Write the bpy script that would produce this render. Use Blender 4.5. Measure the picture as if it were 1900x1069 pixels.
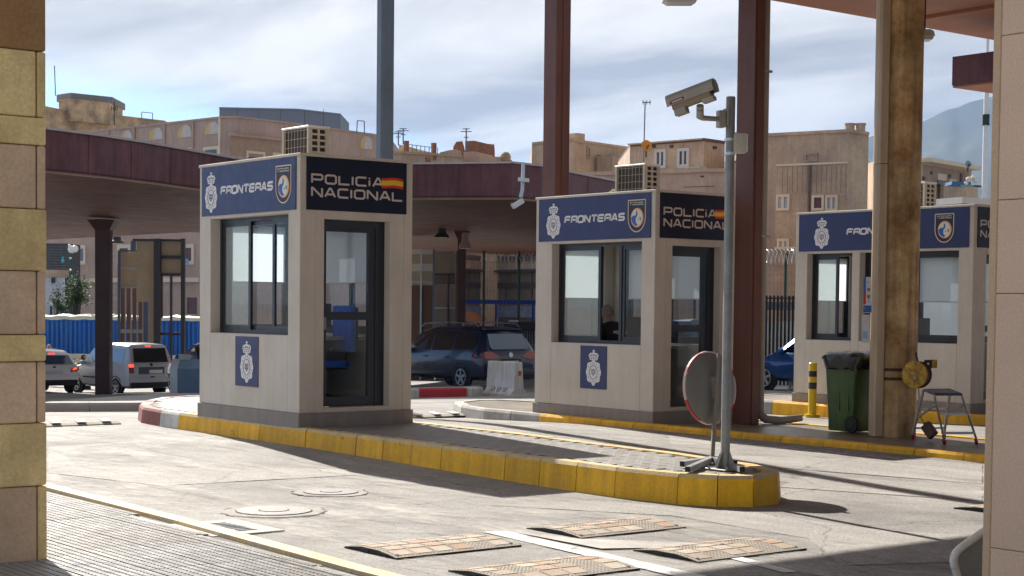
import bpy, bmesh, math, random
from mathutils import Vector, Matrix
random.seed(7)
for o in list(bpy.data.objects): bpy.data.objects.remove(o)
SC = bpy.context.scene
COL = SC.collection
V = Vector

# ------------------------------------------------------------------ camera
F_PX, PITCH, ROLL, CAM_H, SHIFT = 3044.4, -.04101, .01012, 1.6, 157.4
YAW = .904
_O = (-2.315, 17.842)
_R = (math.sin(YAW), math.cos(YAW)); _L = (-math.cos(YAW), math.sin(YAW))
def _w(x, y, z): return V((x*_R[0]+y*_R[1], x*_L[0]+y*_L[1], z))
CAM = _w(-_O[0], -_O[1], CAM_H)
_c, _s = math.cos(ROLL), math.sin(ROLL)
_fw = V((0, math.cos(PITCH), math.sin(PITCH))); _u0 = V((0, -math.sin(PITCH), math.cos(PITCH))); _x0 = V((1, 0, 0))
CX = _w(*(_c*_x0+_s*_u0)); CU = _w(*(-_s*_x0+_c*_u0)); CF = _w(*_fw)
cd = bpy.data.cameras.new('camera'); cam = bpy.data.objects.new('camera', cd); COL.objects.link(cam)
cd.lens = F_PX/1900*36; cd.sensor_width = 36; cd.shift_y = SHIFT/1900; cd.clip_start = .1; cd.clip_end = 12000
cam.matrix_world = Matrix(((CX.x, CU.x, -CF.x, CAM.x), (CX.y, CU.y, -CF.y, CAM.y), (CX.z, CU.z, -CF.z, CAM.z), (0, 0, 0, 1)))
SC.camera = cam
SC.render.resolution_x = 1024; SC.render.resolution_y = 576

# ------------------------------------------------------------------ light
SUN_DIR = V((.268, 1.47, 1.0)).normalized()       # towards the sun
SUN_EL = math.asin(SUN_DIR.z); SUN_AZ = math.atan2(SUN_DIR.x, SUN_DIR.y)
sl = bpy.data.lights.new('sun', 'SUN'); sl.energy = 5.0; sl.angle = math.radians(.5); sl.color = (1, .95, .87)
so = bpy.data.objects.new('sun', sl); COL.objects.link(so)
so.rotation_euler = (-SUN_DIR).to_track_quat('-Z', 'Y').to_euler(); so.location = (0, 0, 30)
SC.view_settings.view_transform = 'Standard'; SC.view_settings.look = 'None'
SC.view_settings.gamma = 1; SC.view_settings.use_curve_mapping = False
SC.view_settings.exposure = 1.05

wd = bpy.data.worlds.new('World'); SC.world = wd; wd.use_nodes = True
nt = wd.node_tree; nt.nodes.clear()
def N(t, **k):
    n = nt.nodes.new(t)
    for a, b in k.items(): setattr(n, a, b)
    return n
def ln(a, b): nt.links.new(a, b)
def mth(op, a, b=None, c=None, clamp=False):
    n = N('ShaderNodeMath', operation=op, use_clamp=clamp)
    for i, v in enumerate((a, b, c)):
        if v is None: continue
        if isinstance(v, (int, float)): n.inputs[i].default_value = v
        else: ln(v, n.inputs[i])
    return n.outputs[0]
def world_nodes():
    sky = N('ShaderNodeTexSky', sky_type='NISHITA', sun_disc=False, sun_elevation=SUN_EL, sun_rotation=SUN_AZ, air_density=1.0, dust_density=.2, ozone_density=1.6)
    tc = N('ShaderNodeTexCoord'); sp = N('ShaderNodeSeparateXYZ'); ln(tc.outputs['Generated'], sp.inputs[0])
    z = mth('MAXIMUM', sp.outputs[2], 0.0)
    zz = mth('ADD', z, .075)
    px = mth('DIVIDE', sp.outputs[0], zz); py = mth('DIVIDE', sp.outputs[1], zz)
    cb = N('ShaderNodeCombineXYZ'); ln(px, cb.inputs[0]); ln(py, cb.inputs[1])
    def noise(sc, det, off, rough=.55, dist=.3):
        mp = N('ShaderNodeMapping'); ln(cb.outputs[0], mp.inputs[0]); mp.inputs['Location'].default_value = off
        mp.inputs['Rotation'].default_value = (0, 0, .905)
        mp.inputs['Scale'].default_value = (1, .55, 1)
        n = N('ShaderNodeTexNoise'); ln(mp.outputs[0], n.inputs[0]); n.inputs['Scale'].default_value = sc
        n.inputs['Detail'].default_value = det; n.inputs['Roughness'].default_value = rough; n.inputs['Distortion'].default_value = dist
        return n.outputs['Fac']
    big = noise(.55, 9, (3.1, 7.7, 0)); det = noise(1.5, 10, (1, 2, 5), .6, .2)
    # how far the clouds reach down: lower towards the right of the view direction
    side = mth('ADD', mth('MULTIPLY', sp.outputs[0], CX.x), mth('MULTIPLY', sp.outputs[1], CX.y))
    lift = mth('MULTIPLY_ADD', side, .20, -.058)
    el = mth('ADD', z, lift)
    a = mth('MULTIPLY_ADD', el, 19, .12)
    a = mth('MINIMUM', a, 1.3)
    cov = mth('ADD', mth('MULTIPLY_ADD', big, 1.8, -.9), a)
    cov = mth('ADD', cov, mth('MULTIPLY_ADD', det, .7, -.35))
    rp = N('ShaderNodeMapRange', interpolation_type='SMOOTHSTEP'); ln(cov, rp.inputs[0]); rp.inputs[1].default_value = .05; rp.inputs[2].default_value = .85
    sh = noise(1.1, 8, (9, 4, 2), .55, .4)
    r2 = N('ShaderNodeValToRGB'); ln(sh, r2.inputs[0])
    r2.color_ramp.elements[0].position = .375; r2.color_ramp.elements[0].color = (.53, .53, .55, 1)
    r2.color_ramp.elements[1].position = .585; r2.color_ramp.elements[1].color = (1, .975, .94, 1)
    # clouds are brightest towards the sun
    dt = N('ShaderNodeVectorMath', operation='DOT_PRODUCT'); ln(tc.outputs['Generated'], dt.inputs[0]); dt.inputs[1].default_value = SUN_DIR
    br = mth('MULTIPLY_ADD', mth('POWER', mth('MULTIPLY_ADD', dt.outputs['Value'], .5, .5, clamp=True), 3.0), 4.3, 2.2)
    cl = N('ShaderNodeVectorMath', operation='SCALE'); ln(r2.outputs[0], cl.inputs[0]); ln(br, cl.inputs['Scale'])
    mx = N('ShaderNodeMix', data_type='RGBA'); ln(rp.outputs[0], mx.inputs[0]); skm = N('ShaderNodeVectorMath', operation='MULTIPLY'); ln(sky.outputs[0], skm.inputs[0]); skm.inputs[1].default_value = (.62, .72, .98); ln(skm.outputs[0], mx.inputs[6]); ln(cl.outputs[0], mx.inputs[7])
    bg = N('ShaderNodeBackground'); bg.inputs[1].default_value = .1; ln(mx.outputs[2], bg.inputs[0])
    ow = N('ShaderNodeOutputWorld'); ln(bg.outputs[0], ow.inputs[0])
world_nodes()

# ------------------------------------------------------------------ helpers
def ray(px, py): return CF + CX*((px-950)/F_PX) - CU*((py-534.5-SHIFT)/F_PX)
def atd(px, py, D): return CAM + ray(px, py)*D
def onz(px, py, z=0.):
    d = ray(px, py); return CAM + d*((z-CAM.z)/d.z)
def onx(px, py, X):
    d = ray(px, py); return CAM + d*((X-CAM.x)/d.x)
def ony(px, py, Y):
    d = ray(px, py); return CAM + d*((Y-CAM.y)/d.y)
def sm(a, b, x):
    t = max(0, min(1, (x-a)/(b-a))); return t*t*(3-2*t)
def dl(X, Y):
    p = V((X-CAM.x, Y-CAM.y)); return p.x*_R[1]+p.y*_L[1], p.x*_R[0]+p.y*_L[0]
def dl2(D, lat): return CAM.x+D*_R[1]+lat*_R[0], CAM.y+D*_L[1]+lat*_L[0]
def g(X, Y):
    D, lat = dl(X, Y)
    rise = .05*sm(14, 18, D)*(1-sm(21, 24, D))
    m = max(0, D-21); m = m*m/(m+3)
    m = m if m < 30 else 30+12*(1-math.exp(-(m-30)/12))
    s = .032+.0012*min(14, max(-3, -lat))
    return rise - s*m
def ong(px, py, h=0):
    d = ray(px, py); t = 7.
    while t < 300:
        P = CAM+d*t
        if P.z < g(P.x, P.y)+h: return P
        t += .02
    return P

ORG = {}
def tag(o, label=None, cat=None, group=None, kind=None, category=None):
    cat = cat or category
    if label: o['label'] = label
    if cat: o['category'] = cat
    if group: o['group'] = group
    if kind: o['kind'] = kind
    return o
def thing(name, label, cat, loc=(0, 0, 0), group=None, kind=None):
    o = bpy.data.objects.new(name, None); COL.objects.link(o); o.location = loc; o.empty_display_size = .1
    ORG[o] = V(loc); return tag(o, label, cat, group, kind)
def copy_tree(o, parent=None):
    c = o.copy(); COL.objects.link(c); c.parent = parent
    if parent is not None: c.matrix_parent_inverse = o.matrix_parent_inverse
    for ch in o.children: copy_tree(ch, c)
    return c
class MB:
    def __init__(s): s.v = []; s.f = []; s.m = []; s.mi = 0
    def add(s, vs, fs):
        o = len(s.v); s.v += [V(v) for v in vs]
        for f in fs: s.f.append([i+o for i in f]); s.m.append(s.mi)
        return s
    def box(s, x0, x1, y0, y1, z0, z1):
        return s.add([(x0,y0,z0),(x1,y0,z0),(x1,y1,z0),(x0,y1,z0),(x0,y0,z1),(x1,y0,z1),(x1,y1,z1),(x0,y1,z1)],
                     [(3,2,1,0),(4,5,6,7),(0,1,5,4),(1,2,6,5),(2,3,7,6),(3,0,4,7)])
    def ex(s, pts, vec):                                   # polygon extruded along a vector
        n = len(pts); vec = V(vec); pts = [V(p) for p in pts]
        return s.add(pts+[p+vec for p in pts], [tuple(range(n))[::-1], tuple(range(n, 2*n))]+[(i, (i+1) % n, n+(i+1) % n, n+i) for i in range(n)])
    def prism(s, pts, z0, z1): return s.ex([(p[0], p[1], z0) for p in pts], (0, 0, z1-z0))
    def loft(s, rings, caps=True, close=True):
        n = len(rings[0]); vs = [p for r in rings for p in r]; fs = []
        for k in range(len(rings)-1):
            for i in range(n if close else n-1):
                j = (i+1) % n; fs.append((k*n+i, k*n+j, (k+1)*n+j, (k+1)*n+i))
        if caps: fs += [tuple(range(n))[::-1], tuple(range((len(rings)-1)*n, len(rings)*n))]
        return s.add(vs, fs)
    def tube(s, pts, r, n=10, caps=True):
        pts = [V(p) for p in pts]; rs = r if isinstance(r, (list, tuple)) else [r]*len(pts); rings = []
        t0 = (pts[1]-pts[0]).normalized(); a = t0.orthogonal().normalized()
        for i, p in enumerate(pts):
            t = ((pts[min(i+1, len(pts)-1)]-p).normalized()+(p-pts[max(i-1, 0)]).normalized())
            t = t.normalized() if t.length > 1e-6 else t0
            a = (a-t*a.dot(t)).normalized(); b = t.cross(a)
            rings.append([p+(a*math.cos(q)+b*math.sin(q))*rs[i] for q in [k*2*math.pi/n for k in range(n)]])
        return s.loft(rings, caps)
    def lathe(s, c, ax, prof, n=24, caps=True):            # prof: (radius, height along axis)
        c = V(c); ax = V(ax).normalized(); a = ax.orthogonal().normalized(); b = ax.cross(a)
        return s.loft([[c+ax*h+(a*math.cos(q)+b*math.sin(q))*max(r, 1e-4) for q in [k*2*math.pi/n for k in range(n)]] for r, h in prof], caps)
    def bar(s, p0, p1, w, h=None, up=(0, 0, 1)):           # rectangular bar
        p0, p1 = V(p0), V(p1); h = h or w; t = (p1-p0).normalized(); up = V(up)
        if abs(t.dot(up)) > .98: up = V((1, 0, 0))
        a = t.cross(up).normalized(); b = a.cross(t)
        q = [p0+a*x*w/2+b*y*h/2 for x, y in ((-1,-1),(1,-1),(1,1),(-1,1))]
        return s.ex(q, p1-p0)
    def ball(s, c, r, n=10, m=7):
        rx, ry, rz = r if isinstance(r, (tuple, list)) else (r, r, r); c = V(c)
        return s.loft([[c+V((rx*math.sin(t)*math.cos(q), ry*math.sin(t)*math.sin(q), rz*math.cos(t))) for q in [k*2*math.pi/n for k in range(n)]]
                       for t in [max(.02, min(math.pi-.02, i*math.pi/m)) for i in range(m+1)]])
    def build(s, name, mats, parent=None, smooth=None, bevel=0, loc=None, **tg):
        if not isinstance(mats, (list, tuple)): mats = [mats]
        if parent is not None: org = ORG[parent]
        elif loc is not None: org = V(loc)
        else:
            xs = [v.x for v in s.v]; ys = [v.y for v in s.v]; zs = [v.z for v in s.v]
            org = V(((min(xs)+max(xs))/2, (min(ys)+max(ys))/2, min(zs)))
        me = bpy.data.meshes.new(name); me.from_pydata([tuple(v-org) for v in s.v], [], s.f)
        for m in mats: me.materials.append(m)
        for p, k in zip(me.polygons, s.m): p.material_index = k
        bm = bmesh.new(); bm.from_mesh(me)
        bmesh.ops.recalc_face_normals(bm, faces=bm.faces)
        if bevel:
            es = [e for e in bm.edges if len(e.link_faces) == 2 and e.calc_face_angle(0) > .6]
            bmesh.ops.bevel(bm, geom=es, offset=bevel, segments=2 if bevel > .012 else 1, profile=.6, affect='EDGES', clamp_overlap=True)
        if smooth is not None:
            for f in bm.faces: f.smooth = True
            for e in bm.edges: e.smooth = not (len(e.link_faces) == 2 and e.calc_face_angle(0) > math.radians(smooth))
        bm.to_mesh(me); bm.free()
        o = bpy.data.objects.new(name, me); COL.objects.link(o)
        if parent is not None: o.parent = parent
        else: o.location = org
        ORG[o] = org
        return tag(o, **tg)
def inst(name, src, parent, loc, rot=None, scale=None):    # a piece sharing src's mesh; loc in world
    o = bpy.data.objects.new(name, src.data); COL.objects.link(o); o.parent = parent
    o.location = V(loc)-(ORG[parent] if parent is not None else V((0, 0, 0)))
    if rot is not None: o.rotation_euler = rot
    if scale is not None: o.scale = scale
    return o
def part0(mb, name, mat, parent, loc, rot=None, **k):      # mesh built round its own origin then placed in world
    o = mb.build(name, mat, None, loc=(0, 0, 0), **k); o.parent = parent
    o.location = V(loc)-(ORG[parent] if parent is not None else V((0, 0, 0)))
    if rot is not None: o.rotation_euler = rot
    return o

# ------------------------------------------------------------------ materials
def s2l(c): return tuple(((x/255+.055)/1.055)**2.4 if x > 10 else x/255/12.92 for x in c)
MC = {}
def M(name, col, rough=.75, var=.12, scale=2.5, fine=.08, bump=.15, bscale=60, metal=0, rnd=0, streak=0, spec=.4, stain=None, stain_amt=0, stain_scale=.8, alpha=None, emit=None, trans=0, coat=0, chip=None):
    if name in MC: return MC[name]
    m = bpy.data.materials.new(name); m.use_nodes = True; t = m.node_tree; t.nodes.clear()
    def n(k, **kw):
        q = t.nodes.new(k)
        for a, b in kw.items(): setattr(q, a, b)
        return q
    L = t.links.new
    ge = n('ShaderNodeNewGeometry'); pos = ge.outputs['Position']
    def noise(sc, det=5, vec=None, rough=.6):
        q = n('ShaderNodeTexNoise'); q.inputs['Scale'].default_value = sc; q.inputs['Detail'].default_value = det; q.inputs['Roughness'].default_value = rough
        L(vec or pos, q.inputs['Vector']); return q.outputs['Fac']
    def mp(sc):
        q = n('ShaderNodeMapping'); q.inputs['Scale'].default_value = sc; L(pos, q.inputs['Vector']); return q.outputs['Vector']
    def rng(v, a, b, c, d):
        q = n('ShaderNodeMapRange'); L(v, q.inputs[0])
        for i, x in enumerate((a, b, c, d)): q.inputs[i+1].default_value = x
        return q.outputs[0]
    def mul(a, b):
        q = n('ShaderNodeMath', operation='MULTIPLY'); L(a, q.inputs[0]); L(b, q.inputs[1]); return q.outputs[0]
    f = rng(noise(scale), .3, .7, 1-var, 1+var)
    if fine: f = mul(f, rng(noise(bscale*.8, 3), .3, .7, 1-fine, 1+fine))
    if streak: f = mul(f, rng(noise(1, 6, mp((9, 9, .55))), .35, .75, 1+streak*.4, 1-streak))
    if rnd:
        oi = n('ShaderNodeObjectInfo'); f = mul(f, rng(oi.outputs['Random'], 0, 1, 1-rnd, 1+rnd))
    rgb = n('ShaderNodeRGB'); rgb.outputs[0].default_value = (*col, 1); c = rgb.outputs[0]
    if stain:
        mx = n('ShaderNodeMix', data_type='RGBA'); L(rng(noise(stain_scale, 9, None, .68), .5-.12*1, .62, 0, stain_amt), mx.inputs[0]); L(c, mx.inputs[6]); mx.inputs[7].default_value = (*stain, 1); c = mx.outputs[2]
    if chip:
        mx = n('ShaderNodeMix', data_type='RGBA'); L(rng(noise(chip[1], 8, None, .72), chip[2], chip[2]+.02, 0, 1), mx.inputs[0]); L(c, mx.inputs[6]); mx.inputs[7].default_value = (*chip[0], 1); c = mx.outputs[2]
    sc_ = n('ShaderNodeVectorMath', operation='SCALE'); L(c, sc_.inputs[0]); L(f, sc_.inputs['Scale'])
    b = n('ShaderNodeBsdfPrincipled'); L(sc_.outputs[0], b.inputs['Base Color']); b.inputs['Metallic'].default_value = metal
    b.inputs['Specular IOR Level'].default_value = spec; b.inputs['Coat Weight'].default_value = coat; b.inputs['Coat Roughness'].default_value = .06
    L(rng(noise(scale*2.3+.5), .3, .7, max(.02, rough-.08), min(1, rough+.08)), b.inputs['Roughness'])
    if bump:
        bp = n('ShaderNodeBump'); bp.inputs['Strength'].default_value = bump; bp.inputs['Distance'].default_value = .01
        L(noise(bscale, 4), bp.inputs['Height']); L(bp.outputs[0], b.inputs['Normal'])
    if emit: b.inputs['Emission Color'].default_value = (*emit[0], 1); b.inputs['Emission Strength'].default_value = emit[1]
    out = n('ShaderNodeOutputMaterial'); sh = b.outputs[0]
    if trans:
        tr = n('ShaderNodeBsdfTranslucent'); tr.inputs[0].default_value = (*col, 1); ms = n('ShaderNodeMixShader'); ms.inputs[0].default_value = trans
        L(sh, ms.inputs[1]); L(tr.outputs[0], ms.inputs[2]); sh = ms.outputs[0]
    if alpha is not None:
        tp = n('ShaderNodeBsdfTransparent'); ms = n('ShaderNodeMixShader'); ms.inputs[0].default_value = alpha
        L(tp.outputs[0], ms.inputs[1]); L(sh, ms.inputs[2]); sh = ms.outputs[0]
    L(sh, out.inputs[0]); MC[name] = m; return m
def glass(name, tint=(.9, .93, .95), refl=.08, film=0., filmcol=(.7, .75, .75)):
    if name in MC: return MC[name]
    m = bpy.data.materials.new(name); m.use_nodes = True; t = m.node_tree; t.nodes.clear(); L = t.links.new
    tp = t.nodes.new('ShaderNodeBsdfTransparent'); tp.inputs[0].default_value = (*tint, 1)
    gl = t.nodes.new('ShaderNodeBsdfGlossy'); gl.inputs['Roughness'].default_value = .015
    fr = t.nodes.new('ShaderNodeFresnel'); fr.inputs[0].default_value = 1.5
    ad = t.nodes.new('ShaderNodeMath'); ad.operation = 'ADD'; ad.use_clamp = True; L(fr.outputs[0], ad.inputs[0]); ad.inputs[1].default_value = refl
    ge = t.nodes.new('ShaderNodeNewGeometry'); iv = t.nodes.new('ShaderNodeMath'); iv.operation = 'SUBTRACT'; iv.inputs[0].default_value = 1; L(ge.outputs['Backfacing'], iv.inputs[1])
    mu = t.nodes.new('ShaderNodeMath'); mu.operation = 'MULTIPLY'; L(ad.outputs[0], mu.inputs[0]); L(iv.outputs[0], mu.inputs[1])
    ms = t.nodes.new('ShaderNodeMixShader'); L(mu.outputs[0], ms.inputs[0])
    if film:
        df = t.nodes.new('ShaderNodeBsdfDiffuse'); df.inputs[0].default_value = (*filmcol, 1)
        m2 = t.nodes.new('ShaderNodeMixShader'); m2.inputs[0].default_value = film; L(tp.outputs[0], m2.inputs[1]); L(df.outputs[0], m2.inputs[2]); L(m2.outputs[0], ms.inputs[1])
    else: L(tp.outputs[0], ms.inputs[1])
    L(gl.outputs[0], ms.inputs[2]); o = t.nodes.new('ShaderNodeOutputMaterial'); L(ms.outputs[0], o.inputs[0]); MC[name] = m; return m

render_wall = M('render_wall', (.60, .55, .485), .85, .05, .9, .10, .3, 90, streak=.07, stain=(.46, .41, .35), stain_amt=.45, stain_scale=1.3)
plinth_m = M('plinth_grey', (.26, .235, .215), .85, .08, 3, .06, .2, 80, streak=.15)
navy = M('navy_board', (.025, .036, .12), .45, .10, 4, .02, .02, 30, spec=.4)
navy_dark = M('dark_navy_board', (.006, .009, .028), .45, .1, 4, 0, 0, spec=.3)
white_vinyl = M('white_vinyl', (.72, .70, .70), .5, .03, 5, 0, 0)
frame_m = M('anthracite_frame', (.018, .02, .028), .38, .1, 5, 0, 0, spec=.5)
glass_m = glass('window_glass', refl=.0)
blind_m = M('white_blind', (.80, .81, .815), .8, .02, 2, 0, 0, trans=.6)
floor_m = M('booth_floor', (.10, .10, .11), .7)
inner_m = M('inner_wall', (.55, .54, .50), .8, .04)
yellow_k = M('yellow_kerb_paint', chip=((.22, .18, .13), 7, .645), col=(.86, .46, .004), rough=.6, var=.14, scale=3, fine=.10, bump=.35, bscale=50, rnd=.12, streak=.28, stain=(.34, .18, .02), stain_amt=.45, stain_scale=3.0)
yellow_top = M('worn_yellow_kerb_top', (.62, .44, .16), .7, .14, 5, .12, .3, 60, rnd=.08, stain=(.42, .36, .26), stain_amt=.8, stain_scale=4)
white_k = M('white_kerb_paint', (.58, .56, .53), .7, .12, 4, .08, .3, 50, rnd=.08, streak=.2, stain=(.25, .22, .19), stain_amt=.4, stain_scale=3)
red_k = M('red_kerb_paint', (.28, .06, .045), .7, .15, 4, .08, .3, 50, rnd=.1, streak=.2, stain=(.2, .13, .11), stain_amt=.4, stain_scale=3)
conc_k = M('grey_kerb_concrete', (.30, .28, .26), .85, .12, 3, .08, .3, 50)
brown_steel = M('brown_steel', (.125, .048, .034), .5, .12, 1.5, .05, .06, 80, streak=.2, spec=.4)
fascia_m = M('plum_fascia_steel', (.10, .028, .036), .55, .18, .9, .10, .08, 50, streak=.45, stain=(.17, .085, .09), stain_amt=.3, stain_scale=2.5)
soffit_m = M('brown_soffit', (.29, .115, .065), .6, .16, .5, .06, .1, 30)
grey_steel = M('blue_grey_steel', (.12, .155, .20), .5, .12, 1.5, .05, .08, 60, streak=.25)
galv = M('galvanised_steel', (.30, .30, .28), .5, .16, 8, .12, .15, 70, metal=.35, streak=.25)
# ------------------------------------------------------------------ ground
def asphalt(name, col, rough=.82, patch=(.20, .185, .17), amt=.5, wet=0):
    m = M(name, col, rough, .10, .35, .16, .5, 70, spec=.25, stain=patch, stain_amt=amt, stain_scale=.55)
    t = m.node_tree; L = t.links.new
    b = [n for n in t.nodes if n.type == 'BSDF_PRINCIPLED'][0]
    src = b.inputs['Base Color'].links[0].from_socket
    ge = [n for n in t.nodes if n.type == 'NEW_GEOMETRY'][0]
    # aggregate speckle
    vo = t.nodes.new('ShaderNodeTexVoronoi'); vo.inputs['Scale'].default_value = 85; L(ge.outputs['Position'], vo.inputs['Vector'])
    sx = t.nodes.new('ShaderNodeSeparateColor'); L(vo.outputs['Color'], sx.inputs[0])
    mr = t.nodes.new('ShaderNodeMapRange'); L(sx.outputs[0], mr.inputs[0]); mr.inputs[1].default_value = 0; mr.inputs[2].default_value = 1; mr.inputs[3].default_value = .72; mr.inputs[4].default_value = 1.22
    # tyre streaks running along the lanes
    mp = t.nodes.new('ShaderNodeMapping'); L(ge.outputs['Position'], mp.inputs['Vector']); mp.inputs['Scale'].default_value = (2.6, .16, 1)
    no = t.nodes.new('ShaderNodeTexNoise'); no.inputs['Scale'].default_value = 1; no.inputs['Detail'].default_value = 7; L(mp.outputs[0], no.inputs['Vector'])
    m2 = t.nodes.new('ShaderNodeMapRange'); L(no.outputs['Fac'], m2.inputs[0]); m2.inputs[1].default_value = .36; m2.inputs[2].default_value = .62; m2.inputs[3].default_value = .90; m2.inputs[4].default_value = 1.05
    mu = t.nodes.new('ShaderNodeMath'); mu.operation = 'MULTIPLY'; L(mr.outputs[0], mu.inputs[0]); L(m2.outputs[0], mu.inputs[1])
    # fine cracks
    vc = t.nodes.new('ShaderNodeTexVoronoi'); vc.feature = 'DISTANCE_TO_EDGE'; vc.inputs['Scale'].default_value = .45
    nz = t.nodes.new('ShaderNodeTexNoise'); nz.inputs['Scale'].default_value = 2.2; nz.inputs['Detail'].default_value = 6; L(ge.outputs['Position'], nz.inputs['Vector'])
    mxv = t.nodes.new('ShaderNodeMix'); mxv.data_type = 'VECTOR'; mxv.inputs[0].default_value = .25; L(ge.outputs['Position'], mxv.inputs[4]); L(nz.outputs['Color'], mxv.inputs[5]); L(mxv.outputs[1], vc.inputs['Vector'])
    m3 = t.nodes.new('ShaderNodeMapRange'); L(vc.outputs['Distance'], m3.inputs[0]); m3.inputs[1].default_value = 0; m3.inputs[2].default_value = .006; m3.inputs[3].default_value = .55; m3.inputs[4].default_value = 1
    mu2 = t.nodes.new('ShaderNodeMath'); mu2.operation = 'MULTIPLY'; L(mu.outputs[0], mu2.inputs[0]); L(m3.outputs[0], mu2.inputs[1])
    sc = t.nodes.new('ShaderNodeVectorMath'); sc.operation = 'SCALE'; L(src, sc.inputs[0]); L(mu2.outputs[0], sc.inputs['Scale']); L(sc.outputs[0], b.inputs['Base Color'])
    return m
asph = asphalt('weathered_asphalt', (.335, .315, .292), patch=(.20, .19, .178), amt=1.0)
conc_patch = asphalt('smooth_concrete_patch', (.37, .35, .325), .8, (.28, .262, .24), .6)
mb = MB()
Ds = [-40, -10, 0, 4, 7]+[8+.5*i for i in range(60)]+[39+2*i for i in range(25)]+[95, 110, 130, 160, 220, 320, 500, 900, 4750]
Ls = [-3600, -900, -300, -120, -70, -45, -32, -24, -19, -16]+[-14+.8*i for i in range(36)]+[16, 19, 24, 32, 45, 70, 120, 300, 900, 3600]
vs = []
for D in Ds:
    for l in Ls:
        x, y = dl2(D, l); vs.append((x, y, g(x, y)))
nl = len(Ls)
mb.add(vs, [(i*nl+j, i*nl+j+1, (i+1)*nl+j+1, (i+1)*nl+j) for i in range(len(Ds)-1) for j in range(nl-1)])
mb.build('ground', asph, smooth=60, loc=(0, 0, 0), kind='structure')

def sheet(name, pts, mat, h=.004, sub=None, kind='structure', **k):
    m = MB(); m.add([(x, y, g(x, y)+h) for x, y in pts], [tuple(range(len(pts)))]); return m.build(name, mat, kind=kind, **k)
def pxs(*a): return [tuple(onz(x, y)[:2]) for x, y in a]
line_w = M('white_chevron_paint', (.60, .58, .55), .7, .12, 3, .12, .3, 70)
line_f = M('faded_white_road_paint', (.48, .455, .42), .75, .1, 3, .1, .3, 70, stain=(.33, .30, .275), stain_amt=1, stain_scale=2.2)
def holed(name, col, lo, hi, sc=(1.6, .8, 1), s2=14):
    m = M(name, col, .75, .1, 3, .1, .3, 70); t = m.node_tree; L = t.links.new; out = [n for n in t.nodes if n.type == 'OUTPUT_MATERIAL'][0]; src = out.inputs[0].links[0].from_socket
    ge = t.nodes.new('ShaderNodeNewGeometry'); mp = t.nodes.new('ShaderNodeMapping'); mp.inputs['Scale'].default_value = sc; L(ge.outputs['Position'], mp.inputs[0])
    a = t.nodes.new('ShaderNodeTexNoise'); a.inputs['Scale'].default_value = 1; a.inputs['Detail'].default_value = 8; a.inputs['Roughness'].default_value = .72; L(mp.outputs[0], a.inputs[0])
    r = t.nodes.new('ShaderNodeMapRange'); r.inputs[1].default_value = lo; r.inputs[2].default_value = hi; L(a.outputs['Fac'], r.inputs[0])
    tp = t.nodes.new('ShaderNodeBsdfTransparent'); ms = t.nodes.new('ShaderNodeMixShader'); L(r.outputs[0], ms.inputs[0]); L(tp.outputs[0], ms.inputs[1]); L(src, ms.inputs[2]); L(ms.outputs[0], out.inputs[0]); return m
def strip_poly(x0, y0, x1, y1, w):
    a = V((x0, y0)); b = V((x1, y1)); t = (b-a).normalized(); n = V((-t.y, t.x))*w/2
    return [tuple(a+n), tuple(a-n), tuple(b-n), tuple(b+n)]
line_w = holed('worn_white_road_paint', (.62, .60, .57), .30, .46, (5, 5, 1)); line_f = M('faded_white_road_paint', (.50, .475, .44), .8, .08, 3, .12, .3, 70, stain=(.42, .395, .365), stain_amt=.9, stain_scale=2.2)
dust = holed('pale_road_dust', (.50, .47, .43), .46, .70, (1.3, .5, 1)); tyre_m = holed('dark_tyre_and_oil_marks', (.18, .165, .155), .56, .84, (3.0, .35, 1)); spots = holed('oil_spots', (.10, .09, .085), .71, .74, (3.6, 3.6, 1))
for a, b, mt, nm, h in ((-3.6, -.3, dust, 'road_dust', .0052), (2.0, 4.8, dust, 'road_dust', .0052), (-3.6, -.1, tyre_m, 'tyre_marks', .0066), (1.9, 4.85, tyre_m, 'tyre_marks', .0066)):
    m = MB(); ys = [-12+1.0*i for i in range(30)]; m.add([(x, y, g(x, y)+h) for y in ys for x in (a, (a+b)/2, b)], [(i*3+j, i*3+j+1, i*3+j+4, i*3+j+3) for i in range(len(ys)-1) for j in range(2)]); m.build(nm, mt, kind='structure')
sheet('lane_marking', strip_poly(-2.18, -6.32, -2.55, -10.2, .17), line_w, .008)
sheet('lane_marking', pxs((952, 990), (1075, 1003), (1290, 1010), (1262, 1019), (1115, 1021)), line_f, .012)
sheet('lane_marking', strip_poly(-1.62, -8.05, -1.78, -8.75, .10), line_w, .008)
0 and sheet('lane_marking', pxs((765, 955), (880, 940), (925, 941), (915, 952), (790, 961)), line_f, .008)
for a in () if 1 else (((330, 868), (655, 893), (612, 900), (300, 884)), ((150, 836), (420, 858), (400, 866), (130, 846)), ((400, 972), (655, 962), (660, 966), (480, 992)),
          ((150, 770), (262, 768), (262, 771), (150, 775)), ((1440, 880), (1700, 872), (1700, 878), (1450, 890)), ((1460, 900), (1820, 884), (1820, 890), (1470, 908))):
    sheet('faded_marking', pxs(*a), line_f, .009)
sheet('road_patch', pxs((90, 838), (480, 812), (660, 884), (300, 902), (90, 880)), conc_patch, .004)
sheet('road_patch', pxs((905, 938), (1250, 958), (1500, 1000), (1560, 1050), (1900, 1040), (1900, 1000), (1640, 985), (1400, 952), (1100, 930)), conc_patch, .004)
sheet('road_patch', pxs((1445, 905), (1822, 930), (1822, 905), (1500, 885)), conc_patch, .004)
sheet('road_patch', pxs((1250, 860), (1822, 900), (1822, 870), (1240, 815)), conc_patch, .005)

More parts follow.
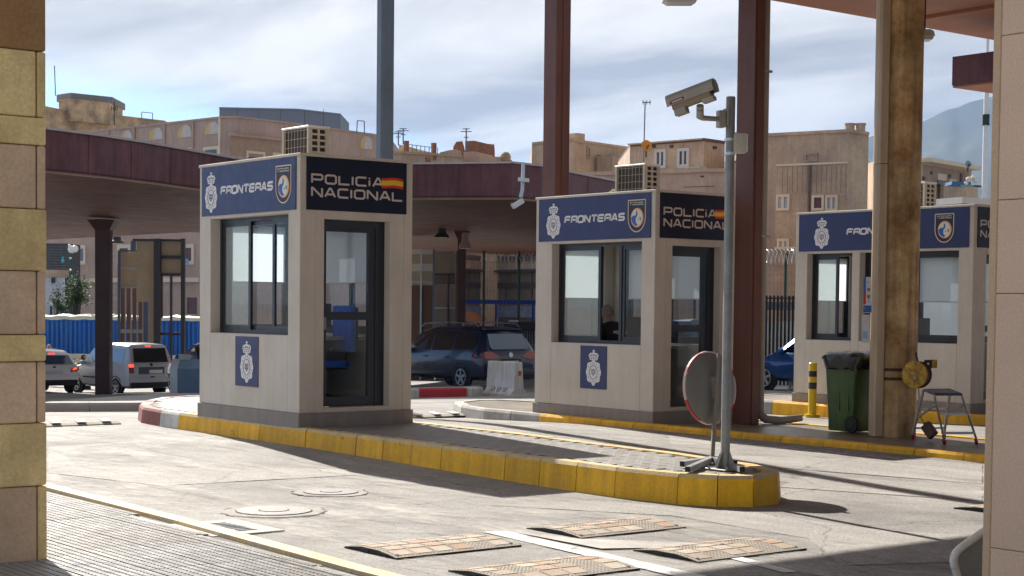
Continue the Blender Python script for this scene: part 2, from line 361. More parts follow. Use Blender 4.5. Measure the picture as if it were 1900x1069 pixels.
# ------------------------------------------------------------------ kerbed islands
def resample(pts, step, closed=True):
    out = []; n = len(pts)
    for i in range(n if closed else n-1):
        a, b = V(pts[i]), V(pts[(i+1) % n]); k = max(1, round((b-a).length/step))
        for j in range(k): out.append(a.lerp(b, j/k))
    if not closed: out.append(V(pts[-1]))
    return out
def inside(p, poly):
    c = False; n = len(poly)
    for i in range(n):
        x0, y0 = poly[i][0], poly[i][1]; x1, y1 = poly[(i+1) % n][0], poly[(i+1) % n][1]
        if (y0 > p[1]) != (y1 > p[1]) and p[0] < (x1-x0)*(p[1]-y0)/(y1-y0)+x0: c = not c
    return c
def pdist(p, poly):
    m = 1e9; p = V(p[:2]); n = len(poly)
    for i in range(n):
        a, b = V(poly[i][:2]), V(poly[(i+1) % n][:2]); d = b-a; t = max(0, min(1, (p-a).dot(d)/max(d.length_squared, 1e-9))); m = min(m, (a+d*t-p).length)
    return m
def island(name, outline, ztop, colour, surf, wid=.14, step=.5, ground=None, batter=.02, label=None):
    pts = resample(outline, step); n = len(pts)
    area = sum(pts[i].x*pts[(i+1) % n].y-pts[(i+1) % n].x*pts[i].y for i in range(n)); sgn = 1 if area > 0 else -1
    nr = []
    for i in range(n):
        t = (pts[(i+1) % n]-pts[i-1]).normalized(); nr.append(V((t.y, -t.x))*sgn)        # outward
    inner = [pts[i]-nr[i]*wid for i in range(n)]
    m = MB(); m.prism([(p.x, p.y) for p in inner], -2.2 if ztop < -.2 else -.3, ztop-.012)
    root = m.build(name, surf, loc=(pts[0].x, pts[0].y, 0), kind='structure')
    for i in range(n):
        a, b, na, nb = pts[i], pts[(i+1) % n], nr[i], nr[(i+1) % n]
        t = (b-a).normalized(); gp = .004; a = a+t*gp; b = b-t*gp
        za = min(g(a.x, a.y), g(b.x, b.y))-.04; dz = random.uniform(-.003, .003); jo = random.uniform(-.004, .004)
        def ring(p, q):
            return [(*(p+q*(batter+jo)), za), (*(p+q*jo), ztop-.03), (*(p-q*.02), ztop+dz), (*(p-q*wid), ztop+dz), (*(p-q*wid), za)]
        side, top = colour((a+b)/2)
        k = MB(); k.loft([ring(a, na), ring(b, nb)]); k.m = [1 if j in (1, 2) else 0 for j in range(5)]+[0, 0]
        k.build('kerb_stone', [side, top], root)
    root['_inner'] = 0
    del root['_inner']
    return root, inner
def col1(p): 
    if p.y > 2.75: return (red_k, red_k) if int((p.y+9.25)/.45+p.x*.6) % 2 == 0 else (white_k, white_k)
    return (yellow_k, yellow_top)
paver_slab = M('paver_joint_bed', (.17, .16, .15), .9)
out1 = [(-.03, 3.3), (-.03, -5.2), (.07, -5.85), (.22, -6.15), (.45, -6.32), (.75, -6.3), (1.02, -6.08), (1.22, -5.65), (1.4, -4.6), (1.62, -2.0), (1.66, 2.0), (1.75, 3.4), (2.2, 5.2), (2.1, 5.9), (1.7, 6.1), (1.3, 5.95), (.8, 5.4), (.3, 4.6), (.04, 3.95)]
isl1, in1 = island('traffic_island', out1, .25, col1, paver_slab, step=.5)
pav_m = M('grey_paver', (.25, .235, .215), .62, .10, 6, .10, .3, 60, rnd=.07, stain=(.17, .155, .14), stain_amt=.5, stain_scale=2)
pm = MB(); pm.box(-.096, .096, -.047, .047, -.02, .008)
psrc = pm.build('paver', pav_m, None, bevel=.004, loc=(0, 0, 0)); psrc.parent = isl1
sites = []
yy = -6.2; r = 0
while yy < 6:
    xx = -.1+(.1 if r % 2 else 0)
    while xx < 2.3:
        if inside((xx, yy), in1) and pdist((xx, yy), in1) > .045 and not (-.02 < xx < 1.5 and -.03 < yy < 2.35): sites.append((xx, yy))
        xx += .2
    yy += .1; r += 1
sites.sort(key=lambda p: (V(p)-CAM.xy).length)
psrc.location = V((*sites[0], .238))-ORG[isl1]
for x, y in sites[1:300]: inst('paver', psrc, isl1, (x, y, .238+random.uniform(-.0005, .0005)), (random.uniform(-.001, .001), random.uniform(-.001, .001), 0))
rest = MB()
for x, y in sites[300:]: rest.box(x-.096, x+.096, y-.047, y+.047, .23, .246)
if rest.v: rest.build('pavers', pav_m, isl1, kind='stuff')

faded_k = M('faded_white_kerb', (.40, .385, .36), .8, .12, 4, .08, .3, 50, rnd=.08, streak=.2, stain=(.25, .22, .19), stain_amt=.5, stain_scale=3)
def col2(p):
    if p.y > 1.75: return (red_k, red_k) if 1.75 < p.y < 2.25 else (faded_k, faded_k)
    return (yellow_k, yellow_k)
wet = M('damp_tiled_concrete', (.19, .17, .15), .35, .2, 2, .1, .25, 40, spec=.5, stain=(.30, .22, .10), stain_amt=.6, stain_scale=1.2)
out2 = [(4.95, 3.2), (4.95, -8.2), (5.3, -8.7), (6.5, -8.7), (6.85, -8.2), (6.85, 4.4), (6.6, 5.0), (6.2, 5.1), (5.6, 4.8), (5.15, 4.0)]
isl2, in2 = island('traffic_island', out2, .12, col2, wet, step=.62, batter=.01)
out3 = [(10.15, 2.45), (10.15, -6), (10.4, -6.4), (11.9, -6.4), (12.1, -6), (12.1, 3.4), (11.8, 3.9), (10.6, 3.9), (10.2, 3.2)]
isl3, in3 = island('traffic_island', out3, .13, lambda p: (yellow_k, yellow_k) if p.y < 2.42 else (conc_k, conc_k), wet, step=.9)
# far kerbed strip that carries the low canopy column and the blue kiosk
z4 = -.25
A4 = [ong(60, 764), ong(266, 763), ong(375, 753), ong(470, 742)]
line4 = [(p.x, p.y) for p in A4]
off4 = [(p.x+10, p.y+13) for p in A4][::-1]
def strip_island(name, front, back, h, colour, surf):
    m = MB()
    n = len(front); vs = [(x, y, g(x, y)+h) for x, y in front]+[(x, y, g(x, y)+h) for x, y in back]
    m.add(vs+[(x, y, z-.8) for x, y, z in vs], [tuple(range(2*n))]+[(i, (i+1) % (2*n), 2*n+(i+1) % (2*n), 2*n+i) for i in range(2*n)])
    if name == 'far_pavement':
        m = MB(); K = 14; bk_ = back[::-1]; vs = []
        for i in range(n):
            for k in range(K+1): x = front[i][0]+(bk_[i][0]-front[i][0])*k/K; y = front[i][1]+(bk_[i][1]-front[i][1])*k/K; vs.append((x, y, g(x, y)+h))
        W_ = K+1; m.add(vs+[(x, y, z-.5) for x, y, z in vs], [(i*W_+k, (i+1)*W_+k, (i+1)*W_+k+1, i*W_+k+1) for i in range(n-1) for k in range(K)]+[(n*W_+i*W_+k, n*W_+i*W_+k+1, n*W_+(i+1)*W_+k+1, n*W_+(i+1)*W_+k) for i in range(n-1) for k in range(K)]
              +[(i*W_+k, n*W_+i*W_+k, n*W_+i*W_+k+1, i*W_+k+1) for i in (0, n-1) for k in range(K)]+[(i*W_+k, n*W_+i*W_+k, n*W_+(i+1)*W_+k, (i+1)*W_+k) for i in range(n-1) for k in (0, K)])
    root = m.build(name, surf, kind='structure')
    pts = resample(front, .9, False)
    for a, b in zip(pts, pts[1:]):
        t = (b-a).normalized(); q = V((t.y, -t.x)); a = a+t*.006; b = b-t*.006
        def ring(p):
            z = g(p.x, p.y); return [(*(p+q*.12), z-.1), (*(p+q*.12), z+h-.02), (*(p+q*.1), z+h+.01), (*(p-q*.05), z+h+.01), (*(p-q*.05), z-.1)]
        c = colour((a+b)/2, len(root.children)); k = MB(); k.loft([ring(a), ring(b)]); k.build('kerb_stone', c, root)
    return root
pave_m = M('grey_pavement', (.28, .26, .24), .8, .12, 1.5, .08, .2, 40)
strip_island('far_pavement', line4, off4, .13, lambda p, i: conc_k, pave_m)
# red and white kerb behind booths
p5 = [ong(700, 741), ong(770, 738), ong(860, 736), ong(887, 734)]
f5 = [(p.x, p.y) for p in p5]
strip_island('median_strip', f5, [(x+1.6, y+1.6) for x, y in f5][::-1], .17, lambda p, i: (red_k2, white_k)[i % 2], pave_m) if 0 else None
red_k2 = M('bright_red_kerb_paint', (.42, .03, .04), .6, .1, 3)
strip_island('median_strip', f5, [(x+1.4, y+1.8) for x, y in f5][::-1], .19, lambda p, i: (red_k2, white_k)[i % 2], pave_m)

# ------------------------------------------------------------------ near pavement, lower left
tile_m = M('grooved_paving_tile', (.34, .335, .325), .36, .10, 3, .08, .25, 60, rnd=.08, spec=.5, stain=(.24, .21, .18), stain_amt=.6, stain_scale=1.2)
m = MB(); m.prism([(-14, -20), (-3.98, -20), (-3.96, -7.3), (-3.86, -4.8), (-3.78, -1.9), (-3.6, 2), (-3.2, 7), (-14, 12)], -.3, .006)
pav = m.build('near_pavement', M('dark_groove', (.15, .14, .13), .9), loc=(-4, -7, 0), kind='structure')
kl = [(-4.05, -10.5), (-3.99, -7.3), (-3.86, -4.8), (-3.78, -1.9), (-3.6, 2)]
kcol = M('cream_yellow_kerb', (.62, .46, .22), .7, .12, 5, .12, .3, 60, rnd=.06, stain=(.5, .45, .38), stain_amt=.8, stain_scale=4)
pts = resample(kl, .8, False)
for a, b in zip(pts, pts[1:]):
    t = (b-a).normalized(); q = V((t.y, -t.x)); a = a+t*.004; b = b-t*.004
    ring = lambda p: [(*(p+q*.15), -.05), (*(p+q*.15), .022), (*(p+q*.135), .034), (*p, .036), (*p, -.05)]
    k = MB(); k.loft([ring(a), ring(b)]); k.build('kerb_stone', kcol, pav)
# tile of 0.4 m with rows of raised bars
tm = MB(); tm.box(-.198, .198, -.198, .198, 0, .012)
for i in range(7):
    for j in range(9):
        off = .0
        x0 = -.194+i*.0560+off; y0 = -.196+j*.0440
        if x0+.043 < .2: tm.box(x0, x0+.043, y0+.003, y0+.036, .012, .0185)
tsrc = tm.build('paving_tile', tile_m, None, loc=(0, 0, 0)); tsrc.parent = pav
first = True; cells = []
for i in range(40):
    for j in range(60):
        x = -4.35-.4*i; y = -10+.4*j
        lim = -4.0 if y < -6 else (-3.9 if y < -3 else -3.8)
        P = V((x, y, 0))-CAM; D = P.dot(CF)
        if D < 5: continue
        px = 950+F_PX*P.dot(CX)/D; py = 534.5+SHIFT-F_PX*P.dot(CU)/D
        if -60 < px < 760 and 700 < py < 1110: cells.append((x, y))
for j in range(60):                                         # the cut tiles next to the kerb
    pass
cells.sort(key=lambda p: (V(p)-CAM.xy).length)
for x, y in cells[:300]:
    if first: tsrc.location = V((x, y, .006))-ORG[pav]; first = False
    else: inst('paving_tile', tsrc, pav, (x, y, .006+random.uniform(0, .002)))
edge = MB()
for j in range(60):
    y = -10+.4*j; x1 = -4.15; xe = -4.04 if y < -7 else (-4.0 if y < -5.5 else (-3.93 if y < -4 else (-3.87 if y < -2 else -3.78)))
    if xe-x1 > .03:
        edge.box(x1+.004, xe, y-.198, y+.198, .006, .018)
        for k in range(9):
            xx = x1+.012
            while xx+.043 < xe-.004: edge.box(xx, xx+.043, y-.193+k*.044, y-.160+k*.044, .018, .0245); xx += .0545
edge.build('edge_tiles', tile_m, pav, kind='stuff')

# ------------------------------------------------------------------ lettering and emblems
class Plane:
    def __init__(s, o, right, nrm): s.o = V(o); s.r = V(right).normalized(); s.n = V(nrm).normalized()
    def p(s, u, z, d=0): return s.o+s.r*u+V((0, 0, z))+s.n*d
    def flat(s, mb, poly, d0, d1): mb.ex([s.p(u, z, d0) for u, z in poly], s.n*(d1-d0))
    def ribbon(s, mb, pts, w, d0, d1, closed=False):
        P = [V(p) for p in pts]; n = len(P); L = []; R = []
        for i in range(n):
            a = P[i-1] if (i > 0 or closed) else None; b = P[(i+1) % n] if (i < n-1 or closed) else None
            t1 = (P[i]-a).normalized() if a is not None else None; t2 = (b-P[i]).normalized() if b is not None else None
            if t1 is None: t1 = t2
            if t2 is None: t2 = t1
            n1 = V((-t1.y, t1.x)); n2 = V((-t2.y, t2.x)); mt = n1+n2
            if mt.length < .2: mt = n1
            mt.normalize(); k = min(1/max(.35, mt.dot(n1)), 2.2)
            L.append(P[i]+mt*w/2*k); R.append(P[i]-mt*w/2*k)
        for i in range(n if closed else n-1):
            j = (i+1) % n; s.flat(mb, [L[i], L[j], R[j], R[i]], d0, d1)
    def disc(s, mb, u, z, a, b, d0, d1, n=20): s.flat(mb, [(u+a*math.cos(q*2*math.pi/n), z+b*math.sin(q*2*math.pi/n)) for q in range(n)], d0, d1)
c_ = .16
GL = {'P': [[(0,0),(0,1),(.85,1),(1,.86),(1,.54),(.85,.4),(0,.4)]], 'O': [[(c_,0),(1-c_,0),(1,c_),(1,1-c_),(1-c_,1),(c_,1),(0,1-c_),(0,c_),'c']],
 'L': [[(0,1),(0,0),(1,0)]], 'C': [[(1,1),(c_,1),(0,1-c_),(0,c_),(c_,0),(1,0)]], 'i': [[(0,0),(0,.72)],[(0,.88),(0,1.02)]], 'I': [[(0,0),(0,1)]],
 'A': [[(0,0),(.42,1),(.58,1),(1,0)],[(.2,.3),(.8,.3)]], 'N': [[(0,0),(0,1),(.08,1),(.92,0),(1,0),(1,1)]],
 'F': [[(1,1),(c_,1),(0,1-c_),(0,0)],[(0,.5),(.9,.5)]], 'R': [[(0,0),(0,1-c_),(c_,1),(.85,1),(1,.86),(1,.6),(.88,.45),(0,.45)],[(.8,.45),(1,.3),(1,0)]],
 'T': [[(0,1),(1,1)],[(.5,1),(.5,0)]], 'E': [[(1,1),(c_,1),(0,1-c_),(0,c_),(c_,0),(1,0)],[(0,.5),(.95,.5)]],
 'S': [[(1,1),(c_,1),(0,1-c_),(0,.62),(.14,.5),(.86,.5),(1,.38),(1,c_),(1-c_,0),(0,0)]],
 'X': [[(0,0),(1,1)],[(0,1),(1,0)]], 'J': [[(1,1),(1,c_),(1-c_,0),(0,0)]], 'Y': [[(0,1),(.5,.5),(1,1)],[(.5,.5),(.5,0)]],
 'U': [[(0,1),(0,c_),(c_,0),(1-c_,0),(1,c_),(1,1)]], 'K': [[(0,0),(0,1)],[(1,1),(0,.5),(1,0)]], 'M': [[(0,0),(0,1),(.5,.4),(1,1),(1,0)]]}
def word(pl, mb, text, u0, u1, z0, h, w, d0, d1, slant=0, gap=.32):
    wid = {'i': .05, 'I': .05, ' ': .5, 'N': 1.0, 'M': 1.15}
    ws = [wid.get(ch, 1.) for ch in text]; tot = sum(ws)+gap*(len(text)-1); k = (u1-u0-w)/tot; u = u0+w/2
    for ch, cw in zip(text, ws):
        for st in GL.get(ch, []):
            cl = st[-1] == 'c'; pts = [q for q in st if q != 'c']
            pl.ribbon(mb, [(u+x*cw*k+slant*y*h, z0+w/2+y*(h-w)) for x, y in pts], w, d0, d1, cl)
        u += (cw+gap)*k
gold_m = M('cream_gold_print', (.75, .58, .40), .5, .04, 5, 0, 0)
or_m = M('orange_print', (.70, .30, .10), .5, .1, 12, 0, 0)
blue_p = M('royal_blue_print', (.03, .12, .45), .5, .05, 5, 0, 0)
cream_p = M('cream_print', (.72, .70, .55), .5, .05, 5, 0, 0)
dark_p = M('dark_print', (.02, .022, .04), .5, .05, 5, 0, 0)
flag_r = M('flag_red', (.62, .03, .03), .5, .03, 5, 0, 0); flag_y = M('flag_yellow', (.80, .52, .02), .5, .03, 5, 0, 0)
def crest(pl, u, z, h, parent, base_d):
    """crown over a rayed badge, h = full height, centred on (u, z)"""
    a = MB(); b = MB(); d1, d2, d3 = base_d+.003, base_d+.006, base_d+.009; s = h
    f = lambda x, y: (u+x*s*1.85, z+y*s)
    # badge body: lobed oval
    poly = []
    for i in range(48):
        q = i*2*math.pi/48; r = 1+.07*math.cos(8*q)+(.10 if abs(math.sin(q)+1) < .02 else 0)
        poly.append(f(.165*r*math.cos(q)*(1+.10*abs(math.sin(2*q))), -.15+.335*r*math.sin(q)*(1+.02*abs(math.sin(2*q)))))
    pl.flat(a, poly, base_d, d1)
    # crown
    pl.flat(a, [f(-.085, .20), f(.085, .20), f(.10, .265), f(.118, .34), f(.085, .40), f(.03, .415), f(0, .43), f(-.03, .415), f(-.085, .40), f(-.118, .34), f(-.10, .265)], base_d, d1)
    pl.flat(a, [f(-.012, .42), f(.012, .42), f(.012, .50), f(-.012, .50)], base_d, d1); pl.flat(a, [f(-.032, .452), f(.032, .452), f(.032, .474), f(-.032, .474)], base_d, d1-.0005)
    for x in (-.075, -.037, 0, .037, .075): pl.disc(b, u+x*1.85*s, z+.335*s+(.012-abs(x)*.2)*s, .018*s, .022*s, d1, d2, 8)
    pl.ribbon(b, [f(-.09, .285), f(.09, .285)], .010*s, d1, d2); 
    for x in (-.05, 0, .05): pl.flat(b, [f(x-.008, .225), f(x+.008, .225), f(x+.008, .255), f(x-.008, .255)], d1, d2)
    # oval ring and inner lobes
    pl.ribbon(b, [f(.092*math.cos(i*math.pi/12), -.15+.198*math.sin(i*math.pi/12)) for i in range(24)], .014*s, d1, d2, True)
    for i in range(16):
        q = (i+.5)*math.pi/8
        if i % 2 == 0 or 1: pl.ribbon(b, [f(.118*math.cos(q), -.15+.24*math.sin(q)), f(.148*math.cos(q), -.15+.30*math.sin(q))], .009*s, d1, d2)
    pl.ribbon(b, [f(-.045, -.06), f(.045, -.06), f(.045, -.18), f(0, -.25), f(-.045, -.18)], .008*s, d1, d2, True)
    pl.ribbon(b, [f(0, -.06), f(0, -.25)], .007*s, d1, d2); pl.ribbon(b, [f(-.045, -.14), f(.045, -.14)], .007*s, d1, d2)
    for i in range(4):
        x, y = ((-.02, -.1), (.022, -.1), (-.02, -.175), (.022, -.175))[i]; pl.disc(b, u+x*1.85*s, z+y*s, .02*s, .018*s, d1, d2-.0005, 7)
    a.build('crest', white_vinyl, parent); b.build('crest_detail', navy, parent)
def badge(pl, u, z, w, h, parent, base_d):
    def sh(k):
        pts = [(-.5, .5), (.5, .5), (.5, -.05)]+[(.5*math.cos(q), -.05-.45*math.sin(q)) for q in [i*math.pi/12 for i in range(1, 12)]]+[(-.5, -.05)]
        return [(u+x*(w-k), z+y*(h-k)) for x, y in pts]
    a = MB(); pl.flat(a, sh(0), base_d, base_d+.003); a.build('badge_border', gold_m, parent)
    a = MB(); pl.flat(a, sh(.028), base_d+.003, base_d+.005); a.build('badge_field', dark_p, parent)
    a = MB(); pl.disc(a, u+.012, z-.055*h, .36*w, .30*h, base_d+.005, base_d+.007, 24); a.build('badge_ring', or_m, parent)
    a = MB(); pl.disc(a, u+.012, z-.055*h, .33*w, .275*h, base_d+.007, base_d+.008, 24); a.build('badge_ring', gold_m, parent)
    a = MB(); pl.disc(a, u+.004, z-.07*h, .30*w, .25*h, base_d+.008, base_d+.010, 24); a.build('badge_globe', cream_p, parent)
    a = MB()
    for poly in ([(-.29, -.06), (-.16, .02), (-.05, .0), (.0, .08), (.02, .14), (.08, .10), (.05, .0), (-.02, -.06), (-.04, -.14), (.0, -.22), (.1, -.28), (-.02, -.31), (-.16, -.25), (-.25, -.16)],
                 [(-.03, .13), (.04, .17), (.02, .10)], [(.06, -.11), (.14, -.1), (.12, -.14)], [(.18, -.04), (.27, -.06), (.24, -.16), (.2, -.1)]):
        pl.flat(a, [(u+x*w, z+y*h) for x, y in poly], base_d+.010, base_d+.012)
    a.build('badge_continents', blue_p, parent)
    a = MB(); word(pl, a, 'EXTRANJERIA', u-.38*w, u+.38*w, z+.39*h, .017, .0035, base_d+.005, base_d+.007); word(pl, a, 'Y FRONTERAS', u-.38*w, u+.38*w, z+.325*h, .017, .0035, base_d+.005, base_d+.007)
    a.build('badge_lettering', white_vinyl, parent)
# ------------------------------------------------------------------ booths
def wall_with_openings(mb, axis, c0, c1, s0, s1, z0, z1, ops):
    """wall slab between c0..c1 on one axis, running s0..s1, with rectangular openings (a,b,za,zb)"""
    def bx(a, b, za, zb):
        if b-a < 1e-4 or zb-za < 1e-4: return
        if axis == 'x': mb.box(c0, c1, a, b, za, zb)
        else: mb.box(a, b, c0, c1, za, zb)
    ops = sorted(ops); s = s0
    for a, b, za, zb in ops:
        bx(s, a, z0, z1); bx(a, b, z0, za); bx(a, b, zb, z1); s = b
    bx(s, s1, z0, z1)
def window(root, pl, u0, u1, z0, z1, d, leaves, film=None, depth=.07):
    """sliding window; leaves: list of (u0,u1,offset, glass material or None)"""
    fr = MB(); w = .045
    for a in ((u0, u1, z0, z0+w), (u0, u1, z1-w, z1)): pl.flat(fr, [(a[0], a[2]), (a[1], a[2]), (a[1], a[3]), (a[0], a[3])], d, d+depth)
    for a in ((u0, u0+w), (u1-w, u1)): pl.flat(fr, [(a[0], z0+w), (a[1], z0+w), (a[1], z1-w), (a[0], z1-w)], d, d+depth)
    win = fr.build('window', frame_m, root)
    for a, b, off, gm in leaves:
        m = MB(); v = .05
        for q in ((a, b, z0+w, z0+w+v), (a, b, z1-w-v, z1-w)): pl.flat(m, [(q[0], q[2]), (q[1], q[2]), (q[1], q[3]), (q[0], q[3])], d+off, d+off+.028)
        for q in ((a, a+v), (b-v, b)): pl.flat(m, [(q[0], z0+w+v), (q[1], z0+w+v), (q[1], z1-w-v), (q[0], z1-w-v)], d+off, d+off+.028)
        m.build('sash', frame_m, win)
        if gm is not None:
            m = MB(); pl.flat(m, [(a+v, z0+w+v), (b-v, z0+w+v), (b-v, z1-w-v), (a+v, z1-w-v)], d+off+.011, d+off+.017); m.build('pane', gm, win)
    return win
film_g = glass('film_glass', (.86, .90, .89), .0, .28, (.58, .63, .62))
def make_booth(X0, Y0, k, a, w, fl, label, third=False):
    root = thing('border_booth', label, 'border booth', (X0+w/2, Y0+a/2, k), 'police border booths on the islands')
    H = 2.95; T = .2; zt = k+H; X1 = X0+w; Y1 = Y0+a
    m = MB()
    wz0, wz1 = k+.985, k+2.325
    if not third: ops = [(Y0+.25, Y0+2.05, wz0, wz1)]
    else: ops = [(Y0+.25, Y0+2.05, wz0, wz1), (Y0+2.20, Y0+3.10, wz0, wz1)]
    wall_with_openings(m, 'x', X0, X0+T, Y0, Y1, k+.14, zt-.012, ops)                                           # window side
    wall_with_openings(m, 'x', X1-T*.6, X1, Y0, Y1, k+.14, zt-.012, [(Y0+.3, Y0+.3+min(a-.6, 1.75), wz0, wz1)])    # far side
    wall_with_openings(m, 'y', Y0, Y0+T, X0+T, X1-T*.6, k+.14, zt-.012, [(X0+.31, X0+1.18, k+.19, k+2.27)])     # door side
    wall_with_openings(m, 'y', Y1-T*.6, Y1, X0+T, X1-T*.6, k+.14, zt-.012, [(X0+.3, X1-.3, wz0, wz1)])          # back
    m.build('wall', render_wall, root, bevel=.006)
    m = MB(); e = .018
    for b in ((X0-e, X0+T, Y0-e, Y1+e), (X1-T*.6, X1+e, Y0-e, Y1+e), (X0+T, X1-T*.6, Y0-e, Y0+T), (X0+T, X1-T*.6, Y1-T*.6, Y1+e)): m.box(*b, k-.05, k+.14)
    m.build('plinth', plinth_m, root, bevel=.005)
    m = MB(); m.box(X0-.012, X1+.012, Y0-.012, Y1+.012, zt-.012, zt+.022); m.build('roof', render_wall, root, bevel=.006)
    m = MB(); m.box(X0+T, X1-T*.6, Y0+T, Y1-T*.6, k-.02, k+.16); m.build('floor', floor_m, root)
    m = MB(); m.box(X0+T, X1-T*.6, Y0+T, Y1-T*.6, zt-.32, zt-.3); m.build('ceiling', inner_m, root)
    PX = Plane((X0, 0, 0), (0, -1, 0), (-1, 0, 0))      # u = -Y
    PYf = Plane((0, Y0, 0), (1, 0, 0), (0, -1, 0))      # u = X
    PXb = Plane((X1, 0, 0), (0, 1, 0), (1, 0, 0)); PYb = Plane((0, Y1, 0), (-1, 0, 0), (0, 1, 0))
    # windows
    ua, ub = -(Y0+2.05), -(Y0+.25)
    if fl == 1:  lv = [(ua+.05, ua+.72, .035, film_g), (ua+.62, ua+1.22, .003, glass_m), (ua+1.22, ub-.045, .035, glass_m)]
    elif fl == 2: lv = [(ua+.05, ua+.86, .035, film_g), (ua+1.27, ub-.045, .02, glass_m)]
    else: lv = [(ua+.05, ua+.95, .035, glass_m), (ua+.85, ub-.045, .003, glass_m)]
    window(root, PX, ua, ub, wz0, wz1, -T, lv)
    if fl == 2:
        m = MB(); PX.flat(m, [(ua+1.22, wz0+.045), (ua+1.27, wz0+.045), (ua+1.27, wz1-.045), (ua+1.22, wz1-.045)], -T, -T+.06); m.build('mullion', frame_m, root)
    if third: window(root, PX, -(Y0+3.10), -(Y0+2.20), wz0, wz1, -T, [(-(Y0+3.05), -(Y0+2.58), .035, film_g)])
    l = min(a-.6, 1.75); window(root, PXb, Y0+.3, Y0+.3+l, wz0, wz1, -.09, [(Y0+.34, Y0+.3+l/2+.03, .0, glass_m), (Y0+.3+l/2-.02, Y0+.26+l, .03, glass_m)])
    window(root, PYb, -(X1-.3), -(X0+.3), wz0, wz1, -.09, [(-(X1-.34), -(X0+.34), .01, glass_m)])
    for (pl, u0, u1) in ((PXb, Y0+.38, Y0+.3+l-.08), (PYb, -(X1-.38), -(X0+.38))):
        m = MB(); m.add([pl.p(u0, k+1.60, -.122), pl.p(u1, k+1.60, -.122), pl.p(u1, wz1-.05, -.122), pl.p(u0, wz1-.05, -.122)], [(0, 1, 2, 3)]); bl = m.build('blind', blind_m, root)
        m = MB(); pl.flat(m, [(u0, k+1.585), (u1, k+1.585), (u1, k+1.60), (u0, k+1.60)], -.127, -.117); m.build('bottom_rail', white_vinyl, bl)
    # door
    df = MB(); dz0, dz1 = k+.19, k+2.27; a0, a1 = X0+.31, X0+1.12
    PYf.flat(df, [(a0, dz0), (a0+.05, dz0), (a0+.05, dz1), (a0, dz1)], -.19, -.12); PYf.flat(df, [(a1-.06, dz0), (a1, dz0), (a1, dz1), (a1-.06, dz1)], -.19, -.12)
    PYf.flat(df, [(a0+.05, dz1-.07), (a1-.06, dz1-.07), (a1-.06, dz1), (a0+.05, dz1)], -.19, -.12)
    df.box(a1, X0+1.18, Y0+.12, Y0+.19, dz0, dz1)
    door = df.build('door', frame_m, root)
    m = MB(); b0, b1, c0, c1 = a0+.05, a1-.06, dz0+.01, dz1-.07
    for q in ((b0, b1, c0, c0+.10), (b0, b1, k+1.16, k+1.25), (b0, b1, c1-.06, c1)): m.box(q[0], q[1], Y0+.13, Y0+.175, q[2], q[3])
    for q in ((b0, b0+.055), (b1-.09, b1)):
        for zz in ((c0+.10, k+1.16), (k+1.25, c1-.06)): m.box(q[0], q[1], Y0+.13, Y0+.175, *zz)
    m.build('door_leaf', frame_m, door)
    for zz in ((c0+.10, k+1.16), (k+1.25, c1-.06)):
        m = MB(); m.box(b0+.055, b1-.09, Y0+.148, Y0+.154, *zz); m.build('pane', glass_m, door)
    m = MB(); m.box(b0+.012, b0+.04, Y0+.10, Y0+.13, k+1.05, k+1.19); m.build('handle', galv, door)
    # boards
    m = MB(); bz0, bz1 = k+2.36, k+2.935
    PX.flat(m, [(-(Y1-.07), bz0), (-(Y0+.075), bz0), (-(Y0+.075), bz1), (-(Y1-.07), bz1)], 0, .012)
    s1 = m.build('sign_board', navy, root, bevel=.002)
    m = MB(); PYf.flat(m, [(X0+.075, bz0), (X0+1.39, bz0), (X0+1.39, bz1), (X0+.075, bz1)], 0, .012)
    s2 = m.build('sign_board', navy_dark, root, bevel=.002)
    m = MB()
    if not third: cu, t0, t1, bu = -(Y0+2.01), -(Y0+1.78), -(Y0+.565), -(Y0+.335)
    else: cu, t0, t1, bu = -(Y0+2.80), -(Y0+2.31), -(Y0+1.12), -(Y0+.50)
    word(PX, m, 'FRONTERAS', t0, t1, k+2.59, .105, .026, .012, .016, .12, .30); m.build('lettering', white_vinyl, s1)
    crest(PX, cu, k+2.645, .46, s1, .012); badge(PX, bu, k+2.645, .335, .42, s1, .012)
    m = MB(); word(PYf, m, 'POLICiA', X0+.13, X0+1.075, k+2.645, .11, .021, .012, .016); word(PYf, m, 'NACIONAL', X0+.13, X0+1.335, k+2.50, .11, .021, .012, .016)
    m.build('lettering', M('pale_lettering', (.62, .54, .50), .5, .04), s2)
    wv = lambda x: .006*math.sin(x*22)
    for z0, z1, mt in ((.0, .03, flag_r), (.03, .085, flag_y), (.085, .115, flag_r)):
        m = MB(); n = 8; us = [X0+1.045+.29*i/n for i in range(n+1)]
        PYf.flat(m, [(q-(.02 if 0 else 0), k+2.645+z0+wv(q)) for q in us]+[(q, k+2.645+z1+wv(q)) for q in us[::-1]], .017, .019); m.build('flag_stripe', mt, s2)
    if not third:
        m = MB(); e0, e1 = -(Y0+1.42), -(Y0+.89); PX.flat(m, [(e0, k+.385), (e1, k+.385), (e1, k+.955), (e0, k+.955)], 0, .010)
        s3 = m.build('emblem_board', navy, root, bevel=.002); crest(PX, (e0+e1)/2+.01, k+.675, .46, s3, .010)
    # inside: desk and back panel
    m = MB(); m.box(X1-.75, X1-.13, Y0+.75, Y1-.13, k+.92, k+.96); m.box(X1-.72, X1-.68, Y0+1.0, Y1-.2, k+.16, k+.92); m.build('desk', M('desk_grey', (.30, .30, .31), .5), root)
    return root
booth1 = make_booth(0, 0, .26, 2.32, 1.48, 1, 'nearest police booth, its glass door closed in front of an empty blue chair')
booth2 = make_booth(5.10, -.17, .12, 2.40, 1.47, 2, 'middle police booth, with an officer sitting at its open window')
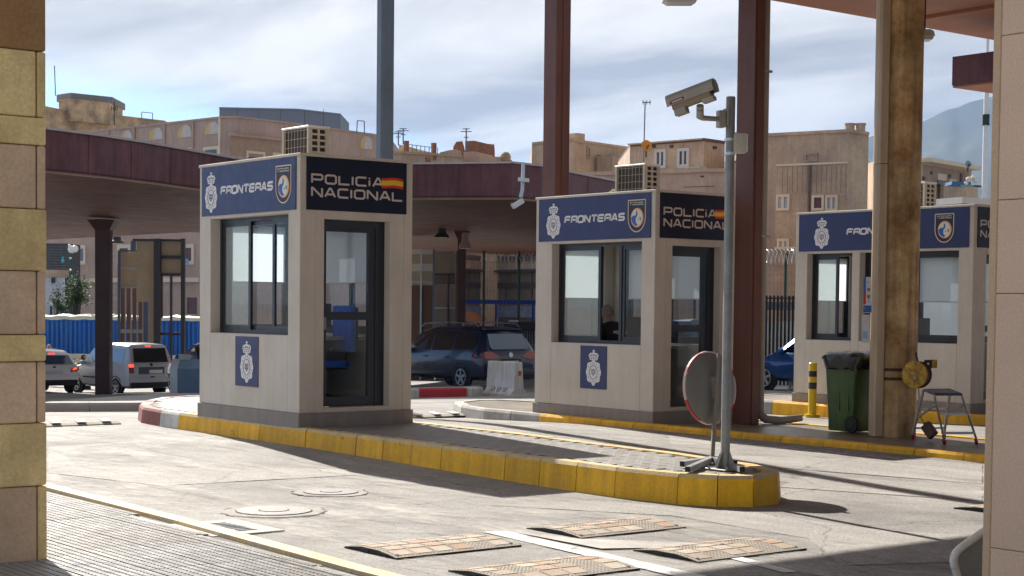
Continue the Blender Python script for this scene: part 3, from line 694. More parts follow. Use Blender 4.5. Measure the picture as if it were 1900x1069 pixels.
booth3 = make_booth(10.3, -1.19, .13, 3.34, 1.47, 3, 'wide third police booth behind the green bin and the stained concrete column', third=True)
for bx_, by_0, kz, lab in ((1.02, 1.35, .26, 'black computer monitor on the desk in the nearest booth'), (6.20, 1.35, .12, 'black computer monitor on the desk in front of the seated officer'), (11.45, .6, .13, 'black computer monitor on the desk of the third booth')):
    t = thing('computer_monitor', lab, 'monitor', (bx_, by_0, kz+.96)); zz_ = kz+.96; blk_ = M('black_plastic', (.012, .012, .014), .45, .1, 8, 0, 0)
    m = MB(); m.box(bx_-.22, bx_+.22, by_0-.015, by_0+.015, zz_+.10, zz_+.38); m.build('screen', blk_, t, bevel=.006)
    m = MB(); m.box(bx_-.02, bx_+.02, by_0-.02, by_0+.02, zz_+.01, zz_+.12); m.build('stand', blk_, t); m = MB(); m.box(bx_-.11, bx_+.11, by_0-.07, by_0+.07, zz_, zz_+.012); m.build('base', blk_, t)

# blue office chair in booth 1
cb = M('blue_upholstery', (.015, .12, .52), .8, .15, 20); blk = M('black_plastic', (.012, .012, .014), .45, .1, 8, 0, 0)
cx, cy, cz = .85, .85, .42
t = thing('office_chair', 'blue office chair on castors inside the nearest booth, seen through its glass door', 'office chair', (cx, cy, cz))
m = MB(); m.box(cx-.24, cx+.22, cy-.23, cy+.23, cz+.44, cz+.52); m.build('seat', cb, t, bevel=.035, smooth=50)
m = MB(); m.box(cx+.22, cx+.30, cy-.21, cy+.21, cz+.62, cz+1.16); m.build('backrest', cb, t, bevel=.035, smooth=50)
m = MB(); m.box(cx+.30, cx+.325, cy-.2, cy+.2, cz+.64, cz+1.14); m.bar((cx+.31, cy, cz+.72), (cx+.29, cy, cz+.44), .05, .02); m.bar((cx+.29, cy, cz+.43), (cx, cy, cz+.42), .06, .03); m.build('back_frame', blk, t)
m = MB(); m.lathe((cx, cy, cz+.12), (0, 0, 1), [(.03, 0), (.03, .32)], 10); m.build('column', galv, t)
for i in range(5):
    q = i*2*math.pi/5+.3; e = V((cx+.28*math.cos(q), cy+.28*math.sin(q), cz+.08))
    m = MB(); m.bar((cx, cy, cz+.13), e, .035, .03); m.build('leg', blk, t)
    m = MB(); m.lathe(e+V((0, 0, -.045))-V((math.sin(q), -math.cos(q), 0))*.02, (math.sin(q), -math.cos(q), 0), [(.028, 0), (.028, .04)], 10); m.build('castor', blk, t)
for s in (-1, 1):
    m = MB(); m.tube([(cx+.15, cy+s*.24, cz+.46), (cx+.12, cy+s*.28, cz+.62), (cx-.12, cy+s*.28, cz+.66)], .014, 8); m.build('armrest', blk, t)

# air conditioning units on the roofs
ac_case = M('ac_cream_casing', (.50, .45, .37), .5, .08, 3, .03, .03, 40, streak=.15); coil = M('ac_coil', (.045, .028, .014), .6, .3, 25, .2, .4, 120)
def ac_unit(corner_px, zr, label, w=.30, l=.62, h=.50):
    """corner_px: pixel of the near top corner; zr: roof height"""
    c = onz(*corner_px, zr+h+.04); X, Y = c.x, c.y
    t = thing("air_conditioner", label, 'air conditioner', (X+w/2, Y+l/2, zr), 'air conditioning units on the booth roofs')
    m = MB(); z0 = zr+.04; z1 = z0+h
    m.box(X+.03, X+w-.02, Y+.02, Y+l-.02, z0+.02, z1-.02); m.build('coil', coil, t)
    m = MB(); m.box(X-.01, X+w+.01, Y-.01, Y+l+.01, z1-.025, z1); m.build('top_cover', M('ac_white_top', (.66, .64, .60), .45), t, bevel=.006)
    m = MB(); m.box(X, X+w, Y, Y+l, z0, z0+.03)
    for (x, y) in ((X, Y), (X+w-.03, Y), (X, Y+l-.03), (X+w-.03, Y+l-.03)): m.box(x, x+.03, y, y+.03, z0+.03, z1-.025)
    m.build('frame', ac_case, t)
    m = MB()                                                        # louvred end plate with two columns of openings
    for i in range(7): zz = z0+.03+i*(h-.06)/6; m.box(X+.03, X+w-.03, Y-.004, Y+.02, zz-.012, zz+.012)
    for x in (X+.03, X+w/2-.012, X+w-.054): m.box(x, x+.024, Y-.006, Y+.022, z0+.03, z1-.03)
    m.build('lattice', ac_case, t)
    m = MB()
    for i in range(8): yy = Y+.05+i*(l-.1)/7; m.box(X+.012, X+.018, yy-.0015, yy+.0015, z0+.03, z1-.03)
    for i in range(5): zz = z0+.05+i*(h-.1)/4; m.box(X+.006, X+.012, Y+.03, Y+l-.03, zz-.002, zz+.002)
    m.build('wire_guard', ac_case, t)
    for y in (Y+.08, Y+l-.12): m = MB(); m.box(X-.01, X+w+.01, y, y+.04, zr+.018, z0); m.build('foot', blk, t)
    m = MB(); m.tube([(X+.1, Y+l, z0+.12), (X+.05, Y+l+.1, z0+.16), (X+.02, Y+l+.22, z0+.08), (X, Y+l+.3, zr+.03)], .018, 8); m.build('pipe', M('cream_insulation', (.6, .5, .33), .8), t)
    return t
ac_unit((572, 232), 3.23, 'air conditioning unit on the roof of the nearest booth')
ac_unit((1196, 303), 3.09, 'air conditioning unit on the roof of the middle booth')
ac_unit((1716, 337), 3.10, 'air conditioning unit on the roof of the third booth, right of the concrete column')

# ------------------------------------------------------------------ steel columns and canopies
ROOFH = 5.8
def col_box(name, label, p, wx, wy, z0, z1, mat, cat='column', seam=True, plate=True):
    X, Y = p; t = thing(name, label, cat, (X+wx/2, Y+wy/2, z0))
    m = MB(); m.box(X, X+wx, Y, Y+wy, z0, z1); m.build('shaft', mat, t, bevel=.004)
    if seam: m = MB(); m.box(X+wx*.45, X+wx*.55, Y-.012, Y, z0, z1); m.build('web_strip', mat, t)
    if plate: m = MB(); m.box(X-.06, X+wx+.06, Y-.06, Y+wy+.06, z0-.02, z0+.015); m.build('base_plate', mat, t)
    return t
c = atd(1031, 200, 24.6); col_box('steel_column', 'reddish brown square steel column rising behind the left end of the middle booth', (c.x, c.y), .28, .29, g(c.x, c.y), 9.0, brown_steel)
c = atd(707, 150, 24.3); col_box('steel_column', 'blue-grey steel column rising behind the nearest booth', (c.x, c.y), .23, .12, g(c.x, c.y), 9., grey_steel, seam=False)
pc = thing('steel_column', 'dark brown steel column with a grey downpipe, standing right of the camera pole', 'column', (6.16, -.75, .12))
m = MB(); m.box(6.07, 6.25, -.93, -.62, .108, ROOFH); m.build('shaft', brown_steel, pc, bevel=.005)
m = MB(); m.box(6.10, 6.13, -.945, -.93, .12, ROOFH); m.build('web_strip', brown_steel, pc)
m = MB(); m.tube([(6.33, -.86, ROOFH), (6.33, -.86, .30), (6.34, -.87, .22), (6.40, -.91, .17), (6.56, -1.02, .155), (6.80, -1.16, .19)], [.055]*4+[.055, .045], 12); m.build('downpipe', M('pvc_grey_brown', (.27, .24, .205), .5, .1, 4, 0, 0, streak=.2), pc, smooth=40)
m = MB()
for z in (2.5, 4.6): m.box(6.24, 6.40, -.925, -.79, z, z+.03)
m.build('pipe_clamp', galv, pc)

# big canopy overhead (its far edge crosses the top right of the view)
can = thing('canopy_roof', 'large brown canopy roof overhead, its far edge crossing the top right', 'canopy', (8, -8, ROOFH))
m = MB(); m.box(-2.6, 22, -22, .15, ROOFH, ROOFH+.03); m.build('soffit', soffit_m, can)
m = MB(); m.box(-2.6, 22, -22, .15, ROOFH+.034, ROOFH+.50); m.build('roof_deck', fascia_m, can)
for i in range(8):
    m = MB(); x = -2.4+i*3.1; m.box(x, x+.06, -22, .10, ROOFH-.05, ROOFH-.003); m.build('rib', soffit_m, can)
# lower canopy corner at the far right
c = onz(1768, 163, 4.85)
lc = thing('canopy_roof', 'corner of a lower brown canopy jutting in from the right edge', 'canopy', (c.x+4, c.y-3, 4.85))
m = MB(); m.box(c.x, c.x+9, c.y-9, c.y, 4.85, 4.88); m.build('soffit', soffit_m, lc)
m = MB(); m.box(c.x-.01, c.x+9, c.y-9, c.y+.01, 4.884, 5.30); m.build('fascia', fascia_m, lc)
# curved low canopy behind the booths
near = [(-150, 225), (0, 232), (85, 240), (180, 252), (265, 265), (350, 280), (445, 297), (560, 303), (766, 305), (950, 303), (1005, 309), (1059, 321), (1136, 336), (1250, 362)]
ZT, ZS = 5.13, 4.30
npts = [onz(x, y, ZT) for x, y in near]
far = [(1250, 486), (995, 475), (862, 470), (766, 462), (560, 440), (370, 430), (85, 445), (-150, 462)]
farz = [(-150, 462, 3.9), (85, 445, 3.9), (370, 430, 3.85), (560, 440, 4.0), (766, 462, 4.2), (862, 470, 4.28), (995, 475, 4.3), (1250, 486, 4.3)]
def fz(x):
    for (a, ya, za), (b, yb, zb) in zip(farz, farz[1:]):
        if x <= b: t_ = (x-a)/(b-a); return onz(x, ya+(yb-ya)*t_, za+(zb-za)*t_)
fpts = [fz(x) for x, y in near][::-1]
cc = thing('canopy_roof', 'long low canopy with plum coloured fascia and brown soffit behind the booths', 'canopy', (6, 12, ZS))
poly = [(p.x, p.y) for p in npts]+[(p.x, p.y) for p in fpts]
def slab_strip(z0a, z0b, dz, sh=0):
    m = MB(); n = len(npts); A = [V((p.x+sh, p.y+sh, z0a)) for p in npts]; B = [V((p.x, p.y, p.z+z0b)) for p in fpts[::-1]]; U = V((0, 0, dz))
    vs = A+B+[p+U for p in A]+[p+U for p in B]; fs = []
    for i in range(n-1): fs += [(i, i+1, n+i+1, n+i), (2*n+i, 3*n+i, 3*n+i+1, 2*n+i+1), (i, 2*n+i, 2*n+i+1, i+1), (n+i, n+i+1, 3*n+i+1, 3*n+i)]
    fs += [(0, n, 3*n, 2*n), (n-1, 3*n-1, 4*n-1, 2*n-1)]; return m.add(vs, fs)
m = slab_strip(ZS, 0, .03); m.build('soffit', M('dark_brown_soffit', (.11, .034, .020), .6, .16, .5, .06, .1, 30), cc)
m = slab_strip(ZS+.034, .034, .76, .2); m.build('roof_deck', M('roof_felt', (.2, .18, .17), .9), cc)
for a, b in zip(npts, npts[1:]):
    d = (b-a).xy.normalized(); n = V((-d.y, d.x))
    if n.dot(V((CF.x, CF.y))) < 0: n = -n
    m = MB(); k = .0
    m.add([(*a.xy, ZS-.012), (*b.xy, ZS-.012), (*b.xy, ZT), (*a.xy, ZT), (*(a.xy+n*.05), ZS-.012), (*(b.xy+n*.05), ZS-.012), (*(b.xy+n*.05), ZT), (*(a.xy+n*.05), ZT)], [(0,1,2,3), (7,6,5,4), (0,4,5,1), (1,5,6,2), (2,6,7,3), (3,7,4,0)])
    m.build('fascia_panel', fascia_m, cc)
k_ = 0
for a, b in zip(npts, npts[1:]):
    d = (b-a).xy; L_ = d.length; d.normalize(); n = V((d.y, -d.x))
    if n.dot(V((CF.x, CF.y))) > 0: n = -n
    for q in range(max(1, int(L_/2.4))):
        p = a.xy+d*(q+.5)*2.4
        if (p-a.xy).length > L_: continue
        k = MB(); k.bar((*(p+n*.004), ZS), (*(p+n*.004), ZT-.01), .05, .012, up=(n.x, n.y, 0)); k.build('seam_strip', fascia_m, cc)
m = MB()
for a, b in zip(npts, npts[1:]): m.bar((*a.xy, ZT+.02), (*b.xy, ZT+.02), .12, .05)
m.build('roof_flashing', M('pale_flashing', (.42, .38, .38), .6), cc)
m = MB()
for a, b in zip(npts, npts[1:]): m.bar((a.x+.1, a.y+.13, ZS-.025), (b.x+.1, b.y+.13, ZS-.035), .05, .05)
m.build('cable_tray', M('tray_tan', (.34, .24, .18), .6), cc)
for i in range(26):
    y = -2+i*2.2
def far_col(px0, px1, ptop, D, label, mat, depth=.3, ZS=4.3):
    a = atd(px0, ptop, D); b = atd(px1, ptop, D); z0 = g(a.x, a.y)
    t = thing('steel_column', label, 'column', (a.x, a.y, z0)); n = V((CF.x, CF.y, 0)).normalized()*depth
    m = MB(); q = [a, b, b+n, a+n]; m.prism([(p.x, p.y) for p in q], z0, ZS); m.build('shaft', mat, t, bevel=.01)
    m = MB(); cx_, cy_ = (a.x+b.x+n.x)/2, (a.y+b.y+n.y)/2; m.loft([[(*(p.xy), ZS-.32) for p in q], [(cx_+(p.x-cx_)*1.9, cy_+(p.y-cy_)*1.9, ZS-.02) for p in q]]); m.build('capital', mat, t)
    return t
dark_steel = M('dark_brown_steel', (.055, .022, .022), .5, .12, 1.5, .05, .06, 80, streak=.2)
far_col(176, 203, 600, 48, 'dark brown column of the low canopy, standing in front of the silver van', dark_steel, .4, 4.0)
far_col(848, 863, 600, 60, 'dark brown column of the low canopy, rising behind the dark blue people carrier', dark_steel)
# ------------------------------------------------------------------ foreground pillars
stone_y = M('ochre_stone', (.80, .60, .28), .85, .08, 3, .12, .5, 55, rnd=.06, streak=.1, stain=(.30, .22, .12), stain_amt=.35, stain_scale=2.5)
stone_p = M('pink_stone', (.74, .52, .34), .85, .07, 3, .10, .5, 60, rnd=.05, stain=(.34, .24, .17), stain_amt=.4, stain_scale=2)
stone_b = M('brown_stone', (.34, .19, .08), .85, .12, 3, .15, .6, 50)
YP = -5.87
pl_ = thing('stone_pillar', 'foreground pillar of ochre and pink stone blocks at the left edge', 'pillar', (-5.6, YP, 0))
zs = [0, 902, 785, 671, 621, 503, 388, 270, 218, 95, -150]
cols = [(stone_p, 1), (stone_y, 0), (stone_p, 1), (stone_y, 0), (stone_p, 1), (stone_y, 0), (stone_p, 1), (stone_y, 0), (stone_y, 1), (stone_b, 0)]
zz = [-.02]+[ony(70, y, YP).z for y in zs[1:]]; XE = -5.275
for i, (mt, split) in enumerate(cols):
    z0, z1 = zz[i]+.003, zz[i+1]-.003; o = random.uniform(-.004, .004)
    xs = [(-6.9, -6.05), (-6.045, XE-.062), (XE-.054, XE+o)] if split else [(-6.9, -6.4), (-6.394, XE+o)]
    for j, (a, b) in enumerate(xs):
        m = MB(); m.box(a, b, YP+random.uniform(-.003, .003), -5.05, z0, z1)
        m.build('stone_block', (stone_y if (split and j == 2 and i < 2) else mt), pl_, bevel=.008)
m = MB(); m.box(-6.85, XE-.03, YP+.03, -5.08, 0, 7); m.build('core', stone_b, pl_)
m = MB(); m.box(-6.9, XE+.01, YP-.01, -5.04, zz[-1], 7.5); m.build('capital', stone_b, pl_)
P0 = atd(1832, 534, 7.6); XP, YB = P0.x, P0.y
pr_ = thing('stone_pillar', 'foreground pillar of smooth pinkish stone slabs at the right edge', 'pillar', (XP+.4, YB-.6, 0))
stone_r = M('rosy_stone', (.72, .50, .355), .8, .05, 2, .10, .35, 120, rnd=.03)
stone_t = M('tan_stone_edge', (.60, .41, .26), .8, .06, 2, .08, .35, 90)
js = [onx(1860, y, XP).z for y in (545, 371)]
zl = [-.02, js[0]-1.05, js[0]-.0, js[1], js[1]+.62, js[1]+1.24, 7]
zl = [-.02, .5, js[0], js[1], js[1]+.75, js[1]+1.5, 7]
for a, b in zip(zl, zl[1:]):
    m = MB(); m.box(XP, XP+.9, YB-.95, YB-.048, a+.0015, b-.0015); m.build('stone_block', stone_r, pr_, bevel=.003)
    m = MB(); m.box(XP, XP+.9, YB-1.9, YB-.953, a+.0015, b-.0015); m.build('stone_block', stone_r, pr_, bevel=.003)
m = MB(); m.box(XP+.002, XP+.9, YB-.045, YB, -.02, 7); m.build('corner_strip', stone_t, pr_, bevel=.006)
m = MB(); m.box(XP+.03, XP+.85, YB-1.85, YB-.02, 0, 6.9); m.build('core', stone_t, pr_)
# white rimmed board, leaning behind the right pillar
D_ = 8.5; q = [(1765, 1030), (1823, 988), (1905, 935), (1960, 1010), (1935, 1130), (1800, 1150)]
bp_ = [atd(x, y, D_+.002*(x-1765)) for x, y in q]
t = thing('leaning_board', 'white-rimmed grey panel leaning behind the right pillar at the bottom corner', 'panel', (bp_[4].x, bp_[4].y, 0))
m = MB(); m.ex([p+CF*.0 for p in bp_], CF*.02); m.build('panel', M('panel_grey', (.30, .29, .25), .6), t)
def rounded(P, r=.06):
    out = []
    for i, p in enumerate(P):
        a, b = P[i-1], P[(i+1) % len(P)]; u, w_ = (a-p).normalized()*r, (b-p).normalized()*r
        for s in (0, .25, .5, .75, 1): out.append((p+u)*(1-s)**2+p*2*s*(1-s)+(p+w_)*s*s)
    return out
rp_ = rounded(bp_, .07); m = MB(); m.tube(rp_+[rp_[0]], .022, 8, caps=False); m.build('rim', M('cream_white_rim', (.72, .69, .60), .45), t, smooth=60)
m = MB(); m.bar(bp_[4]+CF*.05, (bp_[4].x, bp_[4].y, 0), .04); m.bar(bp_[5]+CF*.05, (bp_[5].x, bp_[5].y, 0), .04); m.build('leg', galv, t)

# ------------------------------------------------------------------ camera pole, mirror
bx, by = .60, -5.86; zt = 3.345
t = thing('camera_pole', 'galvanised round pole with a flanged base on the tip of the yellow kerbed island', 'pole', (bx, by, .25))
m = MB(); m.lathe((bx, by, .255), (0, 0, 1), [(.038, 0), (.038, zt-.27), (.034, zt-.262), (.001, zt-.26)], 20); m.build('shaft', galv, t, smooth=40)
m = MB(); m.box(bx-.12, bx+.12, by-.12, by+.12, .252, .268); m.build('base_plate', galv, t, bevel=.004)
for i in range(4):
    q = i*math.pi/2+.1; d = V((math.cos(q), math.sin(q), 0)); n = V((-d.y, d.x, 0))*.004; b0 = V((bx, by, .268))
    m = MB(); m.ex([b0+d*.04-n, b0+d*.115-n, b0+d*.04+V((0, 0, .15))-n], n*2); m.build('gusset', galv, t)
for i in range(4):
    q = i*math.pi/2+.88; m = MB(); m.lathe((bx+.14*math.cos(q)*.98, by+.14*math.sin(q)*.98, .266), (0, 0, 1), [(.011, 0), (.011, .02)], 6); m.build('bolt', galv, t)
for z in (2.985, 2.87):
    m = MB(); m.lathe((bx, by, z-.012), (0, 0, 1), [(.047, 0), (.047, .024)], 20); m.build('clamp', M('bright_zinc', (.55, .56, .56), .3, metal=.8), t, smooth=40)
# surveillance camera
cream_c = M('camera_cream', (.36, .325, .265), .5, .06, 6, .02, .02, 40, streak=.1); cream_d = M('camera_shade', (.30, .24, .15), .6, .06)
a0 = atd(1243, 190, 13.42); a1 = atd(1325, 159, 13.22); ax = (a1-a0).normalized(); sd = ax.cross(V((0, 0, 1))).normalized(); up = sd.cross(ax).normalized()
t = thing('surveillance_camera', 'cream surveillance camera with a red label, on an arm near the top of the pole', 'security camera', a0.lerp(a1, .5))
def prof(o, pts, ln_, sc=1): return [[o+sd*x*sc+up*y*sc for x, y in pts], [o+ax*ln_+sd*x*sc+up*y*sc for x, y in pts]]
L_ = (a1-a0).length
shield = [(-.062, -.045), (-.062, .02), (-.045, .048), (-.02, .058), (.02, .058), (.045, .048), (.062, .02), (.062, -.045), (.056, -.045), (.056, .018), (.04, .042), (.018, .051), (-.018, .051), (-.04, .042), (-.056, .018), (-.056, -.045)]
m = MB(); m.loft(prof(a0-ax*.01, shield, L_+.02)); m.build('sun_shield', cream_c, t)
m = MB(); m.loft(prof(a0+ax*.025, [(-.048, -.07), (-.048, .02), (-.03, .045), (.03, .045), (.048, .02), (.048, -.07), (.03, -.085), (-.03, -.085)], L_-.06)); m.build('housing', cream_d, t)
m = MB(); m.loft(prof(a1-ax*.034, [(-.032, -.055), (-.032, .018), (.032, .018), (.032, -.055)], .006)); m.build('lens_window', frame_m, t)
m = MB(); m.loft(prof(a1-ax*.12-up*.10, [(-.035, -.012), (-.035, .02), (.035, .02), (.035, -.012)], .10)); m.build('lower_cover', cream_c, t)
m = MB(); m.loft(prof(a0+ax*.03-up*.11, [(-.04, -.022), (-.04, .03), (.04, .03), (.04, -.022)], .10)); m.build('cable_box', cream_c, t)
lo = a0+sd*.0622+ax*.0; ls = 1 if sd.dot(CAM-a0) > 0 else -1
lo = a0+sd*ls*.0622; m = MB(); m.ex([lo+ax*.025-up*.036, lo+ax*.14-up*.036, lo+ax*.155-up*.024, lo+ax*.15-up*.008, lo+ax*.04-up*.008, lo+ax*.02-up*.02], sd*ls*.002); m.build('label', M('maroon_label', (.25, .02, .03), .5), t)
m = MB()
for i in range(6): o = lo+sd*ls*.0022+ax*(.045+.016*i)-up*.03; m.ex([o, o+ax*.010, o+ax*.010+up*.014, o+up*.014], sd*ls*.001)
m.build('label_lettering', white_vinyl, t)
j0 = atd(1299, 196, 13.3); j1 = atd(1299, 213, 13.35); j2 = atd(1332, 221, 13.5); pp = V((bx, by, j2.z))
m = MB(); m.tube([j0, j1], .03, 12); m.build('swivel', cream_c, t, smooth=50)
m = MB(); m.tube([j0+V((0, 0, -.03)), j1+V((0, 0, -.01)), j1.lerp(j2, .15)+V((0, 0, -.022)), j2+(pp-j2)*.1], [.028, .034, .022, .02], 10); m.build('arm', cream_c, t, smooth=60)
dd = (pp-j2).xy.normalized(); d3 = V((dd.x, dd.y, 0)); c0 = pp-d3*.085
m = MB(); m.bar(c0-V((0, 0, .07))+d3*.0, c0+V((0, 0, .07)), .075, .06, up=(dd.x, dd.y, 0)); m.bar(c0-V((0, 0, .05))+d3*.045, c0+V((0, 0, .09))+d3*.045, .1, .02, up=(dd.x, dd.y, 0)); m.build('mounting_block', cream_c, t, bevel=.006)
# floodlight on the other side of the pole
f0 = atd(1357, 250, 13.55); f1 = atd(1373, 266, 13.5)
t = thing('floodlight', 'small cream floodlight clamped to the right side of the camera pole', 'floodlight', f1)
m = MB(); m.bar(f0-V((0, 0, .062)), f0+V((0, 0, .065)), .045, .05, up=tuple(CF)); m.build('bracket', cream_c, t, bevel=.005)
m = MB(); m.tube([f0, f0+CX*.04+V((0, 0, .0)), f1+V((0, 0, .03))], .02, 8); m.build('arm', cream_c, t)
m = MB(); m.bar(f1-V((0, 0, .085)), f1+V((0, 0, .085)), .105, .06, up=tuple(CF)); m.build('lamp_housing', M('lamp_cream', (.50, .46, .36), .4), t, bevel=.02, smooth=50)
m = MB(); m.bar(f1-V((0, 0, .07))+CX*.055, f1+V((0, 0, .075))+CX*.055, .012, .05, up=tuple(CF)); m.build('lens', M('lamp_lens', (.6, .6, .56), .2), t)
# convex mirror seen from behind
mc = atd(1318, 720, 14.42); mx_, my_ = .98, -5.33
t = thing('traffic_mirror', 'round traffic mirror with red and white rim, seen from behind on its leaning post', 'mirror', (mx_, my_, .25))
mn = V((-.02, .99, -.10)).normalized(); back = M('mirror_back', (.19, .18, .155), .5, .1, 5, .03, .03, 40, streak=.15)
m = MB(); m.lathe(mc, mn, [(.001, -.03), (.2, -.028), (.30, -.012), (.315, .0)], 40); m.build('back_shell', back, t, smooth=40)
m = MB(); m.lathe(mc, mn, [(.001, .03), (.15, .025), (.29, .004), (.305, .002)], 40); m.build('mirror_face', M('mirror_chrome', (.8, .8, .8), .03, 0, 1, 0, 0, metal=1), t, smooth=40)
ua = mn.cross(V((0, 0, 1))).normalized(); ub_ = ua.cross(mn)
rr_, rw_ = M('rim_red', (.46, .05, .05), .45, .1), M('rim_white', (.55, .42, .40), .45, .1)
for k in range(8):
    m = MB(); rs = []
    for s in range(7):
        q = (k+s/6*.995)*math.pi/4+.3; d = ua*math.cos(q)+ub_*math.sin(q)
        rs.append([mc+d*.310-mn*.004, mc+d*.324-mn*.006, mc+d*.326+mn*.018, mc+d*.308+mn*.02])
    m.loft(rs); m.build('rim_segment', (rr_, rw_)[k % 2], t)
top = V((mc.x+.05, mc.y-.05, mc.z+.30))
m = MB(); m.bar((mx_, my_, .27), top, .058, .032, up=tuple(CX)); m.build('post', M('rusty_galvanised', (.23, .215, .18), .6, .15, 6, .1, .15, 60, metal=.3, streak=.3, stain=(.12, .05, .02), stain_amt=.4, stain_scale=6), t)
m = MB(); m.bar(mc-mn*.03+V((0, 0, -.1)), mc-mn*.03+V((0, 0, .1)), .09, .04); m.build('bracket', back, t)
for e in ((1276, 871), (1377, 871), (1266, 861), (1364, 859)):
    p = onz(*e, .285); m = MB(); m.bar((mx_, my_, .282), p, .045, .045); m.build('foot_tube', M('foot_galv', (.34, .34, .34), .45, metal=.4), t)
    d = (p-V((mx_, my_, .285))).normalized(); m = MB(); m.bar(p, p+d*.006, .04, .04); m.build('end_cap', blk, t)

# ------------------------------------------------------------------ concrete column with duct, reel, posters
cc_ = atd(1657, 812, 19.35); X, Y = cc_.x, cc_.y
conc_st = M('rust_stained_concrete', (.54, .36, .17), .6, .14, 1.6, .10, .25, 50, streak=.6, spec=.35, stain=(.24, .12, .03), stain_amt=.95, stain_scale=2.4)
t = thing('concrete_column', 'thick round concrete column stained brown with rust, right of the green bin', 'column', (X, Y, .1))
jt = 3.30
m = MB(); m.lathe((X, Y, .1), (0, 0, 1), [(.262, 0), (.262, jt-.1)], 40); m.build('lower_shaft', conc_st, t, smooth=40)
m = MB(); m.lathe((X, Y, jt), (0, 0, 1), [(.255, -.01), (.255, .012)], 40); m.build('joint', conc_k, t, smooth=40)
m = MB(); m.lathe((X, Y, jt+.012), (0, 0, 1), [(.264, 0), (.264, ROOFH-jt-.015)], 40); m.build('upper_shaft', conc_st, t, smooth=40)
fw2 = V((-CF.x, -CF.y)).normalized(); lf2 = V((-CX.x, -CX.y)).normalized()
dc = V((X, Y))+fw2*.20+lf2*.225
m = MB(); hw = .068
q = [dc+lf2*hw*1.0-fw2*.2, dc+lf2*hw+fw2*.0, dc+lf2*hw*.6+fw2*.04, dc-lf2*hw*.6+fw2*.04, dc-lf2*hw+fw2*.0, dc-lf2*hw-fw2*.2]
for z0, z1 in ((.12, jt-.02), (jt-.014, ROOFH)):
    m = MB(); m.prism([tuple(p) for p in q], z0, z1); m.build('duct_cover', M('duct_grey', (.46, .34, .215), .5, .1, 2, .05, .05, 50, streak=.3), t, smooth=50)
rust = M('rust_strap', (.07, .03, .018), .7, .2, 10)
for y in (686, 703):
    z = ony(1650, y, Y).z if 0 else atd(1650, y, 19.1).z
    m = MB(); m.lathe((X, Y, z-.018), (0, 0, 1), [(.27, 0), (.27, .036)], 40); m.build('strap', rust, t, smooth=40)
# posters on the duct
pf = dc+fw2*.044
def paper(name, label, cat, px0, py0, px1, py1, D, mat, bits):
    a = atd(px0, py0, D); b = atd(px1, py0, D); c = atd(px1, py1, D); d = atd(px0, py1, D)
    m = MB(); m.ex([a, b, c, d], CF*.003); o = m.build(name, mat, loc=(a+b+c+d)/4, label=label, category=cat) if 0 else m.build(name, mat, loc=(a+b+c+d)/4)
    tag(o, label, cat); r = (b-a); dn = (d-a)
    for (u0, v0, u1, v1, mt, nm) in bits:
        k = MB(); w_ = [a+r*u+dn*v-CF*.001 for u, v in ((u0, v0), (u1, v0), (u1, v1), (u0, v1))]; k.ex(w_, CF*-.001); k.build(nm, mt, o)
    return o
paper_w = M('paper_white', (.62, .62, .60), .7, .05)
green_p = M('green_print', (.05, .25, .08), .6)
paper('poster', 'colourful narrow poster taped to the duct of the stained concrete column', 'poster', 1602, 514, 1617, 581, 19.02, paper_w,
      [(0, .0, .3, .46, blue_p, 'printed_band'), (0, .46, .3, .76, flag_r, 'printed_band'), (.0, .79, 1, .98, blue_p, 'printed_band'), (.1, .84, .38, .94, flag_y, 'printed_emblem'), (.5, .12, .7, .17, or_m, 'printed_picture'),
       (.5, .31, .8, .39, M('brown_print', (.35, .09, .03)), 'printed_picture'), (.46, .50, .78, .58, green_p, 'printed_picture'), (.56, .55, .7, .61, flag_r, 'printed_picture'), (.52, .65, .8, .7, M('pale_blue_print', (.3, .45, .6)), 'printed_picture')]+
      [(.04, .03+.07*i, .10, .06+.07*i, paper_w, 'printed_letter') for i in range(6)])
paper('notice', 'white paper notice with a pale blue block, below the colourful poster', 'notice', 1599, 584, 1614, 636, 19.0, paper_w, [(.1, .58, .75, .86, M('pale_blue_print', (.3, .45, .6)), 'printed_block')])
# yellow hose reel
yel_r = M('stained_yellow_enamel', (.62, .38, .02), .5, .12, 6, .1, .1, 50, stain=(.16, .07, .02), stain_amt=.9, stain_scale=14); rustd = M('dark_rust', (.075, .03, .016), .7, .25, 10)
rc = atd(1697, 695, 18.75); rn = V((-.975, -.2, .05)).normalized()
t = thing('hose_reel', 'yellow hose reel strapped to the stained concrete column above the step ladder', 'hose reel', rc)
m = MB(); m.lathe(rc, rn, [(.155, -.008), (.157, .004), (.15, .012), (.10, .016), (.04, .024), (.001, .026)], 36); m.build('front_disc', yel_r, t, smooth=35)
m = MB(); m.lathe(rc-rn*.11, rn, [(.14, -.01), (.14, .09)], 32); m.build('drum', rustd, t, smooth=35)
m = MB(); m.lathe(rc-rn*.125, rn, [(.155, 0), (.155, .01)], 36); m.build('rear_disc', rustd, t, smooth=35)
m = MB(); ra = rn.cross(V((0, 0, 1))).normalized(); rb = ra.cross(rn)
for k in range(8):
    q = k*math.pi/4; d = ra*math.cos(q)+rb*math.sin(q); m = MB(); m.bar(rc+d*.05+rn*.022, rc+d*.14+rn*.012, .012, .008); m.build('rib', yel_r, t)
m = MB(); m.lathe(rc+rn*.02-rb*.04+ra*-.02, rn, [(.02, 0), (.02, .012)], 6); m.build('hub_nut', galv, t)
bk = atd(1722, 676, 18.85); m = MB(); m.bar(bk-V((0, 0, .05)), bk+V((0, 0, .05)), .08, .09, up=tuple(CF)); m.build('motor_box', blk, t, bevel=.01)
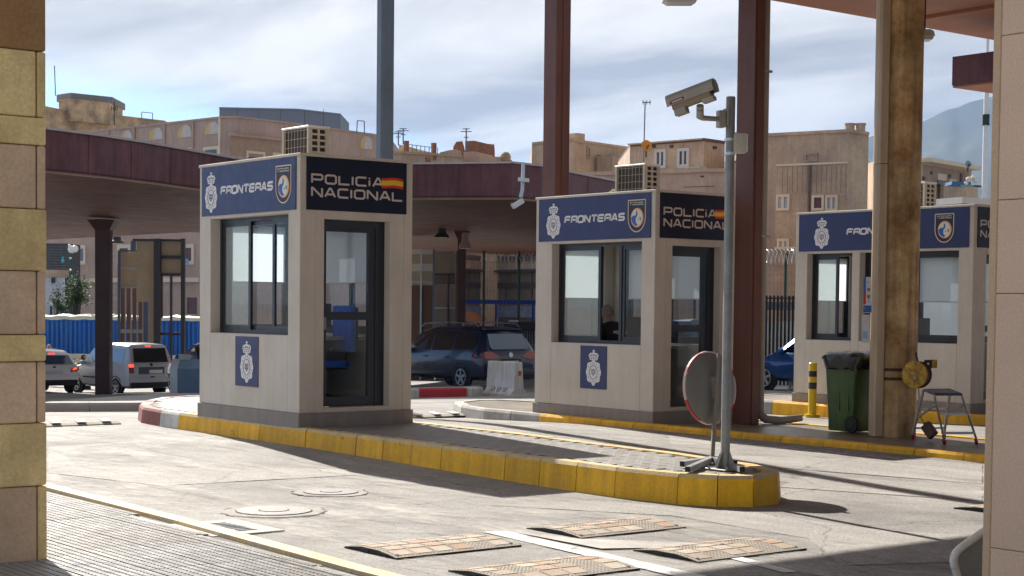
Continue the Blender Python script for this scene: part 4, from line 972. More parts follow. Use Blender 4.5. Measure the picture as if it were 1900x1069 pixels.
b2 = atd(1733, 675, 18.95); m = MB(); m.bar(b2-V((0, 0, .048)), b2+V((0, 0, .048)), .07, .02, up=tuple(CF)); m.build('bracket_plate', yel_r, t)
b3 = atd(1722, 675, 18.78); m = MB(); m.lathe(b3, -CF, [(.013, 0), (.013, .01)], 8); m.build('indicator', paper_w, t)
m = MB(); r0 = atd(1703, 672, 18.9); r1 = atd(1699, 654, 18.9); m.tube([r0, r1], .012, 6); m.build('lever', blk, t)
m = MB(); m.bar(rc-rn*.12, V((X, Y, rc.z)), .06, .05); m.build('bracket', rustd, t)
m = MB(); h0 = atd(1704, 719, 18.85); h1 = atd(1709, 775, 18.75); h2 = atd(1716, 790, 18.7); m.tube([h0, h1, h2], .008, 6); m.build('hose', M('hose_tan', (.4, .28, .16), .6), t)
w0, w1 = atd(1717, 788, 18.7), atd(1732, 810, 18.6); w1.z = max(w1.z, .17)
tw = thing('wooden_block', 'brown wooden block lying under the step ladder beneath the hose', 'block', (w1.x, w1.y, .12))
m = MB(); m.bar(w0, w1, .12, .07, up=(1, .3, 0)); m.build('block', M('brown_wood', (.09, .045, .03), .7, .2, 8), tw, bevel=.006)
m = MB(); m.tube([w0, w0.lerp(w1, -.1)], .02, 8); m.build('eye', rustd, tw)

# ------------------------------------------------------------------ step ladder
alu = M('aluminium', (.50, .48, .46), .4, .08, 5, .04, .05, 60, metal=.55); red_f = M('red_rubber', (.30, .02, .05), .6)
zp = .70; T1 = [onz(*p, zp) for p in ((1713, 723), (1734, 731), (1785, 731), (1763, 722))]
B1_ = [onz(1693, 812, .13), onz(1752, 821, .13), onz(1812, 821, .13)]; B1_.append(B1_[0]+(B1_[2]-B1_[1]))
t = thing('step_ladder', 'small aluminium step ladder with a dark top step and red feet, beside the stained column', 'step ladder', (B1_[1].x, B1_[1].y, .12))
m = MB(); m.ex([p+V((0, 0, -.02)) for p in T1], (0, 0, .028)); m.build('top_step', M('dark_rubber_tread', (.05, .055, .08), .6, .1), t, bevel=.005)
for a, b in zip(T1, B1_):
    m = MB(); m.bar(a+V((0, 0, -.02)), b+V((0, 0, .03)), .045, .022, up=tuple(CX)); m.build('leg', alu, t)
    m = MB(); m.bar(b+(a-b).normalized()*.045, b+V((0, 0, -.01)), .055, .035, up=tuple(CX)); m.build('foot', red_f, t, bevel=.006)
for f_ in (.40, .80):
    a = T1[1].lerp(B1_[1], f_); b = T1[2].lerp(B1_[2], f_); m = MB(); m.bar(a, b, .06, .025); m.build('rung', alu, t)
    a = T1[0].lerp(B1_[0], f_); b = T1[3].lerp(B1_[3], f_); m = MB(); m.bar(a, b, .02, .02); m.build('rear_rung', alu, t)
m = MB(); m.bar(T1[1].lerp(B1_[1], .2), T1[0].lerp(B1_[0], .6), .012, .02); m.bar(T1[2].lerp(B1_[2], .2), T1[3].lerp(B1_[3], .6), .012, .02); m.build('stay', galv, t)

# ------------------------------------------------------------------ wheelie bin, bollard
gb = M('green_bin_plastic', (.045, .095, .022), .45, .14, 3, .05, .05, 40, streak=.25, stain=(.09, .12, .015), stain_amt=.5, stain_scale=1.4); bag = M('black_bag', (.004, .005, .010), .35, .2, 6, 0, .3, 18, spec=.6)
x0, x1, y0, y1, zb = 6.02, 6.54, -2.72, -2.20, .13
t = thing('wheelie_bin', 'green wheelie bin lined with a black bag, left of the stained concrete column', 'bin', ((x0+x1)/2, (y0+y1)/2, .12))
m = MB(); m.loft([[(x0+.05, y0+.10, zb), (x1-.05, y0+.10, zb), (x1-.05, y1-.03, zb), (x0+.05, y1-.03, zb)], [(x0+.045, y0+.10, zb+.2), (x1-.045, y0+.10, zb+.2), (x1-.045, y1-.03, zb+.2), (x0+.045, y1-.03, zb+.2)],
                  [(x0+.01, y0+.02, zb+.86), (x1-.01, y0+.02, zb+.86), (x1-.01, y1, zb+.86), (x0+.01, y1, zb+.86)]]); m.build('body', gb, t, bevel=.02, smooth=50)
m = MB(); m.box(x0-.02, x1+.02, y0-.01, y1+.03, zb+.86, zb+.90); m.build('rim', gb, t, bevel=.008)
m = MB()
for yy in (y0+.16, y0+.30): m.box(x0+.028, x0+.05, yy, yy+.02, zb+.25, zb+.85)
m.tube([(x0+.03, y0+.09, zb+.42), (x0+.0, y0+.03, zb+.80), (x0+.0, y0-.03, zb+.90)], .018, 8); m.build('side_handle', gb, t)
random.seed(3)
rings = []
for k, (z, o) in enumerate(((zb+.76, .03), (zb+.84, .045), (zb+.905, .05), (zb+.945, .0), (zb+.955, -.12))):
    r = []
    for i in range(32):
        q = i*2*math.pi/32; cx_, cy_ = (x0+x1)/2, (y0+y1)/2; hx, hy = (x1-x0)/2+o, (y1-y0)/2+o
        s = 1/max(abs(math.cos(q)), abs(math.sin(q))); s = min(s, 1.25); jz = random.uniform(-.035, .02) if k == 0 else random.uniform(-.008, .012); jr = random.uniform(-.012, .012)
        r.append((cx_+(hx+jr)*s*math.cos(q), cy_+(hy+jr)*s*math.sin(q), z+jz))
    rings.append(r)
m = MB(); m.loft(rings); m.build('bag', bag, t, smooth=50)
for xx in (x0-.0, x1-.05):
    m = MB(); m.lathe((xx, y0+.10, zb+.095), (1, 0, 0), [(.075, -.005), (.098, .0), (.10, .02), (.098, .04), (.075, .045)], 24); w_ = m.build('wheel', M('rubber', (.015, .015, .016), .7), t, smooth=40)
    m = MB(); m.lathe((xx-.008, y0+.10, zb+.095), (1, 0, 0), [(.05, 0), (.055, .006)], 16); m.build('hub', blk, w_)
pb = onx(1507, 770, 9.9); zb = pb.z; hb = .80; by_ = M('bollard_yellow', (.62, .42, .01), .45, .06, 4, .02, .05, 40); bk_ = M('bollard_black', (.02, .02, .02), .5)
t = thing('bollard', 'yellow bollard with two black bands in front of the third booth', 'bollard', (pb.x, pb.y, zb))
for a, b, mt, nm in ((-.1, .40, by_, 'post'), (.40, .50, bk_, 'band'), (.50, .585, by_, 'post'), (.585, .675, bk_, 'band'), (.675, .79, by_, 'post')):
    m = MB(); m.lathe((pb.x, pb.y, zb), (0, 0, 1), [(.062, a), (.062, b)], 20); m.build(nm, mt, t, smooth=40)
m = MB(); m.lathe((pb.x, pb.y, zb), (0, 0, 1), [(.062, .79), (.052, .80), (.001, .802)], 20); m.build('cap', by_, t, smooth=40)
m = MB(); m.lathe((pb.x, pb.y, zb), (0, 0, 1), [(.115, -.05), (.115, .012)], 20); m.build('base_ring', by_, t, smooth=40)

# ------------------------------------------------------------------ rubber speed cushions
rub = M('dusty_rubber', (.33, .29, .24), .85, .15, 6, .12, .5, 70); rub_d = M('rubber_edge', (.018, .018, .016), .8)
pads = [M('tan_pad', (.42, .33, .25), .8, .12, 6, .12, .4, 70, rnd=.12), M('orange_pad', (.40, .26, .17), .8, .15, 6, .12, .4, 70, rnd=.1), M('sand_pad', (.46, .39, .31), .8, .12, 6, .12, .4, 70, rnd=.1)]
def hz(v, W): 
    prof_ = [(0, .012), (.12*W, .022), (.34*W, .036), (.66*W, .036), (.88*W, .022), (W, .012)]
    for (a, za), (b, zb2) in zip(prof_, prof_[1:]):
        if v <= b: return za+(zb2-za)*(v-a)/(b-a)
    return .016
def cushion(x0, y0, label, Lx=1.0, W=.6, tan=True, sc=1):
    gz = g(x0, y0)
    t = thing('speed_cushion', label, 'speed bump', (x0+Lx/2, y0+W/2, gz), 'rubber speed cushions bolted to the road' if tan else 'low rubber bumps far up the lane')
    vs_ = [0, .12*W, .34*W, .66*W, .88*W, W]; m = MB()
    m.loft([[(x, y0+v, gz+hz(v, W)*sc) for v in vs_]+[(x, y0+W, gz-.01), (x, y0, gz-.01)] for x in (x0, x0+Lx)]); m.build('base', rub, t)
    m = MB()
    for xx in (x0-.002, x0+Lx): m.loft([[(x, y0+v, gz+hz(v, W)*sc-.004) for v in vs_]+[(x, y0+W, gz-.012), (x, y0, gz-.012)] for x in (xx, xx+.002)])
    m.box(x0, x0+Lx, y0-.006, y0, gz-.01, gz+.012); m.build('edge', rub_d, t)
    for v in (.16, .52):
        m = MB(); m.box(x0-.006, x0+.004, y0+v*W, y0+(v+.14)*W, gz, gz+.024*sc); m.build('notch', rub_d, t)
    if tan:
        nx, ny = 6, 4
        for i in range(nx):
            for j in range(ny):
                if (i in (1, 4)) and j in (1, 2, 0) and random.random() < .55: continue
                off = .03 if j % 2 else 0
                a, b = .03+off+i*.157, .03+off+i*.157+.135; c_0, c_1 = (.06+j*.225)*W, (.06+j*.225+.19)*W
                m = MB(); e = .004
                for (u0, u1, v0, v1) in ((a, b, c_0, c_1),):
                    m.loft([[(x0+u0, y0+v0, gz+hz(v0, W)-.004), (x0+u1, y0+v0, gz+hz(v0, W)-.004), (x0+u1, y0+v1, gz+hz(v1, W)-.004), (x0+u0, y0+v1, gz+hz(v1, W)-.004)],
                            [(x0+u0+e, y0+v0+e, gz+hz(v0, W)+.0035), (x0+u1-e, y0+v0+e, gz+hz(v0, W)+.0035), (x0+u1-e, y0+v1-e, gz+hz(v1, W)+.0035), (x0+u0+e, y0+v1-e, gz+hz(v1, W)+.0035)]])
                m.build('pad', random.choice([pads[0], pads[0], pads[1], pads[2]]), t)
        studs = MB()
        for i in range(34):
            for j in range(18):
                u, v = .02+i*.0285, (.03+j*.053)*W; studs.box(x0+u, x0+u+.009, y0+v, y0+v+.009, gz+hz(v, W), gz+hz(v, W)+.0022)
        studs.build('studs', rub, t, kind='stuff')
        for (u, v) in ((.04, .05), (Lx-.05, .05), (.5, .5*W), (.53, .52*W)):
            m = MB(); m.lathe((x0+u, y0+v, gz+hz(v, W)), (0, 0, 1), [(.014, 0), (.012, .008)], 8); m.build('bolt', M('bright_zinc', (.55, .56, .56)), t)
    else:
        for i in range(3):
            m = MB(); a = x0+.1+i*.33
            m.loft([[(a, y0+.02, gz+.04), (a+.12, y0+.02, gz+.04), (a+.2, y0+W-.02, gz+.05), (a+.08, y0+W-.02, gz+.05)], [(a, y0+.02, gz+.052), (a+.12, y0+.02, gz+.052), (a+.2, y0+W-.02, gz+.062), (a+.08, y0+W-.02, gz+.062)]]); m.build('white_chevron', M('white_chevron_paint', (.60, .58, .55)), t)
cushion(-3.45, -6.97, 'rubber speed cushion lying furthest left, near the yellow pavement kerb')
cushion(-1.90, -6.94, 'rubber speed cushion nearest to the yellow island, with the orange pads')
cushion(-1.98, -8.16, 'rubber speed cushion lying nearest to the right pillar, in front of the canopy shade')
cushion(-3.46, -8.14, 'rubber speed cushion cut off by the bottom edge of the view')
p = onz(1763, 944); cushion(p.x+.02, p.y-.62, 'rubber speed cushion half hidden behind the right pillar')
cushion(-1.30, 3.85, 'black and white rubber bump on the lane behind the left pillar', 1.0, .34, False, 1.1)
cushion(4.15, 3.85, 'low rubber bump on the lane between the nearest and the middle booth', 1.0, .34, False, 1.1)

# ------------------------------------------------------------------ manholes and grate
iron = M('worn_iron_lid', (.20, .19, .18), .6, .15, 8, .15, .5, 50, metal=.3); rimc = M('mortar_ring', (.30, .28, .255), .85, .12, 5, .1, .5, 50); crackm = M('dark_gap', (.05, .045, .04), .9)
def manhole(px, py, label, r=.36):
    p = onz(px, py); t = thing('manhole_cover', label, 'manhole cover', (p.x, p.y, 0), 'round manhole covers in the lane')
    def disc(rr, z0, z1, mt, nm, jit=0, n=40):
        pts_ = [(p.x+(rr+random.uniform(-jit, jit))*math.cos(i*2*math.pi/n), p.y+(rr+random.uniform(-jit, jit))*math.sin(i*2*math.pi/n)) for i in range(n)]
        m = MB(); m.prism(pts_, z0, z1); return m.build(nm, mt, t)
    disc(r*1.40, -.02, .0072, crackm, 'crack_line', .03); disc(r*1.39, -.02, .0090, rimc, 'mortar_ring', .03)
    disc(r*1.03, -.02, .0125, crackm, 'gap', .004); disc(r, -.02, .015, iron, 'lid')
    disc(r*.42, .0, .0160, crackm, 'inner_groove'); disc(r*.38, .0, .0185, iron, 'centre_boss')
    for i in range(0):
        q = i*math.pi/6; d = V((math.cos(q), math.sin(q), 0)); m = MB(); m.bar(V((p.x, p.y, .0150))+d*r*.55, V((p.x, p.y, .0150))+d*r*.88, .03, .004); m.build('raised_bar', iron, t)
manhole(508, 950, 'worn round manhole cover with cracked mortar, nearest to the drain grate', .285)
manhole(614, 915, 'smaller worn manhole cover further up the lane', .225)
gc = [onz(x, y) for x, y in ((345, 980), (402, 972), (452, 988), (398, 993))]
gx0, gx1 = -3.84, -3.52; gy0, gy1 = -5.36, -4.88
t = thing('drain_grate', 'iron drain grate set in pale mortar beside the yellow pavement kerb', 'drain grate', ((gx0+gx1)/2, (gy0+gy1)/2, 0))
m = MB(); m.box(gx0-.10, gx1+.14, gy0-.12, gy1+.12, -.02, .012); m.build('mortar_bed', M('pale_mortar', (.44, .42, .39), .85, .08), t)
m = MB(); m.box(gx0, gx1, gy0, gy1, -.02, .0125); m.build('opening', M('drain_black', (.006, .006, .006), .95), t)
for i in range(7):
    m = MB(); yy = gy0+.03+i*(gy1-gy0-.06)/6; m.box(gx0+.01, gx1-.01, yy-.009, yy+.009, .0, .0165); m.build('grate_bar', M('grate_iron', (.42, .42, .42), .35, metal=.5), t)
for i in range(3):
    m = MB(); xx = gx0+.02+i*(gx1-gx0-.04)/2; m.box(xx-.008, xx+.008, gy0+.01, gy1-.01, .0, .016); m.build('grate_bar', M('grate_iron', (.42, .42, .42)), t)
random.seed(11)
gv = MB()
gp = onz(460, 842)
for i in range(420):
    q = random.random(); x = -.55+random.gauss(0, .28); y = -.1+random.gauss(0, .9)
    c = onz(440+150*q+random.gauss(0, 12), 838+32*q+random.gauss(0, 3)); s = random.uniform(.008, .022)
    gv.ball((c.x, c.y, s*.3+.01), (s, s*.8, s*.5), 5, 3)
gv.build('loose_gravel', M('gravel_grey', (.40, .36, .29), .9, .2, 9), kind='stuff')

# ------------------------------------------------------------------ lamps on the canopies
lamp_c = M('lamp_blue_grey', (.22, .27, .33), .35, .1); lamp_d = M('lamp_dark', (.03, .026, .024), .5)
def under_lamp(px0, px1, py0, py1, D, zc, label, mat, bell=False):
    a = atd((px0+px1)/2, (py0+py1)/2, D); w_ = (px1-px0)/F_PX*D; h_ = (py1-py0)/F_PX*D
    t = thing('ceiling_lamp', label, 'lamp', (a.x, a.y, a.z))
    m = MB(); m.tube([(a.x, a.y, a.z+h_*.3), (a.x, a.y, zc)], .012, 6); m.build('stem', lamp_d, t)
    if bell:
        m = MB(); m.lathe((a.x, a.y, a.z-h_/2), (0, 0, 1), [(w_/2, 0), (w_/2*.9, h_*.25), (w_*.28, h_*.5), (w_*.25, h_*1.0), (.01, h_*1.02)], 20); m.build('shade', mat, t, smooth=40)
        m = MB(); m.lathe((a.x, a.y, a.z-h_/2-.01), (0, 0, 1), [(w_/2*.85, 0), (w_/2*.85, .01)], 20); m.build('diffuser', M('lamp_lens', (.6, .6, .56)), t)
    else:
        m = MB(); r = [(-.5, -.15), (-.42, .35), (-.2, .5), (.2, .5), (.42, .35), (.5, -.15)]; k = MB()
        k.loft([[a+CX*(x*w_)+V((0, 0, y*h_))+V((CF.x, CF.y, 0))*d for x, y in r] for d in (-.12, .12)]); k.build('housing', mat, t, bevel=.01)
        k = MB(); k.loft([[a+CX*(x*w_*.9)+V((0, 0, y*h_))+V((CF.x, CF.y, 0))*d for x, y in ((-.5, -.15), (.5, -.15), (.4, -.42), (-.4, -.42))] for d in (-.1, .1)]); k.build('diffuser', M('lamp_lens', (.6, .6, .56)), t)
under_lamp(240, 285, 341, 359, 40, ZS, 'blue-grey flat lamp under the front edge of the long low canopy', lamp_c)
under_lamp(806, 834, 423, 441, 56, ZS, 'dark dome lamp under the low canopy, left of the bell lamp', lamp_d, True)
under_lamp(851, 875, 432, 461, 56, ZS, 'tan bell lamp under the low canopy, left of the middle booth', M('lamp_tan', (.30, .22, .17), .5), True)
under_lamp(203, 231, 439, 452, 72, ZS, 'black lamp hanging past the far edge of the low canopy, right of its dark column', lamp_d, True)
under_lamp(1229, 1294, -8, 9, 15.5, ROOFH, 'cream lamp hanging at the top edge of the view under the big canopy', ac_case)
under_lamp(1700, 1731, 57, 77, 19.5, ROOFH, 'cream lamp under the big canopy right of the stained concrete column', ac_case)
# small camera hanging off the low canopy fascia
D_ = 40.0; a = atd(971, 304, D_); b = atd(969, 352, D_)
t = thing('surveillance_camera', 'small pale camera hanging from the plum canopy fascia left of the brown column', 'security camera', b)
pw = M('pale_blue_metal', (.45, .55, .65), .4)
m = MB(); m.tube([a, b, atd(966, 366, D_)], .045, 8); m.build('rod', pw, t)
m = MB(); m.bar(atd(961, 333, D_-.06), atd(982, 335, D_-.06), .11, .09); m.build('junction_box', M('box_white', (.6, .62, .64), .5), t, bevel=.01)
m = MB(); m.bar(atd(970, 372, D_), atd(951, 384, D_-.1), .14, .12); m.build('camera_body', M('box_white', (.6, .62, .64)), t, bevel=.015)
m = MB(); m.bar(atd(966, 362, D_), atd(967, 374, D_), .05, .05); m.build('bracket', M('lamp_tan', (.3, .22, .17)), t)
m = MB(); m.bar(atd(955, 378, D_-.02), atd(949, 377, D_-.14), .05, .01); m.build('sun_visor', M('box_white', (.6, .62, .64)), t)
# ------------------------------------------------------------------ town behind
pl_mauve = M('mauve_brown_plaster', (.46, .335, .285), .9, .10, .25, .10, .3, 12, streak=.18, stain=(.28, .21, .18), stain_amt=.4, stain_scale=.3)
pl_tan = M('tan_plaster', (.62, .445, .31), .9, .10, .3, .10, .3, 12, streak=.2, stain=(.26, .20, .15), stain_amt=.5, stain_scale=.4)
pl_pink = M('pink_plaster', (.64, .43, .31), .9, .08, .3, .08, .2, 12, streak=.15, stain=(.30, .22, .19), stain_amt=.5, stain_scale=.35)
pl_conc = M('weathered_concrete_wall', (.52, .39, .28), .9, .12, .4, .10, .3, 10, streak=.15, stain=(.20, .165, .14), stain_amt=.6, stain_scale=.35)
pl_ruin = M('crumbling_ochre_plaster', (.66, .48, .28), .9, .15, .5, .15, .5, 8, stain=(.24, .18, .13), stain_amt=.8, stain_scale=.6)
pl_cream = M('cream_trim', (.64, .55, .43), .85, .06, 1); trim_w = M('white_trim', (.58, .54, .50), .8, .05, 1)
yel_w = M('yellow_reveal', (.55, .40, .16), .85, .08, 1); brick_r = M('bare_brick', (.28, .13, .075), .9, .25, 3, .2, .5, 10)
win_d = M('dark_window_glass', (.03, .035, .045), .15, .2, 2, 0, 0, spec=.8); shut = M('plum_shutter', (.12, .065, .075), .7)
blue_g = M('blue_grey_cladding', (.15, .195, .26), .7, .06, .6, .05, .1, 20)
class Bld:
    def __init__(s, name, label, cat, tops, D0, depth, mat, zb=-2.5, roof=None):
        z = atd(*tops[0], D0).z; s.z = z; s.P = [onz(x, y, z) for x, y in tops]; s.mat = mat
        f = [(p.x, p.y) for p in s.P]; b = [(x+CF.x*depth, y+CF.y*depth) for x, y in f][::-1]
        s.root = thing(name, label, cat, (s.P[0].x, s.P[0].y, zb)); m = MB(); m.prism(f+b, zb, z-.15); m.build('wall', mat, s.root)
        m = MB(); e = .12; m.prism([(x-CF.x*e, y-CF.y*e) for x, y in f]+b, z-.148, z); m.build('roof', roof or mat, s.root)
        s.zb = zb
    def hit(s, i, px, py, out=0):
        a, b = s.P[i], s.P[i+1]; t = (b-a); n = V((t.y, -t.x, 0)).normalized()
        if n.dot(CF) > 0: n = -n
        d = ray(px, py); return CAM+d*((a-CAM).dot(n)/d.dot(n))+n*out, n
    def quad(s, i, x0, y0, x1, y1):
        return [s.hit(i, *p)[0] for p in ((x0, y1), (x1, y1), (x1, y0), (x0, y0))]
    def pane(s, i, x0, y0, x1, y1, mat, d0=.0, d1=.03, name='pane', parent=None):
        # a true rectangle on the facade: lower left and upper right corners give it
        q = s.rect(i, x0, y0, x1, y1); n = s.hit(i, x0, y0)[1]; m = MB(); m.ex([p+n*d0 for p in q], n*(d1-d0)); return m.build(name, mat, parent or s.root)
    def rect(s, i, x0, y0, x1, y1):
        xm, ym = (x0+x1)/2, (y0+y1)/2
        l = s.hit(i, x0, ym)[0]; r = s.hit(i, x1, ym)[0]; u = s.hit(i, xm, y0)[0].z; d = s.hit(i, xm, y1)[0].z
        return [V((l.x, l.y, d)), V((r.x, r.y, d)), V((r.x, r.y, u)), V((l.x, l.y, u))]
    def window(s, i, x0, y0, x1, y1, fm, pm, fw=.16, mull=0):
        q = s.rect(i, x0, y0, x1, y1); n = s.hit(i, x0, y0)[1]; r = (q[1]-q[0]); W = r.length; r.normalize(); Z = V((0, 0, 1)); H = (q[3]-q[0]).length; o = q[0]
        def bx(m, a, b, c, d, e, f): m.ex([o+r*a+Z*c+n*e, o+r*b+Z*c+n*e, o+r*b+Z*d+n*e, o+r*a+Z*d+n*e], n*(f-e))
        m = MB()
        for a, b, c, d in ((0, W, 0, fw), (0, W, H-fw, H), (0, fw, fw, H-fw), (W-fw, W, fw, H-fw)): bx(m, a, b, c, d, 0, .10)
        for k in range(mull): x = fw+(W-2*fw)*(k+1)/(mull+1); bx(m, x-.06, x+.06, fw, H-fw, .03, .09)
        w = m.build('window', fm, s.root)
        m = MB(); bx(m, fw, W-fw, fw, H-fw, .01, .03); m.build('pane', pm, w); return w
    def arch(s, i, x0, y0, x1, y1, fill):
        q = s.rect(i, x0, y0, x1, y1); n = s.hit(i, x0, y0)[1]; r = (q[1]-q[0]); W = r.length; r.normalize(); Z = V((0, 0, 1)); H = (q[3]-q[0]).length; o = q[0]
        def curve(a0, a1): return [(a0, 0)]+[((a0+a1)/2-(a1-a0)/2*math.cos(t), H*.35+H*.65*math.sin(t)) for t in [k*math.pi/10 for k in range(11)]]+[(a1, 0)]
        m = MB(); m.ex([o+r*x+Z*z+n*.01 for x, z in curve(0, W)], n*.03); a = m.build('arch_reveal', yel_w, s.root)
        m = MB(); m.ex([o+r*x+Z*z+n*.041 for x, z in curve(W*.30, W*.98)], n*.015); m.build('arch_field', fill, a)
    def band(s, i, x0, x1, y0, y1, mat, out=.12, name='ledge'): return s.pane(i, x0, y0, x1, y1, mat, 0, out, name)

bA = Bld('ruined_building', 'crumbling ochre building with a rooftop hut at the far left', 'building', [(40, 192), (84, 197), (109, 202), (203, 212), (306, 224)], 168, 15, pl_ruin)
for a, b, mt in (((103, 140, 'x'), None, None),): pass
hz_ = Bld('rooftop_hut', 'small ochre hut with a grey slab roof on top of the crumbling building', 'hut', [(109, 186), (132, 183), (203, 191)], 174, 6, pl_ruin, zb=bA.z-1.2)
slab = [onz(x, y, hz_.z+.75) for x, y in ((105, 176), (131, 172), (208, 180))]
m = MB(); f = [(p.x, p.y) for p in slab]; m.prism(f+[(x+CF.x*6, y+CF.y*6) for x, y in f][::-1], hz_.z+.02, hz_.z+.75); m.build('roof_slab', M('grey_slab', (.22, .22, .22), .85, .1, 1), hz_.root)
for px, y0, y1, D, lab in ((103, 122, 178, 172, 'thin bare aerial mast at the left corner of the rooftop hut'), (212, 188, 232, 160, 'television aerial standing right of the rooftop hut')):
    a = atd(px, y1, D); b = atd(px-(2 if px < 110 else 0), y0, D); t = thing('aerial', lab, 'aerial', a); m = MB(); m.tube([a, b], .05, 5); m.build('mast', lamp_d, t)
    if px > 200:
        m = MB(); m.bar(a.lerp(b, .7)-CX*.35, a.lerp(b, .7)+CX*.35, .05); m.build('boom', lamp_d, t)
        for k in (-.3, -.1, .15, .33): m = MB(); m.bar(a.lerp(b, .7)+CX*k*.9-V((0, 0, .25)), a.lerp(b, .7)+CX*k*.9+V((0, 0, .25)), .04); m.build('element', lamp_d, t)
def roof_frame(pxs_, D, label):
    P = [atd(x, y, D) for x, y in pxs_]; t = thing('roof_frame', label, 'frame', P[0])
    for a, b in zip(P, P[1:]): m = MB(); m.bar(a, b, .06); m.build('bar', grey_steel, t)
roof_frame([(263, 222), (263, 208), (283, 210), (283, 224)], 150, 'thin metal frame on the roof left of the blue-grey box')
roof_frame([(662, 246), (663, 224), (676, 225), (676, 248)], 131, 'thin metal frame on the roof near the blue-grey column')

bB = Bld('long_building', 'long mauve-brown building with a row of pointed arches under its parapet', 'building', [(410, 216), (441, 215.5), (548, 228), (698, 249), (722, 252.5)], 126, 14, pl_mauve)
bL = Bld('side_wing', 'left wing of the long mauve building, arches and white-framed windows', 'building', [(-60, 268), (165, 243), (410, 216)], 97, .1, pl_mauve) if 0 else None
z = bB.z; Lp = [onz(-60, 269, z), onz(165, 243.5, z), onz(410, 216, z)]
m = MB(); f = [(p.x, p.y) for p in Lp]; m.prism(f+[(x+CF.x*14, y+CF.y*14) for x, y in f][::-1], -2.5, z-.15); m.build('wall', pl_mauve, bB.root)
m = MB(); m.prism([(x-CF.x*.12, y-CF.y*.12) for x, y in f]+[(x+CF.x*14, y+CF.y*14) for x, y in f][::-1], z-.148, z); m.build('roof', pl_mauve, bB.root)
bB.P = Lp+bB.P; # facades 0,1 = left wing, then 3.. right
lt = M('pale_arch_field', (.50, .47, .46), .85)
for a in ((181, 248, 194.5, 257), (225, 242, 246, 262), (278, 237, 303, 259), (330, 232, 356, 255), (381, 226, 407, 249)): bB.arch(1, *a, lt)
for x, y in ((202, 240), (250, 235), (306, 229), (359, 223), (408.5, 217.5)): bB.pane(1, x-1.6, y+1, x+1.6, 330, pl_cream if x > 400 else pl_mauve, 0, .12, 'pilaster')
bB.window(1, 329, 275, 359, 312, pl_cream, shut, .25); bB.window(1, 378, 272, 408, 312, pl_cream, win_d, .25)
for a in ((668, 253, 690, 277),): bB.arch(5, *a, lt)
bB.arch(5, 596, 246, 612, 268, lt)
for (x0, y0, x1, y1) in ((140, 455, 160, 491), (219, 454, 243, 491), (341, 453, 361, 491)): bB.window(1, x0, y0, x1, y1, pl_cream, win_d if x0 < 200 else shut, .3, 0)
bB.band(1, 100, 372, 516, 524, pl_cream, .2)
bB.window(1, 344, 545, 372, 590, pl_mauve, shut, .3)
bB.pane(1, 343, 480, 352, 489, M('blue_cloth', (.15, .35, .65), .8), .1, .15, 'hanging_cloth')
bB.pane(4, 426, 256, 520, 292, M('loggia_tan', (.36, .25, .18), .9), .0, .04, 'loggia')
bB.pane(4, 424, 252, 522, 257, pl_mauve, 0, .25, 'lintel')
for a in ((456, 281, 491, 300),): bB.window(4, *a, pl_cream, shut, .2)
bB.window(4, 505, 284, 530, 300, pl_cream, shut, .2)
for i in range(9): bB.pane(1, 198, 465+i*12, 222, 475.5+i*12, pl_mauve, 0, .05, 'rusticated_stone')
random.seed(5)
bC = Bld('rooftop_box', 'blue-grey clad box standing on the roof of the long building', 'roof structure', [(407, 199), (553, 202), (632, 211)], 150, 8, blue_g, zb=z-.5)
for x in (440, 480, 520, 565, 600): bC.pane(0 if x < 553 else 1, x, 202, x+.7, 240, M('cladding_joint', (.08, .1, .14), .8), 0, .02, 'joint')

# low ruined houses in the middle
bD = Bld('old_house', 'old low house with a whitish wall and rubble roof behind the low canopy', 'building', [(725, 281), (745, 281), (815, 285), (858, 288)], 100, 10, pl_conc)
bD.pane(1, 789, 292, 799, 305, brick_r, 0, .03, 'brick_patch')
for pts_, lab, mt in (([(740, 268), (758, 272), (776, 277), (812, 286)], 'crumbling roof slope with patches of bare brick', pl_ruin),
                      ([(816, 283), (832, 279), (846, 277), (856, 281)], 'dark rubble heap on the old roofs', pl_conc),
                      ([(841, 272), (847, 263), (858, 262), (861, 280)], 'broken brick stub wall left of the aerial', brick_r),
                      ([(863, 262), (880, 261), (905, 267), (917, 268)], 'brick rooftop hut with flaking plaster right of the aerial', brick_r),
                      ([(860, 282), (880, 281), (912, 288), (922, 297)], 'pinkish white end wall below the brick hut', pl_pink),
                      ([(918, 291), (936, 291), (944, 295), (950, 297)], 'low rubble wall with a small dome, left of the brown column', pl_ruin)):
    D = 104; P = [atd(x, y, D) for x, y in pts_]; m = MB(); m.ex([V((P[0].x, P[0].y, -2))]+P+[V((P[-1].x, P[-1].y, -2))], V((CF.x, CF.y, 0))*4)
    o = m.build('ruined_wall', mt, label=lab, category='ruined wall')
m = MB(); m.ball(atd(938, 292, 103), .35, 12, 6); m.build('small_dome', pl_ruin, label='small ochre dome on the rubble wall, left of the brown column', category='dome')
for x, y0, y1, lab in ((865, 238, 280, 'bright branched aerial above the brick hut'), (748, 238, 268, 'tall thin aerial right of the blue-grey column'), (739, 244, 270, 'short crossed aerial beside the blue-grey column')):
    a = atd(x, y1, 103); b = atd(x, y0, 103); t = thing('aerial', lab, 'aerial', a); m = MB(); m.tube([a, b], .045, 5); m.build('mast', grey_steel, t)
    for f_, w_ in ((.97, .22), (.85, .35), (.6, .15)):
        m = MB(); q = a.lerp(b, f_); m.bar(q-CX*w_, q+CX*w_, .05); m.build('element', grey_steel, t)
